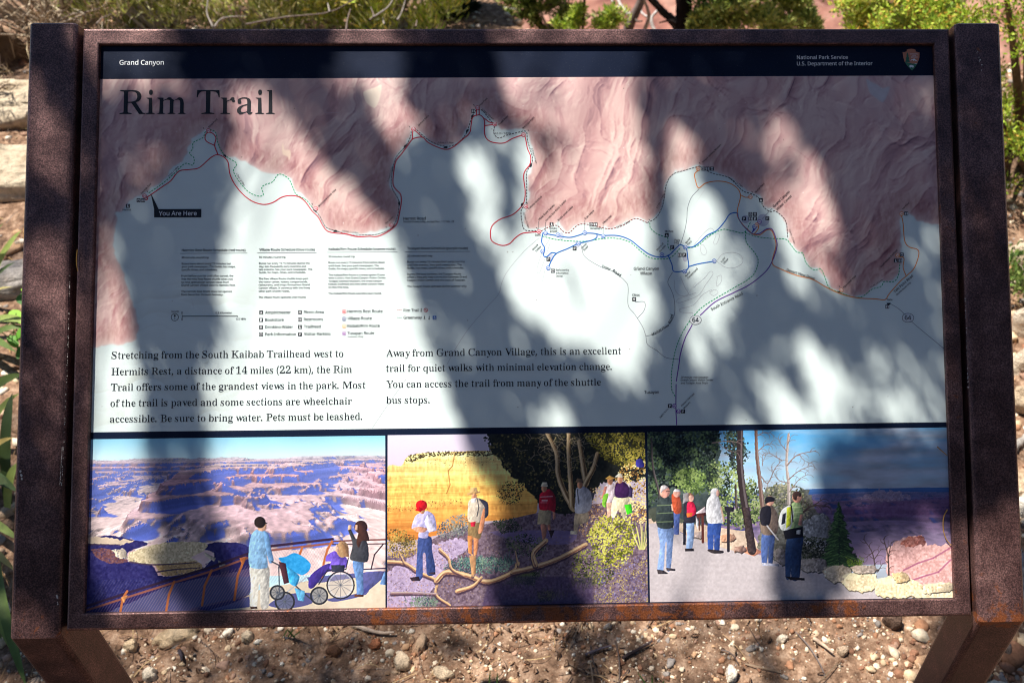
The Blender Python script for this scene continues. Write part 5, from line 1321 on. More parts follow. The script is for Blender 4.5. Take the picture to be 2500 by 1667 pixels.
# limestone kerb rocks
for pts, col in [([(1060, 860), (1180, 850), (1220, 890), (1190, 930), (1080, 920)], (176, 164, 152)), ([(900, 820), (960, 800), (1000, 850), (960, 890)], (150, 140, 134)), ([(1190, 920), (1300, 890), (1360, 930), (1310, 985), (1230, 975)], (214, 196, 168)), ([(1300, 985), (1370, 935), (1480, 935), (1510, 985), (1480, 1035), (1350, 1035)], (240, 220, 180)), ([(1490, 1000), (1560, 960), (1690, 970), (1770, 1010), (1750, 1060), (1600, 1078), (1510, 1060)], (246, 226, 184)),
                 ([(1590, 935), (1660, 935), (1700, 975), (1620, 985)], (226, 196, 146)), ([(1690, 1060), (1780, 1040), (1945, 1020), (1945, 1085), (1760, 1082)], (244, 226, 190)), ([(1760, 1010), (1945, 990), (1945, 1030), (1790, 1050)], (238, 216, 174)), ([(1350, 905), (1480, 890), (1520, 920), (1400, 935)], (206, 186, 166)), ([(455, 700), (500, 700), (500, 735), (455, 735)], (180, 160, 150)), ([(690, 785), (740, 780), (755, 812), (690, 815)], (150, 118, 104)), ([(610, 720), (680, 710), (690, 745), (620, 755)], (196, 150, 120))]:
    c3.poly(P(kC, *[(x + 3, y + 7) for x, y in pts]), tuple(v * .42 for v in col), .85, rag=6, seed=int(pts[0][0]) % 9); c3.poly(P(kC, *pts), col, tex=46, ts=3.5, rag=7, seed=int(pts[0][0]) % 9); c3.poly(P(kC, *[(x * .5 + .5 * pts[0][0] + 8, y * .35 + .65 * min(q[1] for q in pts) + 3) for x, y in pts]), tuple(min(255, v * 1.12) for v in col), .6, tex=16, soft=2)
# visitors
def leg2(c, kk, a, col): c.poly(P(kk, *a), col, tex=10)
leg2(c3, kC, [(250, 668), (338, 672), (336, 760), (322, 915), (298, 912), (300, 770), (292, 770), (280, 925), (246, 922), (262, 780)], (134, 160, 206))
c3.poly(P(kC, (262, 500), (300, 492), (338, 530), (345, 580), (336, 675), (248, 672), (240, 570)), (62, 72, 70), tex=14)
for y in (545, 590, 640): c3.line(P(kC, (246, y + 4), (334, y)), 2.2, (130, 150, 110), .8)
c3.ell(kC([(289, 470)])[0], 12.5, 15, (216, 156, 136)); c3.poly(P(kC, (266, 440), (290, 432), (308, 446), (280, 462), (266, 480)), (206, 196, 192)); c3.poly(P(kC, (325, 540), (370, 545), (366, 575), (330, 580)), (222, 168, 146)); c3.line(P(kC, (298, 468), (318, 466)), 1.6, (70, 50, 50))
c3.poly(P(kC, (244, 915), (282, 920), (312, 940), (250, 942)), (70, 62, 64)); c3.poly(P(kC, (296, 905), (350, 912), (350, 924), (300, 922)), (70, 62, 64))
leg2(c3, kC, [(340, 585), (376, 590), (370, 715), (342, 715)], (86, 104, 164)); c3.poly(P(kC, (328, 490), (362, 480), (384, 530), (382, 590), (342, 590)), (176, 78, 48), tex=14); c3.ell(kC([(358, 478)])[0], 9, 10, (216, 160, 140)); c3.poly(P(kC, (338, 470), (346, 454), (372, 456), (378, 470)), (236, 232, 230))
leg2(c3, kC, [(408, 645), (458, 645), (448, 790), (412, 800), (418, 720)], (150, 176, 214)); leg2(c3, kC, [(394, 640), (412, 640), (410, 775), (394, 775)], (44, 44, 54))
c3.poly(P(kC, (402, 530), (440, 520), (470, 560), (466, 640), (404, 648), (396, 580)), (46, 44, 54), tex=8); c3.poly(P(kC, (418, 535), (452, 530), (468, 570), (464, 600), (420, 615)), (214, 36, 70), tex=14); c3.poly(P(kC, (415, 592), (450, 590), (444, 612), (416, 616)), (222, 110, 50)); c3.ell(kC([(430, 502)])[0], 11, 11, (150, 108, 80)); c3.ell(kC([(440, 508)])[0], 7, 8, (218, 166, 146)); c3.poly(P(kC, (404, 795), (455, 795), (458, 810), (406, 812)), (52, 46, 50)); c3.poly(P(kC, (395, 480), (425, 475), (428, 520), (392, 540)), (160, 156, 158), .8)
# interpretive stand in the picture
c3.poly(P(kC, (468, 590), (520, 555), (526, 592), (476, 618)), (226, 206, 206)); c3.poly(P(kC, (470, 596), (528, 588), (526, 606), (476, 622)), (96, 50, 46)); c3.line(P(kC, (506, 610), (508, 758)), 6, (104, 56, 50)); c3.line(P(kC, (488, 610), (488, 690)), 2.4, (104, 56, 50)); c3.poly(P(kC, (468, 608), (482, 640), (480, 690), (468, 660)), (226, 222, 224))
c3.line(P(kC, (654, 570), (654, 808)), 7, (48, 44, 52)); c3.poly(P(kC, (630, 552), (688, 560), (684, 584), (634, 580)), (44, 42, 50))
leg2(c3, kC, [(538, 640), (610, 640), (606, 740), (602, 808), (574, 812), (572, 700), (566, 800), (538, 802)], (62, 92, 166))
c3.poly(P(kC, (556, 490), (592, 490), (612, 550), (626, 640), (600, 650), (536, 648), (526, 580), (532, 520)), (226, 224, 224), tex=10); c3.poly(P(kC, (552, 470), (566, 450), (592, 452), (598, 480), (590, 505), (556, 505)), (232, 230, 230), tex=8); c3.ell(kC([(594, 478)])[0], 4, 8, (206, 160, 144)); c3.poly(P(kC, (540, 800), (622, 808), (622, 822), (570, 824), (540, 812)), (58, 50, 52)); c3.line(P(kC, (612, 560), (628, 640)), 4, (206, 160, 140), .7)
# pair with packs in the foreground
leg2(c3, kC, [(848, 700), (918, 712), (914, 800), (908, 880), (884, 884), (884, 770), (874, 880), (846, 880)], (84, 106, 160))
c3.poly(P(kC, (860, 545), (905, 548), (936, 600), (938, 690), (918, 716), (848, 712), (838, 620)), (124, 106, 92), tex=12); c3.poly(P(kC, (846, 560), (892, 552), (900, 600), (888, 660), (844, 660), (834, 610)), (40, 38, 46)); c3.ell(kC([(892, 522)])[0], 11, 12, (206, 152, 130)); c3.poly(P(kC, (866, 540), (866, 506), (890, 496), (918, 506), (918, 524), (886, 530)), (34, 32, 40)); c3.line(P(kC, (876, 665), (940, 745)), 3, (196, 192, 196)); c3.poly(P(kC, (846, 876), (944, 884), (944, 898), (850, 892)), (206, 206, 222))
leg2(c3, kC, [(990, 735), (1082, 720), (1074, 820), (1062, 965), (1016, 970), (1016, 820), (1010, 958), (982, 958)], (52, 76, 116))
c3.poly(P(kC, (1020, 535), (1060, 530), (1082, 580), (1076, 640), (1070, 690), (1010, 690), (1000, 600)), (160, 184, 128), tex=12)
for y in (560, 590, 620): c3.line(P(kC, (1012, y), (1078, y - 4)), 1.6, (206, 222, 170), .7)
c3.poly(P(kC, (968, 690), (1080, 670), (1084, 730), (980, 742)), (34, 34, 42)); c3.poly(P(kC, (960, 575), (1010, 548), (1030, 600), (1010, 680), (960, 690), (942, 640)), (226, 230, 222), tex=10); c3.poly(P(kC, (990, 560), (1015, 555), (1012, 660), (985, 680)), (206, 216, 60)); c3.poly(P(kC, (965, 600), (985, 590), (980, 650), (958, 660)), (50, 52, 60)); c3.line(P(kC, (1015, 550), (1025, 640)), 3, (36, 36, 44))
c3.ell(kC([(1048, 500)])[0], 11.5, 14, (200, 144, 122)); c3.poly(P(kC, (1026, 510), (1026, 476), (1050, 466), (1072, 480), (1068, 500), (1050, 495), (1044, 520)), (74, 54, 48)); c3.poly(P(kC, (1066, 600), (1082, 600), (1074, 665), (1054, 660)), (206, 150, 128)); c3.poly(P(kC, (980, 955), (1092, 965), (1092, 978), (1010, 976)), (40, 36, 42)); c3.poly(P(kC, (1046, 690), (1070, 688), (1066, 714), (1044, 712)), (214, 214, 208))
c3.develop(seed=3)
c3.build("photograph", 0.0001, "photograph of visitors walking a paved path along the canyon rim")
# ================================================================== the place: ground, canyon, stones, plants
def m_soil():
    m, nt, b = mat("rim_soil")
    v = coords(nt)
    n1 = noise(nt, v, 2.2, 5, 0.6); n2 = noise(nt, v, 38, 6, 0.7); n3 = noise(nt, v, 210, 4, 0.7)
    c1_ = ramp(nt, n2, [(0.34, (0.085, 0.050, 0.032)), (0.5, (0.24, 0.148, 0.095)), (0.64, (0.42, 0.29, 0.20))])
    c2_ = ramp(nt, n1, [(0.35, (0.75, 0.74, 0.74)), (0.65, (1.12, 1.06, 1.0))])
    c = mixc(nt, 1.0, c1_.outputs[0], c2_.outputs[0], 'MULTIPLY')
    c3_ = ramp(nt, n3, [(0.35, 0.6), (0.6, 1.15)])
    c = mixc(nt, 0.8, c, c3_.outputs[0], 'MULTIPLY')
    nt.links.new(c, b.inputs["Base Color"]); b.inputs["Roughness"].default_value = 0.95
    b.inputs["Specular IOR Level"].default_value = 0.1
    bump(nt, b, n2, 0.6, 0.01)
    return m
def rim_y(x):
    t = np.clip((x + .55) / .7, 0, 1); t = t * t * (3 - 2 * t)
    return 3.9 - 1.28 * t + 0.10 * np.sin(x * 1.7) + 0.06 * np.sin(x * 4.1 + 1)
def ground_z(x, y):
    z = 0.030 * (fbm(x * 2.1 + 20, y * 2.1 + 20, 4, 3) - 0.5) + 0.006 * (fbm(x * 17 + 40, y * 17 + 40, 3, 6) - .5) * 2
    d = np.maximum(0, y - rim_y(x))
    return z - 0.85 * d - 0.25 * np.minimum(d, 1.5)
def axis(lo, hi, step, far):
    a = list(np.arange(lo, hi + 1e-6, step)); s = step
    while a[-1] < far: s *= 1.5; a.append(a[-1] + s)
    s = step
    while a[0] > -far: s *= 1.5; a.insert(0, a[0] - s)
    return np.array(a)
xs = axis(-2.6, 2.4, 0.025, 60); ys = np.array([v for v in axis(-0.6, 3.6, 0.025, 60) if v < 14])
gxx, gyy = np.meshgrid(xs, ys)
gz = ground_z(gxx, gyy)
idx = np.arange(gxx.size).reshape(gxx.shape)
fq = np.stack([idx[:-1, :-1], idx[:-1, 1:], idx[1:, 1:], idx[1:, :-1]], -1).reshape(-1, 4)
g_o = link("ground", np_mesh("ground", np.stack([gxx, gyy, gz], -1).reshape(-1, 3), fq, True), m_soil())
tag(g_o, kind='structure')

m_can, nt, b = mat("red_canyon_rock")
v = coords(nt, (1, 1, 5)); n1 = noise(nt, v, 0.03, 8, 0.65, 0.5)
v2 = coords(nt); n2 = noise(nt, v2, 0.16, 6, 0.7)
cr_ = ramp(nt, n1, [(0.3, (0.15, 0.06, 0.05)), (0.5, (0.30, 0.145, 0.105)), (0.7, (0.42, 0.25, 0.185))])
c = mixc(nt, 0.6, cr_.outputs[0], ramp(nt, n2, [(0.4, (0.6, 0.6, 0.62)), (0.62, (1.15, 1.1, 1.1))]).outputs[0], 'MULTIPLY')
nt.links.new(c, b.inputs["Base Color"]); b.inputs["Roughness"].default_value = 0.95; b.inputs["Specular IOR Level"].default_value = 0.05
cx = np.linspace(-1500, 1500, 180); cy = np.concatenate([np.linspace(11, 500, 130), np.linspace(520, 2600, 90)])
gx2, gy2 = np.meshgrid(cx, cy)
base = np.interp(gy2, [11, 30, 90, 200, 420, 700, 1200, 2000, 2600], [-9.0, -26, -70, -112, -150, -175, -120, 40, 60])
rel = np.interp(gy2, [11, 40, 200, 700], [0.5, 5, 26, 60])
gz2 = base + rel * (terrace(np.clip(ridged(gx2 / 210 + 3, gy2 / 190, 4, 4, .42), 0, 1), 5, 2.6) - 0.45) * 1.9
fq2 = np.arange(gx2.size).reshape(gx2.shape)
fq2 = np.stack([fq2[:-1, :-1], fq2[:-1, 1:], fq2[1:, 1:], fq2[1:, :-1]], -1).reshape(-1, 4)
tag(link("canyon_terrain", np_mesh("canyon_terrain", np.stack([gx2, gy2, gz2], -1).reshape(-1, 3), fq2, True), m_can), kind='structure')

# ---- tinted materials
def m_tint(name, rough=0.9, spec=0.15, trans=0.0, nscale=60, namt=0.35, bumpd=0.0):
    m, nt, b = mat(name)
    at = nd(nt, "ShaderNodeAttribute", attribute_name="ink")
    n1 = noise(nt, coords(nt), nscale, 5, 0.65)
    r = ramp(nt, n1, [(0.3, 1 - namt), (0.7, 1 + namt * 0.6)])
    c = mixc(nt, 1.0, at.outputs["Color"], r.outputs[0], 'MULTIPLY')
    nt.links.new(c, b.inputs["Base Color"]); b.inputs["Roughness"].default_value = rough; b.inputs["Specular IOR Level"].default_value = spec
    if bumpd: bump(nt, b, n1, 0.6, bumpd)
    if trans:
        out = [n for n in nt.nodes if n.type == 'OUTPUT_MATERIAL'][0]
        tr = nd(nt, "ShaderNodeBsdfTranslucent"); nt.links.new(c, tr.inputs[0])
        mx = nd(nt, "ShaderNodeMixShader"); mx.inputs[0].default_value = trans
        nt.links.new(b.outputs[0], mx.inputs[1]); nt.links.new(tr.outputs[0], mx.inputs[2]); nt.links.new(mx.outputs[0], out.inputs[0])
    return m
M_PEB = m_tint("pebble_stone", 0.9, 0.1, 0, 160, 0.3)
M_LEAF = m_tint("plant_leaf", 0.55, 0.25, 0.28, 40, 0.2)
M_NEED = m_tint("conifer_needle", 0.6, 0.2, 0.0, 40, 0.2)
M_WOOD = m_tint("weathered_wood", 0.9, 0.1, 0, 50, 0.45, 0.002)

# ---- gravel (uncountable) on the soil
ICO_V = []
ph = (1 + 5 ** .5) / 2
ICO_V = np.array([(-1, ph, 0), (1, ph, 0), (-1, -ph, 0), (1, -ph, 0), (0, -1, ph), (0, 1, ph), (0, -1, -ph), (0, 1, -ph), (ph, 0, -1), (ph, 0, 1), (-ph, 0, -1), (-ph, 0, 1)], float)
ICO_V /= np.linalg.norm(ICO_V[0])
ICO_F = np.array([(0, 11, 5), (0, 5, 1), (0, 1, 7), (0, 7, 10), (0, 10, 11), (1, 5, 9), (5, 11, 4), (11, 10, 2), (10, 7, 6), (7, 1, 8), (3, 9, 4), (3, 4, 2), (3, 2, 6), (3, 6, 8), (3, 8, 9), (4, 9, 5), (2, 4, 11), (6, 2, 10), (8, 6, 7), (9, 8, 1)])
def subdiv(V, F):
    V = list(map(tuple, V)); mid = {}; out = []
    def m(a, b):
        k = (min(a, b), max(a, b))
        if k not in mid:
            q = (np.array(V[a]) + np.array(V[b])) / 2; q /= np.linalg.norm(q); mid[k] = len(V); V.append(tuple(q))
        return mid[k]
    for a, b, c in F:
        x, y, z = m(a, b), m(b, c), m(c, a); out += [(a, x, z), (b, y, x), (c, z, y), (x, y, z)]
    return np.array(V), np.array(out)
ICO1 = subdiv(ICO_V, ICO_F)
PEBC = np.array([(236, 214, 184), (240, 226, 204), (214, 186, 150), (190, 152, 118), (168, 122, 92), (150, 108, 84), (226, 206, 178), (150, 140, 132), (200, 170, 140), (128, 92, 72), (176, 140, 118)])
def scatter_pebbles(n, box_, smin, smax, V, F, seed):
    r = np.random.default_rng(seed)
    x = r.uniform(box_[0], box_[1], n); y = r.uniform(box_[2], box_[3], n)
    keep = fbm(x * 5 + 60, y * 5 + 60, 3, 5) > r.uniform(0.22, 0.55, n); x = x[keep]; y = y[keep]; n = len(x)
    s = smin * (smax / smin) ** (r.random(n) ** 2.2)
    sc3 = s[:, None] * np.stack([r.uniform(.8, 1.35, n), r.uniform(.6, 1.1, n), r.uniform(.42, .85, n)], 1)
    v = V[None] * (1 + r.normal(0, 0.22, (n, len(V), 1))) * sc3[:, None]
    a = r.uniform(0, 6.28, n); tl = r.normal(0, .35, n)
    ct, st_ = np.cos(tl)[:, None], np.sin(tl)[:, None]
    v = np.stack([v[..., 0] * ct - v[..., 2] * st_, v[..., 1], v[..., 0] * st_ + v[..., 2] * ct], -1)
    ca, sa = np.cos(a)[:, None], np.sin(a)[:, None]
    v = np.stack([v[..., 0] * ca - v[..., 1] * sa + x[:, None], v[..., 0] * sa + v[..., 1] * ca + y[:, None], v[..., 2] + (ground_z(x, y) + sc3[:, 2] * 0.12)[:, None]], -1)
    f = F[None] + (np.arange(n) * len(V))[:, None, None]
    col = lin(PEBC[r.integers(0, len(PEBC), n)]) * r.uniform(.75, 1.1, (n, 1))
    return v.reshape(-1, 3), f.reshape(-1, 3), np.repeat(col, len(V), 0)
parts_ = []
for n, bx_, a_, b_, lv, sd in [(7600, (-.95, .95, -.12, .42), .0018, .0058, 1, 1), (560, (-.95, .95, -.12, .42), .0045, .0095, 1, 2), (16000, (-.95, .95, -.12, .42), .0009, .0026, 0, 9), (5200, (-2.3, -.78, 0, 2.8), .004, .016, 0, 3), (500, (-2.3, -.8, 0, 2.8), .012, .032, 1, 4),
                               (5000, (.7, 2.1, 0, 2.8), .004, .016, 0, 5), (500, (.7, 2.1, 0, 2.8), .012, .032, 1, 6), (3000, (-2.4, 2.4, .4, 3.6), .006, .02, 0, 7), (900, (.62, 1.2, -.05, .6), .005, .018, 1, 8)]:
    V_, F_ = (ICO_V, ICO_F) if lv == 0 else ICO1
    parts_.append(scatter_pebbles(n, bx_, a_, b_, V_, F_, sd))
off = 0; V_ = []; F_ = []; C_ = []
for v, f, c in parts_: V_.append(v); F_.append(f + off); C_.append(c); off += len(v)
tag(link("gravel", np_mesh("gravel", np.concatenate(V_), np.concatenate(F_), False, np.concatenate(C_)), M_PEB), kind='stuff')

# ---- fallen needles and straw litter (uncountable)
def strips(n, box_, lmin, lmax, w, cols, seed, zoff=0.004, curl=0.8):
    r = np.random.default_rng(seed)
    x = r.uniform(box_[0], box_[1], n); y = r.uniform(box_[2], box_[3], n)
    k = fbm(x * 3 + 10, y * 3 + 90, 3, 7) > r.uniform(.3, .62, n); x, y = x[k], y[k]; n = len(x)
    L = r.uniform(lmin, lmax, n); a = r.uniform(0, 6.28, n); cu = r.normal(0, curl, n)
    seg = 5; V = []; px, py = x.copy(), y.copy(); ang = a.copy()
    lift = r.uniform(.002, .012, n)
    for i in range(seg + 1):
        t = i / seg
        z = ground_z(px, py) + zoff + lift * math.sin(math.pi * t)
        nx_, ny_ = -np.sin(ang), np.cos(ang)
        for s in (-1, 1): V.append(np.stack([px + s * nx_ * w / 2, py + s * ny_ * w / 2, z + (s + 1) * w * .2], 1))
        px = px + np.cos(ang) * L / seg; py = py + np.sin(ang) * L / seg; ang = ang + cu / seg
    V = np.stack(V, 1)
    base_ = (np.arange(n) * (2 * seg + 2))[:, None, None]
    q = np.array([[2 * i, 2 * i + 1, 2 * i + 3, 2 * i + 2] for i in range(seg)])[None] + base_
    cols = np.asarray(cols)
    c = lin(cols[r.integers(0, len(cols), n)])
    return V.reshape(-1, 3), q.reshape(-1, 4), np.repeat(c, 2 * seg + 2, 0)
S_ = [strips(1000, (-.95, .95, -.12, .42), .02, .07, .0013, [(206, 176, 128), (170, 136, 96), (130, 100, 76), (110, 90, 78)], 1), strips(160, (.05, .75, -.1, .35), .04, .10, .0022, [(110, 96, 90), (80, 66, 60), (150, 128, 104)], 2, curl=.4), strips(2600, (-.95, .95, -.12, .42), .004, .014, .003, [(70, 50, 38), (96, 70, 52), (120, 92, 70), (150, 120, 92)], 12, zoff=.002, curl=.3),
      strips(900, (-2.3, -.78, 0, 2.8), .04, .10, .002, [(206, 176, 120), (190, 150, 90), (140, 110, 80), (120, 104, 92)], 3), strips(900, (.7, 2.1, 0, 2.8), .04, .10, .002, [(206, 176, 128), (170, 136, 96), (130, 100, 76)], 4)]
off = 0; V_ = []; F_ = []; C_ = []
for v, f, c in S_: V_.append(v); F_.append(f + off); C_.append(c); off += len(v)
tag(link("needle_litter", np_mesh("needle_litter", np.concatenate(V_), np.concatenate(F_), True, np.concatenate(C_)), M_LEAF), kind='stuff')

# ---- limestone boulders and loose stones
def m_lime():
    m, nt, b = mat("kaibab_limestone")
    v = coords(nt); n1 = noise(nt, v, 7, 6, .62, .4); n2 = noise(nt, v, 46, 6, .7); n3 = noise(nt, coords(nt, (1, 1, 4)), 9, 5, .6)
    at = nd(nt, "ShaderNodeAttribute", attribute_name="ink")
    r = ramp(nt, n1, [(0.32, (.42, .33, .25)), (.46, (.95, .9, .84)), (.7, (1.12, 1.1, 1.06))])
    c = mixc(nt, 1.0, at.outputs["Color"], r.outputs[0], 'MULTIPLY')
    c = mixc(nt, .6, c, ramp(nt, n2, [(.36, .4), (.52, 1.08)]).outputs[0], 'MULTIPLY')
    nt.links.new(c, b.inputs["Base Color"]); b.inputs["Roughness"].default_value = .92; b.inputs["Specular IOR Level"].default_value = .15
    ad = nd(nt, "ShaderNodeMath", operation='ADD'); nt.links.new(n2, ad.inputs[0]); nt.links.new(n3, ad.inputs[1])
    bump(nt, b, ad.outputs[0], 1.0, .02)
    return m
M_LIME = m_lime()
ICO2 = subdiv(*ICO1); ICO3 = subdiv(*subdiv(*ICO2))
def rock(name, loc, dims, rotz, seed, label, cat, col=(214, 200, 178), level=3, flat=.55, group=None, rough=.22):
    V, F = ICO3 if level == 3 else ICO2
    out = []
    for p in V:
        q = Vector(p)
        n = mnoise.fractal(q * 1.3 + Vector((seed * 7.3, seed * 1.7, 3)), 1.0, 2.0, 5)
        bl = mnoise.cell(q * 1.6 + Vector((seed, 0, seed)))
        s = 1 + rough * n + .16 * (bl - .5) + .05 * mnoise.noise(q * 7 + Vector((seed, 2, 5)))
        w = q * s
        if w.z > flat: w.z = flat + (w.z - flat) * .25
        if w.z < -.5: w.z = -.5
        out.append((w.x * dims[0] / 2, w.y * dims[1] / 2, (w.z / (flat + .1)) * dims[2]))
    o = link(name, np_mesh(name, out, [list(map(int, f)) for f in F], True, np.tile(lin(col), (len(out), 1))), M_LIME, None)
    o.location = loc; o.rotation_euler = (0, 0, rotz)
    return tag(o, label, cat, group)
def at(px, py, z=0.0):
    q = onz([(px, py)], z)[0]; return (q[0], q[1], float(ground_z(np.array([q[0]]), np.array([q[1]]))[0]))
rock("boulder", (-2.02, 2.26, 0), (1.15, .24, .075), .06, 1, "pale flat limestone ledge beside the post's top left, upper of two ledges", "boulder", (206, 190, 166), flat=.35, rough=.42)
rock("boulder", (-1.74, 1.79, 0), (.90, .24, .070), .10, 2, "pale layered limestone ledge lower down by the left post, above the strappy plants", "boulder", (206, 190, 166), flat=.35, rough=.42)
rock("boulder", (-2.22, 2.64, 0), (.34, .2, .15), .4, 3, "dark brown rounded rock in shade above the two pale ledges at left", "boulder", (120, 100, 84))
rock("boulder", at(30, 690), (.5, .14, .05), .25, 4, "thin grey slab of rock behind the strappy leaves at left", "rock", (170, 164, 160), flat=.4)
rock("boulder", (1.60, 1.31, 0), (.52, .18, .075), -.1, 5, "pale broken limestone ledge right of the post, just under the juniper", "boulder", (206, 188, 164), flat=.4, rough=.4)
rock("boulder", (1.42, .95, 0), (.50, .22, .14), .1, 6, "largest white limestone boulder at the right edge with dark undercut", "boulder", (214, 200, 180), flat=.5, rough=.4)
rock("boulder", (1.28, .70, 0), (.34, .14, .075), -.2, 7, "buff limestone block at right edge below the largest white boulder", "boulder", (200, 180, 154), flat=.5, rough=.4)
rock("boulder", at(2515, 1192), (.22, .09, .03), .1, 8, "low flat tan slab at right edge beneath a grey stick", "rock", (220, 196, 168), flat=.45)
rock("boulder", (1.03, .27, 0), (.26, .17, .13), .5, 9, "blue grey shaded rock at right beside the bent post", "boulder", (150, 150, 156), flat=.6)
rock("stone", at(2497, 1238), (.06, .05, .035), .3, 10, "small white stone on the soil by the right edge", "stone", (244, 236, 222), 2)
rock("stone", at(905, 62), (.14, .10, .10), .3, 11, "small cream boulder showing over the top rail among the bushes", "stone", (244, 232, 206), 2)
rock("stone", at(435, 1556), (.092, .036, .018), .28, 12, "long cream stone lying near the left leg, largest below the panel", "stone", (232, 206, 170), 2)
rock("stone", at(322, 1578), (.026, .022, .016), .3, 13, "rounded cream pebble between the left leg and the long cream stone", "stone", (232, 206, 170), 2)
rock("stone", at(367, 1650), (.028, .026, .016), .8, 14, "white angular stone lowest near the left leg", "stone", (240, 226, 204), 2)
rock("stone", at(607, 1558), (.022, .02, .014), .2, 15, "cream cube shaped stone under the first photograph", "stone", (236, 214, 184), 2)
rock("stone", at(1030, 1577), (.02, .036, .016), -.3, 16, "upright narrow tan stone below the log photograph", "stone", (206, 176, 148), 2)
rock("stone", at(984, 1621), (.036, .036, .018), .7, 17, "cream wedge shaped stone below the log photograph", "stone", (230, 208, 180), 2)
rock("stone", at(1083, 1648), (.044, .026, .014), -.35, 18, "flat cream oval stone beside grass blades at bottom", "stone", (232, 210, 180), 2)
rock("stone", at(918, 1577), (.026, .02, .012), .1, 19, "orange brown rounded stone on bare soil", "stone", (186, 122, 88), 2)
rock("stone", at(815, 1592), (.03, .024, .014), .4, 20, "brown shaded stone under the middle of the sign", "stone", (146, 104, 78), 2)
rock("stone", at(1785, 1648), (.026, .034, .016), .2, 21, "bright white stone at bottom right of centre", "stone", (246, 238, 224), 2)
rock("stone", at(1787, 1595), (.016, .028, .012), -.1, 22, "tall buff stone above the bright white stone", "stone", (222, 190, 160), 2)
rock("stone", at(1910, 1560), (.024, .018, .012), .3, 23, "small white stone right of the shadow band on soil", "stone", (240, 226, 206), 2)
rock("stone", at(2055, 1592), (.024, .02, .014), .5, 24, "pale round stone near the right leg", "stone", (226, 200, 172), 2)
rock("stone", at(2178, 1515), (.038, .034, .03), .5, 25, "dark grey brown rock touching the right leg under the rail", "stone", (120, 98, 86), 2)
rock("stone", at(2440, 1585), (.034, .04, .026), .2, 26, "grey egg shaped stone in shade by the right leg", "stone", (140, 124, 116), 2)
rock("stone", at(2382, 1640), (.05, .02, .014), .9, 27, "pinkish elongated stone at the right leg's foot", "stone", (190, 150, 126), 2)

# ---- tubes (twigs, limbs, stems)
def tube_arrays(path, radii, k=7, seed=0, knob=.0):
    path = np.asarray(path, float); n = len(path)
    r = np.random.default_rng(seed)
    T = np.gradient(path, axis=0); T /= np.linalg.norm(T, axis=1)[:, None] + 1e-12
    ref = np.array([0, 0, 1.0]) if abs(T[0][2]) < .9 else np.array([1.0, 0, 0])
    V = []
    u = np.cross(T[0], ref); u /= np.linalg.norm(u)
    for i in range(n):
        u = u - T[i] * (u @ T[i]); u /= np.linalg.norm(u) + 1e-12; w = np.cross(T[i], u)
        a = np.arange(k) * 2 * math.pi / k
        rr = radii[i] * (1 + knob * r.normal(0, 1, k))
        V.append(path[i] + (np.cos(a) * rr)[:, None] * u + (np.sin(a) * rr)[:, None] * w)
    V = np.concatenate(V)
    F = [[i * k + j, i * k + (j + 1) % k, (i + 1) * k + (j + 1) % k, (i + 1) * k + j] for i in range(n - 1) for j in range(k)]
    return V, F
class Mesh:
    def __init__(s): s.V = []; s.F = []; s.C = []; s.n = 0
    def add(s, V, F, rgb):
        s.V.append(np.asarray(V)); s.F += [[i + s.n for i in f] for f in F]; s.C.append(np.tile(lin(rgb), (len(V), 1))); s.n += len(V)
    def tube(s, path, r0, r1, rgb, k=7, seed=0, knob=.06, smooth_=True):
        p = smooth3(path) if smooth_ and len(path) > 2 else np.asarray(path, float)
        V, F = tube_arrays(p, np.linspace(r0, r1, len(p)), k, seed, knob); s.add(V, F, rgb)
    def build(s, name, m, parent=None):
        return link(name, np_mesh(name, np.concatenate(s.V), s.F, True, np.concatenate(s.C)), m, parent)
def smooth3(p, k=6):
    p = np.asarray(p, float); P0 = np.concatenate([[2 * p[0] - p[1]], p, [2 * p[-1] - p[-2]]]); out = []
    for i in range(1, len(P0) - 2):
        a, b_, c_, d_ = P0[i - 1:i + 3]; t = np.linspace(0, 1, k, endpoint=False)[:, None]
        out.append(.5 * (2 * b_ + (c_ - a) * t + (2 * a - 5 * b_ + 4 * c_ - d_) * t ** 2 + (3 * b_ - a - 3 * c_ + d_) * t ** 3))
    out.append(P0[-2:-1]); return np.concatenate(out)
for a, m_, b_, r0, lab_, colr in [((862, 1528), (925, 1550), (965, 1552), .0042, "pale bent twig under the middle photograph", (196, 172, 150)), ((1425, 1608), (1465, 1592), (1492, 1586), .003, "short dark twig in the shaded soil below centre", (96, 86, 92)), ((1520, 1612), (1560, 1590), (1592, 1572), .0035, "longer dark twig lying right of the short one", (72, 60, 60)),
                                  ((1985, 1560), (2010, 1580), (2032, 1600), .004, "pale forked stick near the right leg", (196, 170, 146)), ((440, 1590), (446, 1606), (448, 1620), .0035, "small dark upright twig under first photograph", (70, 62, 66)), ((2470, 1100), (2500, 1075), (2540, 1040), .010, "thick grey stick leaning among rocks at the right edge", (186, 176, 164)), ((2478, 520), (2500, 548), (2530, 560), .006, "thin brown stick on the ground under the juniper", (130, 100, 80))]:
    me_ = Mesh(); P_ = [np.array(at(*q)) + np.array([0, 0, r0 * 1.2 + .003 * i]) for i, q in enumerate((a, m_, b_))]
    me_.tube(P_, r0, r0 * .5, colr, 7, 3, .12)
    tag(me_.build("twig", M_WOOD), lab_, "twig")

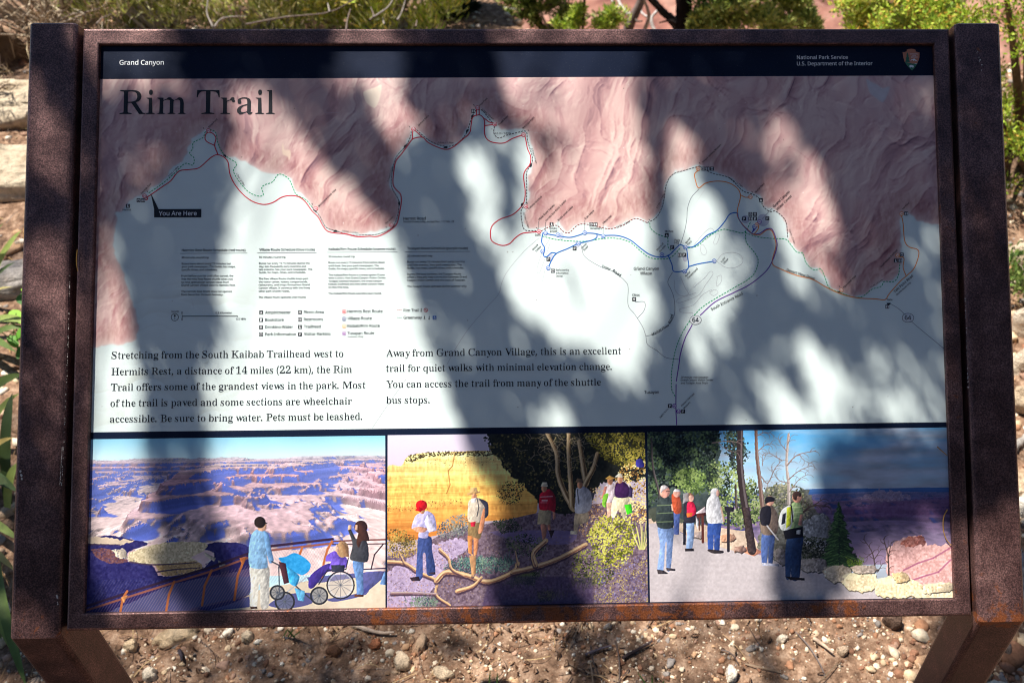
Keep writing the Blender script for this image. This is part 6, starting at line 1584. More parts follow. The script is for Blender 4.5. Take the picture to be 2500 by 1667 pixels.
# ---- foliage
def sprigs(centers, dirs, L, W, pal, seed, droop=0.0, jit=.5, bend=.25):
    """one narrow bent leaf per centre"""
    r = np.random.default_rng(seed); n = len(centers)
    d = dirs + r.normal(0, jit, (n, 3)); d /= np.linalg.norm(d, axis=1)[:, None] + 1e-9
    ref = r.normal(0, 1, (n, 3)); s = np.cross(d, ref); s /= np.linalg.norm(s, axis=1)[:, None] + 1e-9
    up_ = np.cross(s, d)
    l = (L * r.uniform(.6, 1.3, n))[:, None]; w = (W * r.uniform(.7, 1.3, n))[:, None]
    a = centers; m1 = a + d * l * .5 + up_ * l * bend * .3; e = a + d * l - np.array([0, 0, 1]) * droop * l - up_ * l * bend * .1
    V = np.stack([a - s * w * .25, a + s * w * .25, m1 + s * w * .5, m1 - s * w * .5, e], 1)
    b_ = np.arange(n) * 5
    F4 = np.stack([b_, b_ + 1, b_ + 2, b_ + 3], 1); F3 = np.stack([b_ + 3, b_ + 2, b_ + 4], 1)
    pal = np.asarray(pal, float)
    ci = r.integers(0, len(pal), n)
    C = np.repeat(lin(pal[ci]) * r.uniform(.75, 1.2, (n, 1)), 5, 0)
    return V.reshape(-1, 3), F4, F3, C
def foliage_obj(name, sets, m, parent=None):
    V = []; F = []; C = []; o_ = 0
    for v, f4, f3, c in sets:
        V.append(v); C.append(c)
        # quads as two triangles keep one face type
        F.append(np.concatenate([f4[:, [0, 1, 2]], f4[:, [0, 2, 3]], f3]) + o_); o_ += len(v)
    return link(name, np_mesh(name, np.concatenate(V), np.concatenate(F), False, np.concatenate(C)), m, parent)
def clump_pts(clumps, per, rad, seed):
    r = np.random.default_rng(seed); n = len(clumps)
    off_ = r.normal(0, 1, (n, per, 3)); off_ /= np.linalg.norm(off_, axis=2)[..., None]; off_ *= (r.random((n, per, 1)) ** .5)
    rr = np.asarray(rad).reshape(-1, 1, 1) * np.ones((n, 1, 1))
    c = np.asarray(clumps)[:, None] + off_ * rr
    return c.reshape(-1, 3), off_.reshape(-1, 3)
def blob(center, radii, n, seed, shell=.45):
    r = np.random.default_rng(seed); d = r.normal(0, 1, (n, 3)); d /= np.linalg.norm(d, axis=1)[:, None]
    t = (shell + (1 - shell) * r.random((n, 1)) ** .6)
    return np.asarray(center) + d * t * np.asarray(radii)

def bush(name, base, radii, nclump, per, crad, L, W, pal, seed, label, cat, stemcol=(150, 136, 118), nst=14, m=None, group=None, upb=.7, zc=None, stem_r=.008):
    zc = radii[2] * .9 if zc is None else zc
    gz_ = float(ground_z(np.array([base[0]]), np.array([base[1]]))[0]); zc += base[2] - gz_; base = (base[0], base[1], gz_)
    root = empty(name, base); tag(root, label, cat, group)
    cl = blob((0, 0, zc), radii, nclump, seed); cl[:, 2] = np.maximum(cl[:, 2], .03)
    r = np.random.default_rng(seed)
    # carve gaps
    keep = np.array([mnoise.noise(Vector(c_) * (1.6 / max(radii[0], .2)) + Vector((seed, 0, 0))) > -.22 for c_ in cl]); cl = cl[keep]
    st = Mesh()
    for i in range(nst):
        e = cl[r.integers(len(cl))]
        b0 = np.array([r.normal(0, .12) * radii[0], r.normal(0, .12) * radii[1], -.03]); mid = b0 * .5 + e * .5 + r.normal(0, .08, 3) * radii[0] + np.array([0, 0, .05])
        st.tube([b0, mid, e], stem_r, stem_r * .3, stemcol, 5, i)
    st.build("stem", M_WOOD, root)
    p, d = clump_pts(cl, per, crad * r.uniform(.6, 1.3, len(cl)), seed + 1)
    d = d + np.array([0, 0, upb])
    foliage_obj("foliage", [sprigs(p, d, L, W, pal, seed + 2)], m or M_LEAF, root)
    return root
OL = [(192, 198, 104), (214, 214, 130), (166, 178, 88), (232, 230, 168), (128, 140, 70), (222, 210, 176)]
YG = [(206, 220, 84), (178, 202, 72), (228, 232, 116), (146, 172, 64), (232, 216, 106)]
DG = [(120, 142, 70), (150, 166, 84), (84, 104, 56), (184, 190, 112)]
GRYW = (196, 188, 182)
def site(px, py, z=0.0): return tuple(onz([(px, py)], z)[0])
def aty(px, py, Y):
    """traced site coordinates -> the point standing at depth y = Y"""
    d = rays([(px, py)])[0]; t = (Y - CP[1]) / d[1]; return CP + d * t
def mpp(Y): return np.linalg.norm(aty(1250, 40, Y) - CP) / FPX       # metres per traced unit at that depth
def stick(mesh, pts, Y, w0, w1, rgb, seed=0, dy=.0):
    n = len(pts); mesh.tube([aty(x, y, Y + dy * i / max(1, n - 1)) - mesh.o for i, (x, y) in enumerate(pts)], w0 * mpp(Y) / 2, w1 * mpp(Y) / 2, rgb, 7, seed, .10)
for i, (px, py, rx, ry, rz, lab_, stk) in enumerate([
        (330, 70, .42, .36, .40, "olive green brush behind the sign's top left corner, nearest the dry twigs", [[(235, 60), (250, 45), (270, 36)], [(520, 66), (505, 30), (512, -20)]]),
        (640, 62, .44, .36, .42, "olive green brush with grey bare branches behind the top rail's left half", [[(600, 60), (700, 42), (805, 30), (870, -5)], [(805, 30), (800, 8)], [(520, 70), (545, 45), (600, 40)], [(845, 78), (848, 50), (856, 22)]]),
        (930, 50, .36, .30, .36, "yellow green brush behind the top rail beside the cream boulder", [[(902, 50), (912, 38), (905, 18)], [(912, 42), (945, 20), (962, -5)], [(970, 50), (980, 32), (990, 0)], [(1015, 66), (1018, 50)], [(938, 60), (934, 44)]])]):
    q = aty(px, py, 2.85)
    rt = bush("green_shrub", (q[0], q[1] + .18, 0), (rx, ry, rz), 340, 62, .07, .036, .0075, OL if i < 2 else OL[:4] + YG, 40 + i, lab_, "shrub", (186, 176, 164), 34, upb=1.3)
    bm = Mesh(); bm.o = np.array(rt.location)
    for k, p_ in enumerate(stk): stick(bm, p_, 2.48 + .03 * k, 4.6, 2.2, (150, 140, 132) if k % 3 else (120, 106, 98), k, .12)
    bm.build("bare_branch", M_WOOD, rt)
q = site(70, 60, .15)
bush("dry_bush", (q[0], q[1] + .2, 0), (.5, .4, .34), 190, 26, .09, .05, .0045, [(200, 180, 150), (160, 138, 112), (120, 100, 84), (226, 208, 180)], 51, "grey brown leafless brush at the photo's top left corner", "shrub", (176, 158, 138), 80, m=M_WOOD, upb=.6, stem_r=.007)
bush("dry_bush", (q[0] - .15, q[1] - .45, 0), (.34, .22, .16), 60, 14, .09, .08, .004, [(150, 128, 104), (110, 92, 78), (196, 176, 140)], 52, "low tangle of dead twigs above the upper pale ledge at left", "shrub", (140, 122, 106), 40, m=M_WOOD, upb=.4, stem_r=.006)
# juniper at the right edge, bright scale foliage in rounded tufts
q = site(2460, 300, .30)
JG = [(178, 198, 62), (158, 184, 58), (200, 212, 90), (120, 150, 46), (140, 166, 52), (196, 160, 70)]
jr = empty("juniper_bush", (q[0] + .25, q[1] + .30, 0)); tag(jr, "bright yellow green juniper overhanging the right post's top", "shrub")
cl = blob((-.06, -.02, .50), (.64, .52, .50), 620, 61, .5); cl[:, 2] = np.maximum(cl[:, 2], .06)
keep = np.array([mnoise.noise(Vector(c_) * 3.2) > -.30 for c_ in cl]); cl = cl[keep]
p, d = clump_pts(cl, 80, .040, 62)
foliage_obj("foliage", [sprigs(p, d + np.array([0, 0, .35]), .015, .0062, JG, 63, jit=.35)], M_LEAF, jr)
st = Mesh(); r_ = np.random.default_rng(3)
for i in range(18):
    e = cl[r_.integers(len(cl))]; st.tube([(r_.normal(0, .05), r_.normal(0, .05), -.03), e * .5 + np.array([0, 0, .05]), e], .018, .004, (120, 96, 78), 6, i)
st.build("stem", M_WOOD, jr)

# conifers and dead limbs beyond the top rail
def tree(name, base, trunk, limbs, crown, pal, seed, label, tcol=(92, 78, 70), per=60, crad=.13, L=.06, W=.012, ncl=120, cat="tree", group=None):
    root = empty(name, base); tag(root, label, cat, group)
    p0_ = np.array(trunk[0][0], float); gz_ = float(ground_z(np.array([base[0]]), np.array([base[1]]))[0]) - base[2]
    foot = [tuple(p0_ + np.array([0, 0, min(gz_ - .08 - p0_[2], -.02)]))]
    t_ = Mesh(); t_.tube(foot + list(trunk[0]), trunk[1] * 1.1, trunk[2], tcol, 10, seed, .05); t_.build("trunk", M_WOOD, root)
    if limbs:
        l_ = Mesh()
        for i, (pth, r0, r1, c_) in enumerate(limbs): l_.tube(pth, r0, r1, c_, 7, i, .08)
        l_.build("limb", M_WOOD, root)
    if crown:
        cs = np.concatenate([blob(c_, r_2, int(ncl * w_), seed + k) for k, (c_, r_2, w_) in enumerate(crown)])
        keep = np.array([mnoise.noise(Vector(c_) * 1.9 + Vector((seed, 1, 2))) > -.12 for c_ in cs]); cs = cs[keep]
        p, d = clump_pts(cs, per, crad, seed + 20)
        foliage_obj("crown", [sprigs(p, d + np.array([0, 0, .5]), L, W, pal, seed + 30)], M_NEED, root)
    return root
def ptree(name, label, cat, Y, trunk, tw, tcol, limbs, blobs, pal, seed, per=44, ncl=1.0, L=.035, W=.009, group=None):
    """a tree whose trunk, limbs and leaf masses stand at depth Y behind the sign"""
    s_ = mpp(Y); foot = aty(trunk[0][0], trunk[0][1], Y); gz_ = float(ground_z(np.array([foot[0]]), np.array([Y]))[0])
    root = empty(name, (foot[0], Y, gz_)); o = np.array(root.location); tag(root, label, cat, group)
    t_ = Mesh(); t_.o = o
    pts = [np.array([.0, 0, -.08])] + [aty(x, y, Y) - o for x, y in trunk]
    t_.tube(pts, tw[0] * s_ / 2, tw[1] * s_ / 2, tcol, 10, seed, .05); t_.build("trunk", M_WOOD, root)
    if limbs:
        l_ = Mesh(); l_.o = o
        for k, (p_, w0, w1, c_) in enumerate(limbs): stick(l_, p_, Y, w0, w1, c_, k, -.12 if k % 2 else .12)
        l_.build("limb", M_WOOD, root)
    if blobs:
        cs = []
        for k, (x, y, rx, ry) in enumerate(blobs):
            n = int(ncl * (10 + rx * ry * .011)); cs.append(blob(aty(x, y, Y) - o, (rx * s_ * 1.12, rx * s_ * .9, ry * s_ * 1.12), n, seed + k, .1))
        cs = np.concatenate(cs); r = np.random.default_rng(seed)
        cs = np.array([c_ for c_ in cs if mnoise.noise(Vector(c_) * 9 + Vector((seed, 3, 1))) > -.16])
        r = np.random.default_rng(seed); p, d = clump_pts(cs, per, 11 * s_ * r.uniform(.5, 1.6, len(cs)), seed + 20)
        foliage_obj("crown", [sprigs(p, d + np.array([0, 0, .6]), L, W, pal, seed + 30)], M_LEAF if seed != 71 else M_NEED, root)
    return root
DK_ = (34, 29, 29)
ptree("conifer_tree", "dark shaded juniper standing behind the middle of the top rail", "tree", 3.25, [(1118, 110), (1116, 40), (1112, -60), (1110, -260)], (16, 9), (52, 44, 42), [([(1116, 50), (1090, 20), (1070, -10)], 5, 2, (60, 50, 46))], [(1108, 20, 50, 60), (1120, 70, 46, 30), (1105, -90, 80, 70), (1112, -220, 60, 90)], [(44, 56, 34), (58, 70, 40), (34, 44, 30)], 71, per=70, ncl=1.5)
ptree("conifer_tree", "sparse green conifer right of the dark juniper, red cliff showing between its boughs", "tree", 4.0, [(1330, 120), (1318, 60), (1300, 10), (1290, -120), (1285, -320)], (20, 9), (84, 72, 66), [([(1325, 74), (1296, 46), (1290, 38)], 8, 4, (92, 76, 68)), ([(1345, 78), (1332, 58), (1320, 30)], 9, 4, GRYW), ([(1310, 40), (1250, 22), (1205, 18)], 6, 2, GRYW), ([(1304, 30), (1350, 10), (1390, 8)], 6, 2, (96, 82, 74))],
      [(1232, 48, 34, 28), (1292, 22, 46, 34), (1350, 14, 52, 44), (1368, 60, 48, 22), (1252, 2, 34, 20), (1200, 62, 26, 16), (1300, -90, 110, 60), (1290, -230, 80, 90)], DG + [(158, 172, 84)], 72)
ptree("bare_trunk_tree", "thick dark straight trunk rising behind the top rail", "tree", 3.6, [(1672, 130), (1670, 60), (1670, 0), (1668, -150), (1660, -420)], (44, 34), DK_, [([(1662, 78), (1640, 50), (1612, 22), (1570, -20), (1500, -80)], 24, 10, (52, 45, 42)), ([(1650, 60), (1632, 52), (1610, 56)], 7, 3, (60, 50, 48)), ([(1668, -60), (1740, -110), (1820, -140)], 16, 6, DK_)], [(1640, -260, 190, 90), (1800, -190, 90, 50), (1702, 66, 24, 14)], DG, 73)
ptree("dead_tree", "leaning weathered grey trunk with bare pale branches left of the dark trunk", "tree", 3.9, [(1528, 130), (1532, 78), (1548, 40), (1566, 0), (1590, -80)], (26, 18), (120, 106, 100), [([(1540, 40), (1515, 14), (1508, -10)], 10, 5, GRYW), ([(1515, 18), (1490, 22), (1474, 36)], 7, 3, GRYW), ([(1500, 16), (1494, 2), (1498, -16)], 6, 3, GRYW), ([(1572, 78), (1584, 44), (1578, 14), (1566, -14)], 10, 5, GRYW), ([(1598, 78), (1590, 46), (1606, 22), (1600, -12)], 9, 4, GRYW), ([(1606, 24), (1628, 34), (1642, 48)], 7, 3, GRYW), ([(1584, 44), (1566, 30), (1572, 8)], 6, 3, GRYW), ([(1550, 44), (1556, 52), (1568, 52)], 6, 3, (100, 86, 80))], None, DG, 74)
ptree("sapling_tree", "thin straight sapling stem with small green tufts behind the rail", "tree", 3.3, [(1422, 120), (1423, 70), (1427, 0), (1430, -120)], (8, 5), (74, 58, 52), None, [(1398, 66, 44, 14), (1472, 60, 34, 22), (1500, 46, 24, 18), (1412, 34, 14, 16), (1430, -100, 60, 40)], YG[:4] + DG[:2], 75, L=.028, W=.008)
for i, (Y, blobs, stk, lab_, pal) in enumerate([
        (3.5, [(1790, 24, 84, 44), (1850, 58, 70, 26), (1745, 40, 50, 40), (1720, 70, 30, 16), (1800, -60, 110, 50)], [[(1726, 60), (1756, 40), (1764, 26)], [(1738, 66), (1790, 30), (1826, -10)], [(1765, 30), (1752, 24), (1748, 6)]], "olive juniper scrub just right of the dark trunk", OL[:3] + DG),
        (3.8, [(1925, 30, 72, 44), (1975, 60, 36, 22), (1900, 60, 50, 24), (1930, -60, 90, 50)], [[(1866, 30), (1888, 28), (1880, 44)], [(1900, 72), (1918, 52), (1924, 46)], [(1950, 50), (1975, 40), (1990, 20)]], "shaggy olive scrub with dead grey sticks, left of the pink gap", OL[:3] + DG),
        (3.3, [(2108, 28, 50, 50), (2170, 50, 50, 34), (2140, -50, 80, 50)], [[(2150, 70), (2170, 40)]], "yellow green juniper right of the pink gap in the bushes", YG + OL[:2]),
        (3.1, [(2235, 30, 62, 50), (2180, 66, 40, 20), (2270, 66, 40, 18), (2240, -60, 90, 60)], [[(2228, 66), (2250, 56), (2266, 60)], [(2200, 30), (2204, 10)]], "tall yellow green juniper behind the right end of the top rail", YG + OL[:2]),
        (3.6, [(2308, 20, 54, 44), (2322, 62, 46, 22), (2300, -60, 80, 50)], [[(2300, 66), (2330, 50), (2340, 54)], [(2350, 70), (2330, 60)]], "duller green juniper beside the right post's top, behind the bright one", OL[:3] + DG)]):
    x0_ = blobs[0][0]
    ptree("juniper_bush", lab_, "shrub", Y, [(x0_, 130), (x0_ + 6, 60), (x0_ - 4, 10)], (16, 6), (120, 104, 92), [(p_, 8, 4, GRYW) for p_ in stk], blobs, pal, 130 + 7 * i, per=50, ncl=1.3, L=.032, W=.009)
# a band of scrub clinging below the rim, reads as one mass
r_ = np.random.default_rng(12)
cs = np.stack([r_.uniform(-5, 5, 260), r_.uniform(5.4, 9, 260), np.zeros(260)], 1); cs[:, 2] = ground_z(cs[:, 0], cs[:, 1]) + r_.uniform(.05, .5, 260)
hole = (cs[:, 0] > -.4) & (cs[:, 0] < 2.3); cs = cs[~hole]
p, d = clump_pts(cs, 60, .28, 13)
tag(foliage_obj("rim_scrub", [sprigs(p, d + np.array([0, 0, .5]), .10, .02, DG + OL[:2], 14)], M_NEED), kind='stuff')

# ---- strappy yucca-like plants at the left edge
def blade(base, tip, w, sag, rgb, mesh, fold=.25):
    base = np.array(base); tip = np.array(tip); n = 10
    mid = (base + tip) / 2 + np.array([0, 0, sag])
    t = np.linspace(0, 1, n)[:, None]
    p = (1 - t) ** 2 * base + 2 * t * (1 - t) * mid + t ** 2 * tip
    T = np.gradient(p, axis=0); T /= np.linalg.norm(T, axis=1)[:, None]
    view = CP - p; s = np.cross(T, view * .6 + np.array([0, -.2, .8])); s /= np.linalg.norm(s, axis=1)[:, None]
    nrm = np.cross(s, T); ww = w * np.array([.75, .9, 1, 1, 1, .97, .9, .78, .5, .04])[:, None] / 2
    V = np.concatenate([p - s * ww, p - nrm * ww * fold, p + s * ww]); F = []
    for i in range(n - 1):
        F += [[i, i + 1, n + i + 1, n + i], [n + i, n + i + 1, 2 * n + i + 1, 2 * n + i]]
    mesh.add(V, F, rgb)
def plant(label, spec, name="yucca_plant", cat="plant"):
    c = np.mean([onz([s[0]], 0)[0] for s in spec], axis=0)
    root = empty(name, (c[0], c[1], 0)); tag(root, label, cat)
    for bpx, bz, tpx, tz, w, sag, col in spec:
        me_ = Mesh(); b0 = onz([bpx], bz)[0] - np.array([c[0], c[1], 0]); t0 = onz([tpx], tz)[0] - np.array([c[0], c[1], 0])
        blade(b0, t0, w * .78, sag, col, me_); me_.build("blade", M_LEAF, root)
LG = (142, 158, 84); MGc = (98, 118, 58); DGc = (62, 80, 44); YL = (176, 166, 100)
plant("upper strappy yucca rosette left of the post, pale green leaf tips upright", [((-40, 760), .02, (52, 562), .26, .034, .05, LG), ((-60, 720), .02, (8, 545), .30, .026, .05, MGc), ((-70, 800), .02, (36, 640), .22, .022, .06, DGc), ((-50, 840), .02, (75, 790), .16, .03, .09, LG), ((-60, 900), .02, (70, 800), .14, .024, .09, MGc), ((-90, 860), .02, (30, 700), .25, .012, .1, YL), ((-60, 800), .02, (-20, 560), .3, .03, .03, DGc), ((-90, 820), .02, (40, 860), .16, .026, .06, MGc)])
plant("lower strappy yucca rosette by the left leg, long drooping green blades", [((-60, 1080), .02, (60, 915), .20, .034, .10, MGc), ((-40, 1120), .02, (48, 960), .18, .022, .06, LG), ((20, 1230), .02, (30, 960), .18, .030, .05, DGc), ((-70, 1180), .02, (30, 1068), .16, .024, .05, (196, 172, 96)), ((18, 1240), .02, (42, 1130), .10, .026, .03, LG), ((-60, 1330), .02, (40, 1395), .10, .020, .08, YL), ((-50, 1330), .03, (34, 1600), .01, .024, .07, LG), ((-10, 1360), .04, (66, 1680), .005, .024, .06, MGc), ((-70, 1260), .02, (50, 1320), .10, .022, .05, LG), ((-40, 1200), .02, (20, 1180), .22, .03, .04, DGc), ((-50, 1420), .02, (4, 1560), .02, .022, .06, MGc), ((-70, 1150), .02, (44, 1200), .14, .03, .05, DGc)])
# small broad-leaved plant between the rosettes
root = empty("leafy_plant", site(62, 860)); tag(root, "small bright broad leaved plant between the two strappy rosettes", "plant")
r_ = np.random.default_rng(9); V_ = []; F_ = []; me_ = Mesh()
o0 = np.array(root.location)
for i, (px, py, z) in enumerate([(70, 700, .12), (82, 712, .14), (60, 730, .12), (84, 745, .10), (58, 775, .10), (74, 790, .12), (86, 800, .09), (50, 810, .08), (68, 830, .06), (40, 770, .1), (84, 690, .10), (60, 850, .05), (78, 860, .05), (30, 830, .06)]):
    c = onz([(px, py)], z)[0] - o0; L_ = r_.uniform(.018, .032); a = r_.uniform(0, 6.28); t_ = np.array([math.cos(a), math.sin(a), r_.normal(0, .3)]); t_ /= np.linalg.norm(t_)
    s_v = np.cross(t_, [0, -.4, 1]); s_v /= np.linalg.norm(s_v)
    k = 10; ang = np.arange(k) * 2 * math.pi / k
    V = c + np.cos(ang)[:, None] * t_ * L_ + np.sin(ang)[:, None] * s_v * L_ * .55 + (np.cos(ang) ** 2)[:, None] * np.array([0, 0, -.006])
    me_.add(V, [list(range(k))], [(150, 200, 60), (96, 150, 50), (70, 120, 50)][i % 3])
me_.build("leaf", M_LEAF, root)
me_ = Mesh()
for i in range(6): me_.tube([(0, 0, -.02), (r_.normal(0, .02), r_.normal(0, .02), .05), (r_.normal(0, .04), r_.normal(0, .05), .11)], .002, .001, (110, 120, 70), 5, i)
me_.build("stem", M_LEAF, root)
bush("leafy_plant", (*at(2500, 720)[:2], 0), (.16, .10, .06), 40, 26, .03, .02, .007, [(110, 140, 66), (80, 104, 54), (150, 166, 90)], 91, "low small leaved green plant between pale rocks at right edge", "plant", nst=8, stem_r=.003)
# grass blades at the very front
for tuft, lab_ in ((((1193, 1690), (1197, 1634)), ((1212, 1690), (1215, 1640)), "pair of green grass blades at bottom left of centre"), (((1590, 1690), (1556, 1640)), ((1590, 1690), (1592, 1646)), ((1612, 1690), (1622, 1658)), "three green grass blades at bottom, right of centre")) and [
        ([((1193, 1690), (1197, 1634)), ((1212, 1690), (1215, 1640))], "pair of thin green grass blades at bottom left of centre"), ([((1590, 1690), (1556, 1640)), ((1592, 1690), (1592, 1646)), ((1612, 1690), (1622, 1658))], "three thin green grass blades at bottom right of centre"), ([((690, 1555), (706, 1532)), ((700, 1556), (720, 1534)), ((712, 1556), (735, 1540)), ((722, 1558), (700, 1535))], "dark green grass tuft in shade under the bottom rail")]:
    c0 = onz([tuft[0][0]], 0)[0]; root = empty("grass_tuft", (c0[0], c0[1], 0)); tag(root, lab_, "grass")
    me_ = Mesh()
    for a, b_ in tuft:
        b0 = onz([a], 0)[0] - c0; t0 = onz([b_], .045)[0] - c0; b0[2] -= .004
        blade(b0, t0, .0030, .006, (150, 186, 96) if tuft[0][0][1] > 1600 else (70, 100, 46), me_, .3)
    me_.build("blade", M_LEAF, root)
# dry pine needles caught in the frame
for pts, lab_ in [([(2313, 1243), (2304, 1262), (2303, 1290), (2310, 1315), (2322, 1330)], "curved yellow pine needle caught at the right side of the third photograph"), ([(2288, 1090), (2300, 1101), (2313, 1112)], "short straw coloured needle wedged beside the third photograph's sky"), ([(189, 610), (187, 625), (187, 645), (190, 662)], "orange curved needle wedged between left post and frame")]:
    me_ = Mesh(); dp = -.003 if pts[0][0] > 300 else .0025
    q = to3(art(pts, dp), dp); me_.tube(q, .0007, .0004, (206, 160, 84), 5, 1, 0)
    tag(me_.build("pine_needle", M_LEAF), lab_, "needle")
# ================================================================== the pinyon whose boughs shade the sign
NS = np.array(SUN)
shp = Canvas([(-20, 40), (2520, 40), (2540, 1580), (-40, 1580)], 0.004)
lit_m = np.zeros((shp.ny, shp.nx))
def mark(px, lvl, op='max'):
    global lit_m
    r = shp.pmask(px)
    if r is None: return
    m, (x0, x1, y0, y1) = r
    sub = lit_m[y0:y1, x0:x1]
    lit_m[y0:y1, x0:x1] = np.maximum(sub, m * lvl) if op == 'max' else np.minimum(sub, 1 - m * lvl)
for pts, lv in [
    ([(568, 196), (668, 196), (700, 250), (735, 300), (785, 370), (870, 455), (915, 510), (955, 560), (985, 625), (1005, 700), (1025, 770), (1050, 840), (1080, 900), (1110, 990), (1125, 1050), (1160, 1120), (1200, 1200), (1205, 1300), (1195, 1420), (1197, 1550), (640, 1550), (600, 1480), (555, 1400), (540, 1300), (497, 1150), (487, 1060), (477, 1000), (483, 930), (505, 860), (535, 800), (520, 720), (530, 640), (552, 560), (540, 480), (548, 400), (560, 320)], 1),
    ([(240, 590), (278, 570), (285, 640), (312, 700), (319, 770), (331, 850), (343, 930), (348, 1000), (354, 1050), (362, 1130), (370, 1250), (400, 1400), (480, 1500), (470, 1550), (300, 1550), (220, 1400), (205, 1300), (205, 1150), (215, 800)], 1), ([(200, 700), (222, 600), (222, 1180), (190, 1200)], .8),
    ([(150, 60), (206, 60), (216, 200), (190, 130)], .9), ([(78, 190), (110, 190), (150, 260), (192, 330), (196, 470), (72, 485)], .62), ([(62, 590), (192, 590), (182, 960), (120, 960), (100, 800), (60, 740)], .8), ([(110, 960), (170, 960), (165, 1200), (120, 1180), (95, 1050)], .55), ([(28, 1470), (80, 1450), (145, 1500), (145, 1570), (20, 1570)], .9), ([(60, 860), (100, 870), (100, 980), (50, 980)], .7),
    ([(214, 60), (405, 60), (402, 195), (249, 195), (214, 120)], 1), ([(320, 370), (348, 355), (370, 395), (345, 450), (312, 455)], .55), ([(270, 195), (420, 195), (400, 250), (330, 240)], .3),
    ([(823, 60), (985, 60), (982, 190), (1000, 235), (1010, 340), (985, 350), (955, 345), (925, 300), (893, 260), (884, 200), (820, 190)], .95),
    ([(1221, 60), (1560, 60), (1546, 190), (1556, 260), (1570, 340), (1580, 420), (1590, 540), (1595, 640), (1600, 700), (1600, 750), (1585, 830), (1565, 890), (1535, 945), (1522, 935), (1480, 890), (1420, 852), (1355, 818), (1300, 783), (1260, 750), (1232, 703), (1213, 653), (1183, 596), (1156, 557), (1140, 520), (1125, 450), (1108, 345), (1215, 345), (1240, 330), (1290, 345), (1310, 330), (1260, 290), (1225, 240)], 1),
    ([(1625, 300), (1700, 320), (1705, 420), (1735, 460), (1760, 500), (1785, 610), (1795, 690), (1782, 790), (1768, 835), (1750, 830), (1730, 780), (1726, 865), (1707, 890), (1677, 845), (1655, 768), (1665, 670), (1645, 560), (1622, 460)], .95),
    ([(1860, 262), (1925, 275), (1983, 367), (2029, 460), (2050, 560), (2030, 690), (1995, 745), (1930, 700), (1890, 620), (1870, 500), (1872, 400), (1852, 330)], .85),
    ([(1925, 800), (1967, 793), (2015, 835), (2060, 885), (2085, 940), (2088, 1050), (2005, 1050), (1945, 890)], .97), ([(1846, 885), (1876, 874), (1908, 900), (1946, 950), (1984, 1010), (1992, 1050), (1880, 1050), (1845, 945)], 1), ([(1795, 1000), (1830, 990), (1850, 1040), (1795, 1045)], .7), ([(2100, 880), (2310, 850), (2312, 1040), (2135, 1040), (2092, 950)], .3), ([(2200, 540), (2320, 520), (2320, 760), (2230, 700)], .18),
    ([(1347 + 52 * math.cos(a), 1012 + 60 * math.sin(a)) for a in np.linspace(0, 6.28, 16)[:-1]], 1),
    ([(1420, 1060), (1570, 1060), (1590, 1120), (1700, 1090), (1760, 1050), (1950, 1045), (1985, 1120), (1990, 1200), (1940, 1240), (1900, 1330), (1865, 1400), (1880, 1550), (1455, 1550), (1440, 1480), (1400, 1400), (1392, 1300), (1440, 1200), (1490, 1120)], .96),
    ([(2030, 1400), (2120, 1320), (2200, 1290), (2330, 1270), (2520, 1250), (2520, 1580), (2020, 1550), (2025, 1470)], 1), ([(2340, 250), (2440, 300), (2450, 500), (2360, 480)], .12), ([(2360, 500), (2460, 560), (2465, 680), (2370, 640)], .2), ([(2150, 190), (2300, 185), (2300, 290), (2200, 260)], .2)]:
    mark(pts, lv)
for pts, lv in [([(1217, 370), (1262, 380), (1258, 450), (1242, 540), (1216, 556), (1207, 520), (1224, 430)], .85), ([(1302, 190), (1345, 195), (1352, 300), (1400, 345), (1380, 400), (1310, 360), (1285, 300), (1318, 260)], .75),
                ([(1562, 190), (1592, 190), (1607, 340), (1614, 480), (1634, 540), (1646, 640), (1660, 760), (1645, 830), (1612, 800), (1602, 700), (1594, 560), (1580, 440), (1568, 330)], 1), ([(1332, 590), (1420, 690), (1400, 760), (1350, 700)], .14), ([(1460, 640), (1530, 690), (1510, 780), (1450, 740)], .12), ([(1590, 1060), (1740, 1040), (1730, 1075), (1592, 1130)], .8), ([(530, 470), (548, 400), (556, 470), (540, 640)], .4)]:
    mark(pts, lv, 'min')
shade_m = np.clip(1 - lit_m, 0, 0.985)
tau = -np.log(1 - shade_m + 1e-6)
tau = np.clip(tau, 0.0, 4.2)
cosn = float(NPN @ NS)
r6 = np.random.default_rng(77)
a_leaf = 0.030 * 0.010 * 0.5
# keep clear of the mask's rim where leaves would spill into the light
for _ in range(1): tau = np.minimum(tau, blur(tau) * 1.02)
cnt = r6.poisson(tau * shp.res ** 2 * cosn / a_leaf * 2.0)
yy, xx = np.nonzero(cnt)
yy = np.repeat(yy, cnt[yy, xx]); xx = np.repeat(xx, cnt[np.nonzero(cnt)])
xu = shp.P[yy, xx] + r6.uniform(-.5, .5, (len(yy), 2)) * shp.res
pt = to3(xu, 0.0)
tt_ = 1.75 + 0.55 * fbm(xu[:, 0] * 4 + 9, xu[:, 1] * 4 + 9, 3, 6) + r6.normal(0, .07, len(xu))
leaf_c = pt + NS * tt_[:, None]
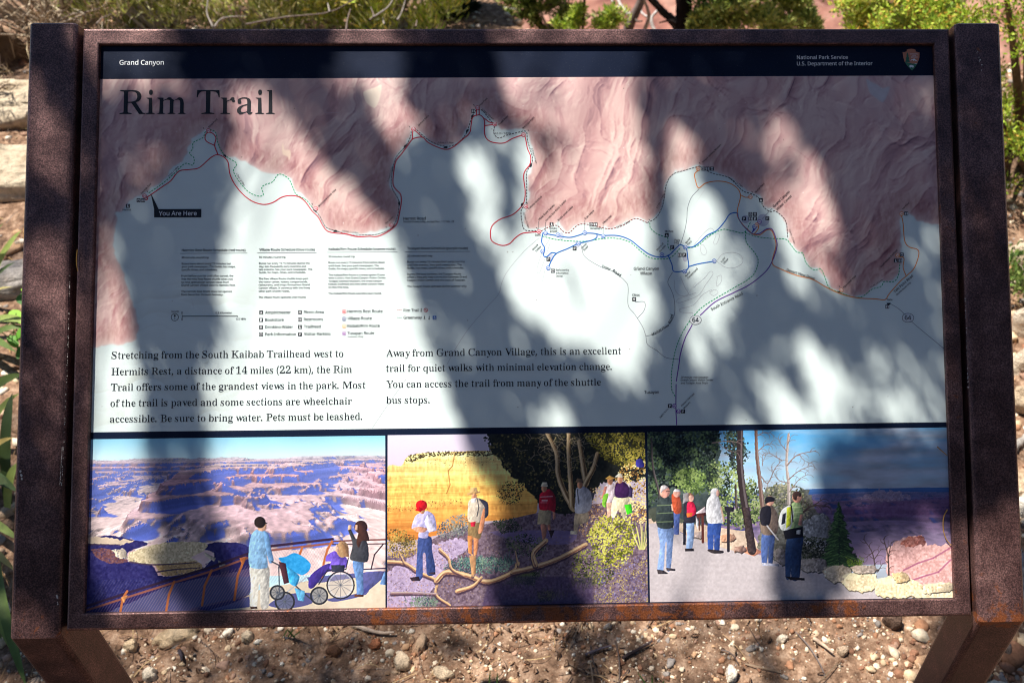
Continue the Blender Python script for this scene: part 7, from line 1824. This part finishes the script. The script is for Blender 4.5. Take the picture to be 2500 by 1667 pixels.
# boughs that dapple the gravel below and beside the sign
gpts = []
for poly_, dens in [([(560, 1600), (700, 1562), (900, 1556), (1000, 1630), (900, 1690), (620, 1690)], .72), ([(1370, 1535), (1560, 1520), (1590, 1600), (1500, 1640), (1400, 1640)], .9), ([(1400, 1640), (1480, 1630), (1480, 1690), (1400, 1690)], .9), ([(1838, 1560), (1885, 1540), (1925, 1690), (1850, 1690)], .9), ([(1545, 1620), (1600, 1610), (1610, 1690), (1550, 1690)], .8), ([(1030, 1560), (1130, 1540), (1190, 1580), (1110, 1620)], .5), ([(420, 1590), (540, 1580), (600, 1640), (480, 1670)], .45), ([(2250, 1560), (2440, 1290), (2620, 1250), (2620, 1720), (2250, 1720)], .93), ([(-60, 560), (90, 590), (90, 700), (-60, 720)], .55), ([(-60, 1180), (60, 1150), (60, 1320), (-60, 1340)], .7), ([(2410, 1000), (2500, 1050), (2500, 1160), (2420, 1160)], .4), ([(-40, 130), (60, 140), (60, 200), (-40, 210)], .7)]:
    q = onz(poly_, 0)[:, :2]
    x0, y0 = q.min(0); x1, y1 = q.max(0)
    n = int((x1 - x0) * (y1 - y0) * NS[2] * -math.log(1 - dens) / a_leaf * 1.2)
    s = np.stack([r6.uniform(x0, x1, n), r6.uniform(y0, y1, n)], 1)
    ins = np.zeros(n, bool)
    for k in range(len(q)):
        a, b_ = q[k], q[(k + 1) % len(q)]
        c_ = ((a[1] > s[:, 1]) != (b_[1] > s[:, 1])) & (s[:, 0] < (b_[0] - a[0]) * (s[:, 1] - a[1]) / (b_[1] - a[1] + 1e-12) + a[0]); ins ^= c_
    s = s[ins]
    gpts.append(np.concatenate([s, np.zeros((len(s), 1))], 1) + NS * r6.uniform(3.2, 3.9, (len(s), 1)))
leaf_c = np.concatenate([leaf_c] + gpts)
pin = empty("unseen_pinyon", (-3.2, 0.35, 0)); tag(pin, "tall pinyon pine whose overhead boughs dapple the sign with shade", "tree")
PO = np.array(pin.location)
PN = [(70, 88, 52), (90, 106, 60), (58, 74, 48), (110, 120, 66)]
dirs = r6.normal(0, 1, (len(leaf_c), 3)); dirs[:, 2] += .2
foliage_obj("crown", [sprigs(leaf_c - PO - dirs / np.linalg.norm(dirs, axis=1)[:, None] * .014, dirs, .030, .010, PN, 78, jit=.1)], M_NEED, pin)
tr_ = Mesh(); tr_.tube([(0, 0, -.1), (.1, .1, 1.2), (.3, .3, 2.6), (.45, .5, 3.7), (.5, .6, 5.0)], .13, .05, (96, 78, 68), 12, 1, .05); tr_.build("trunk", M_WOOD, pin)
lb = Mesh(); lb.tube([(.40, .42, 3.3), (1.0, .62, 4.0), (1.9, .75, 4.3), (2.8, .80, 4.4), (3.7, .75, 4.4)], .045, .014, (110, 92, 80), 9, 2, .06)
lb.tube([(.35, .36, 3.0), (.8, .3, 3.5), (1.3, .35, 3.8)], .03, .010, (110, 92, 80), 8, 3, .06); lb.build("limb", M_WOOD, pin)
tw = Mesh()
for k in range(26):
    c = leaf_c[r6.integers(len(leaf_c) - sum(map(len, gpts)))] - PO + NS * .06
    h = np.array([np.clip(c[0] + r6.normal(0, .2), 1.0, 3.6), .78, 4.36])
    tw.tube([h, (h + c) / 2 + NS * .25, c], .004, .0016, (120, 102, 88), 5, k, .05)
tw.build("twig", M_WOOD, pin)
# outer crown, clear of the sign's light; last blobs added to shade the ground
cs = np.concatenate([blob((.35, .5, 4.9), (.9, .9, 1.0), 150, 90), blob((-.6, .2, 4.2), (.8, .7, .6), 80, 91), blob((2.0, -.62, 4.05), (1.6, .52, .28), 420, 94, .1), blob((.82, -.10, 4.05), (.42, .50, .28), 130, 95, .1)])
p, d = clump_pts(cs, 60, .16, 92)
foliage_obj("crown", [sprigs(p, d + np.array([0, 0, .3]), .05, .010, PN, 93)], M_NEED, pin)
# unseen pinyons added behind and beside the viewer to block sky light
PD = [(44, 56, 36), (54, 66, 40), (36, 46, 32), (64, 74, 46)]
for i, (x, y, h, rx, lab_) in enumerate([(-2.9, -3.4, 4.4, 2.1, "broad unseen pinyon pine left behind the viewer, added to block sky light"), (0.4, -4.2, 5.2, 2.3, "tallest unseen pinyon pine straight behind the viewer, added to block sky light"), (3.5, -3.2, 4.4, 2.1, "unseen pinyon pine right behind the viewer, added to block sky light"), (4.8, -0.4, 3.6, 1.6, "unseen pinyon pine well right of the sign, added to block sky light")]):
    tree("unseen_pinyon", (x, y, 0), ([(0, 0, -.1), (.05, .05, 1.5), (0, .1, h)], .12, .05), None, [((0, 0, h * .58), (rx, rx * .8, h * .56), 1.0), ((0, 0, h), (rx * .8, rx * .7, 1.3), .6)], PD, 120 + i, lab_, (70, 58, 50), per=44, crad=.30, L=.14, W=.05, ncl=420)
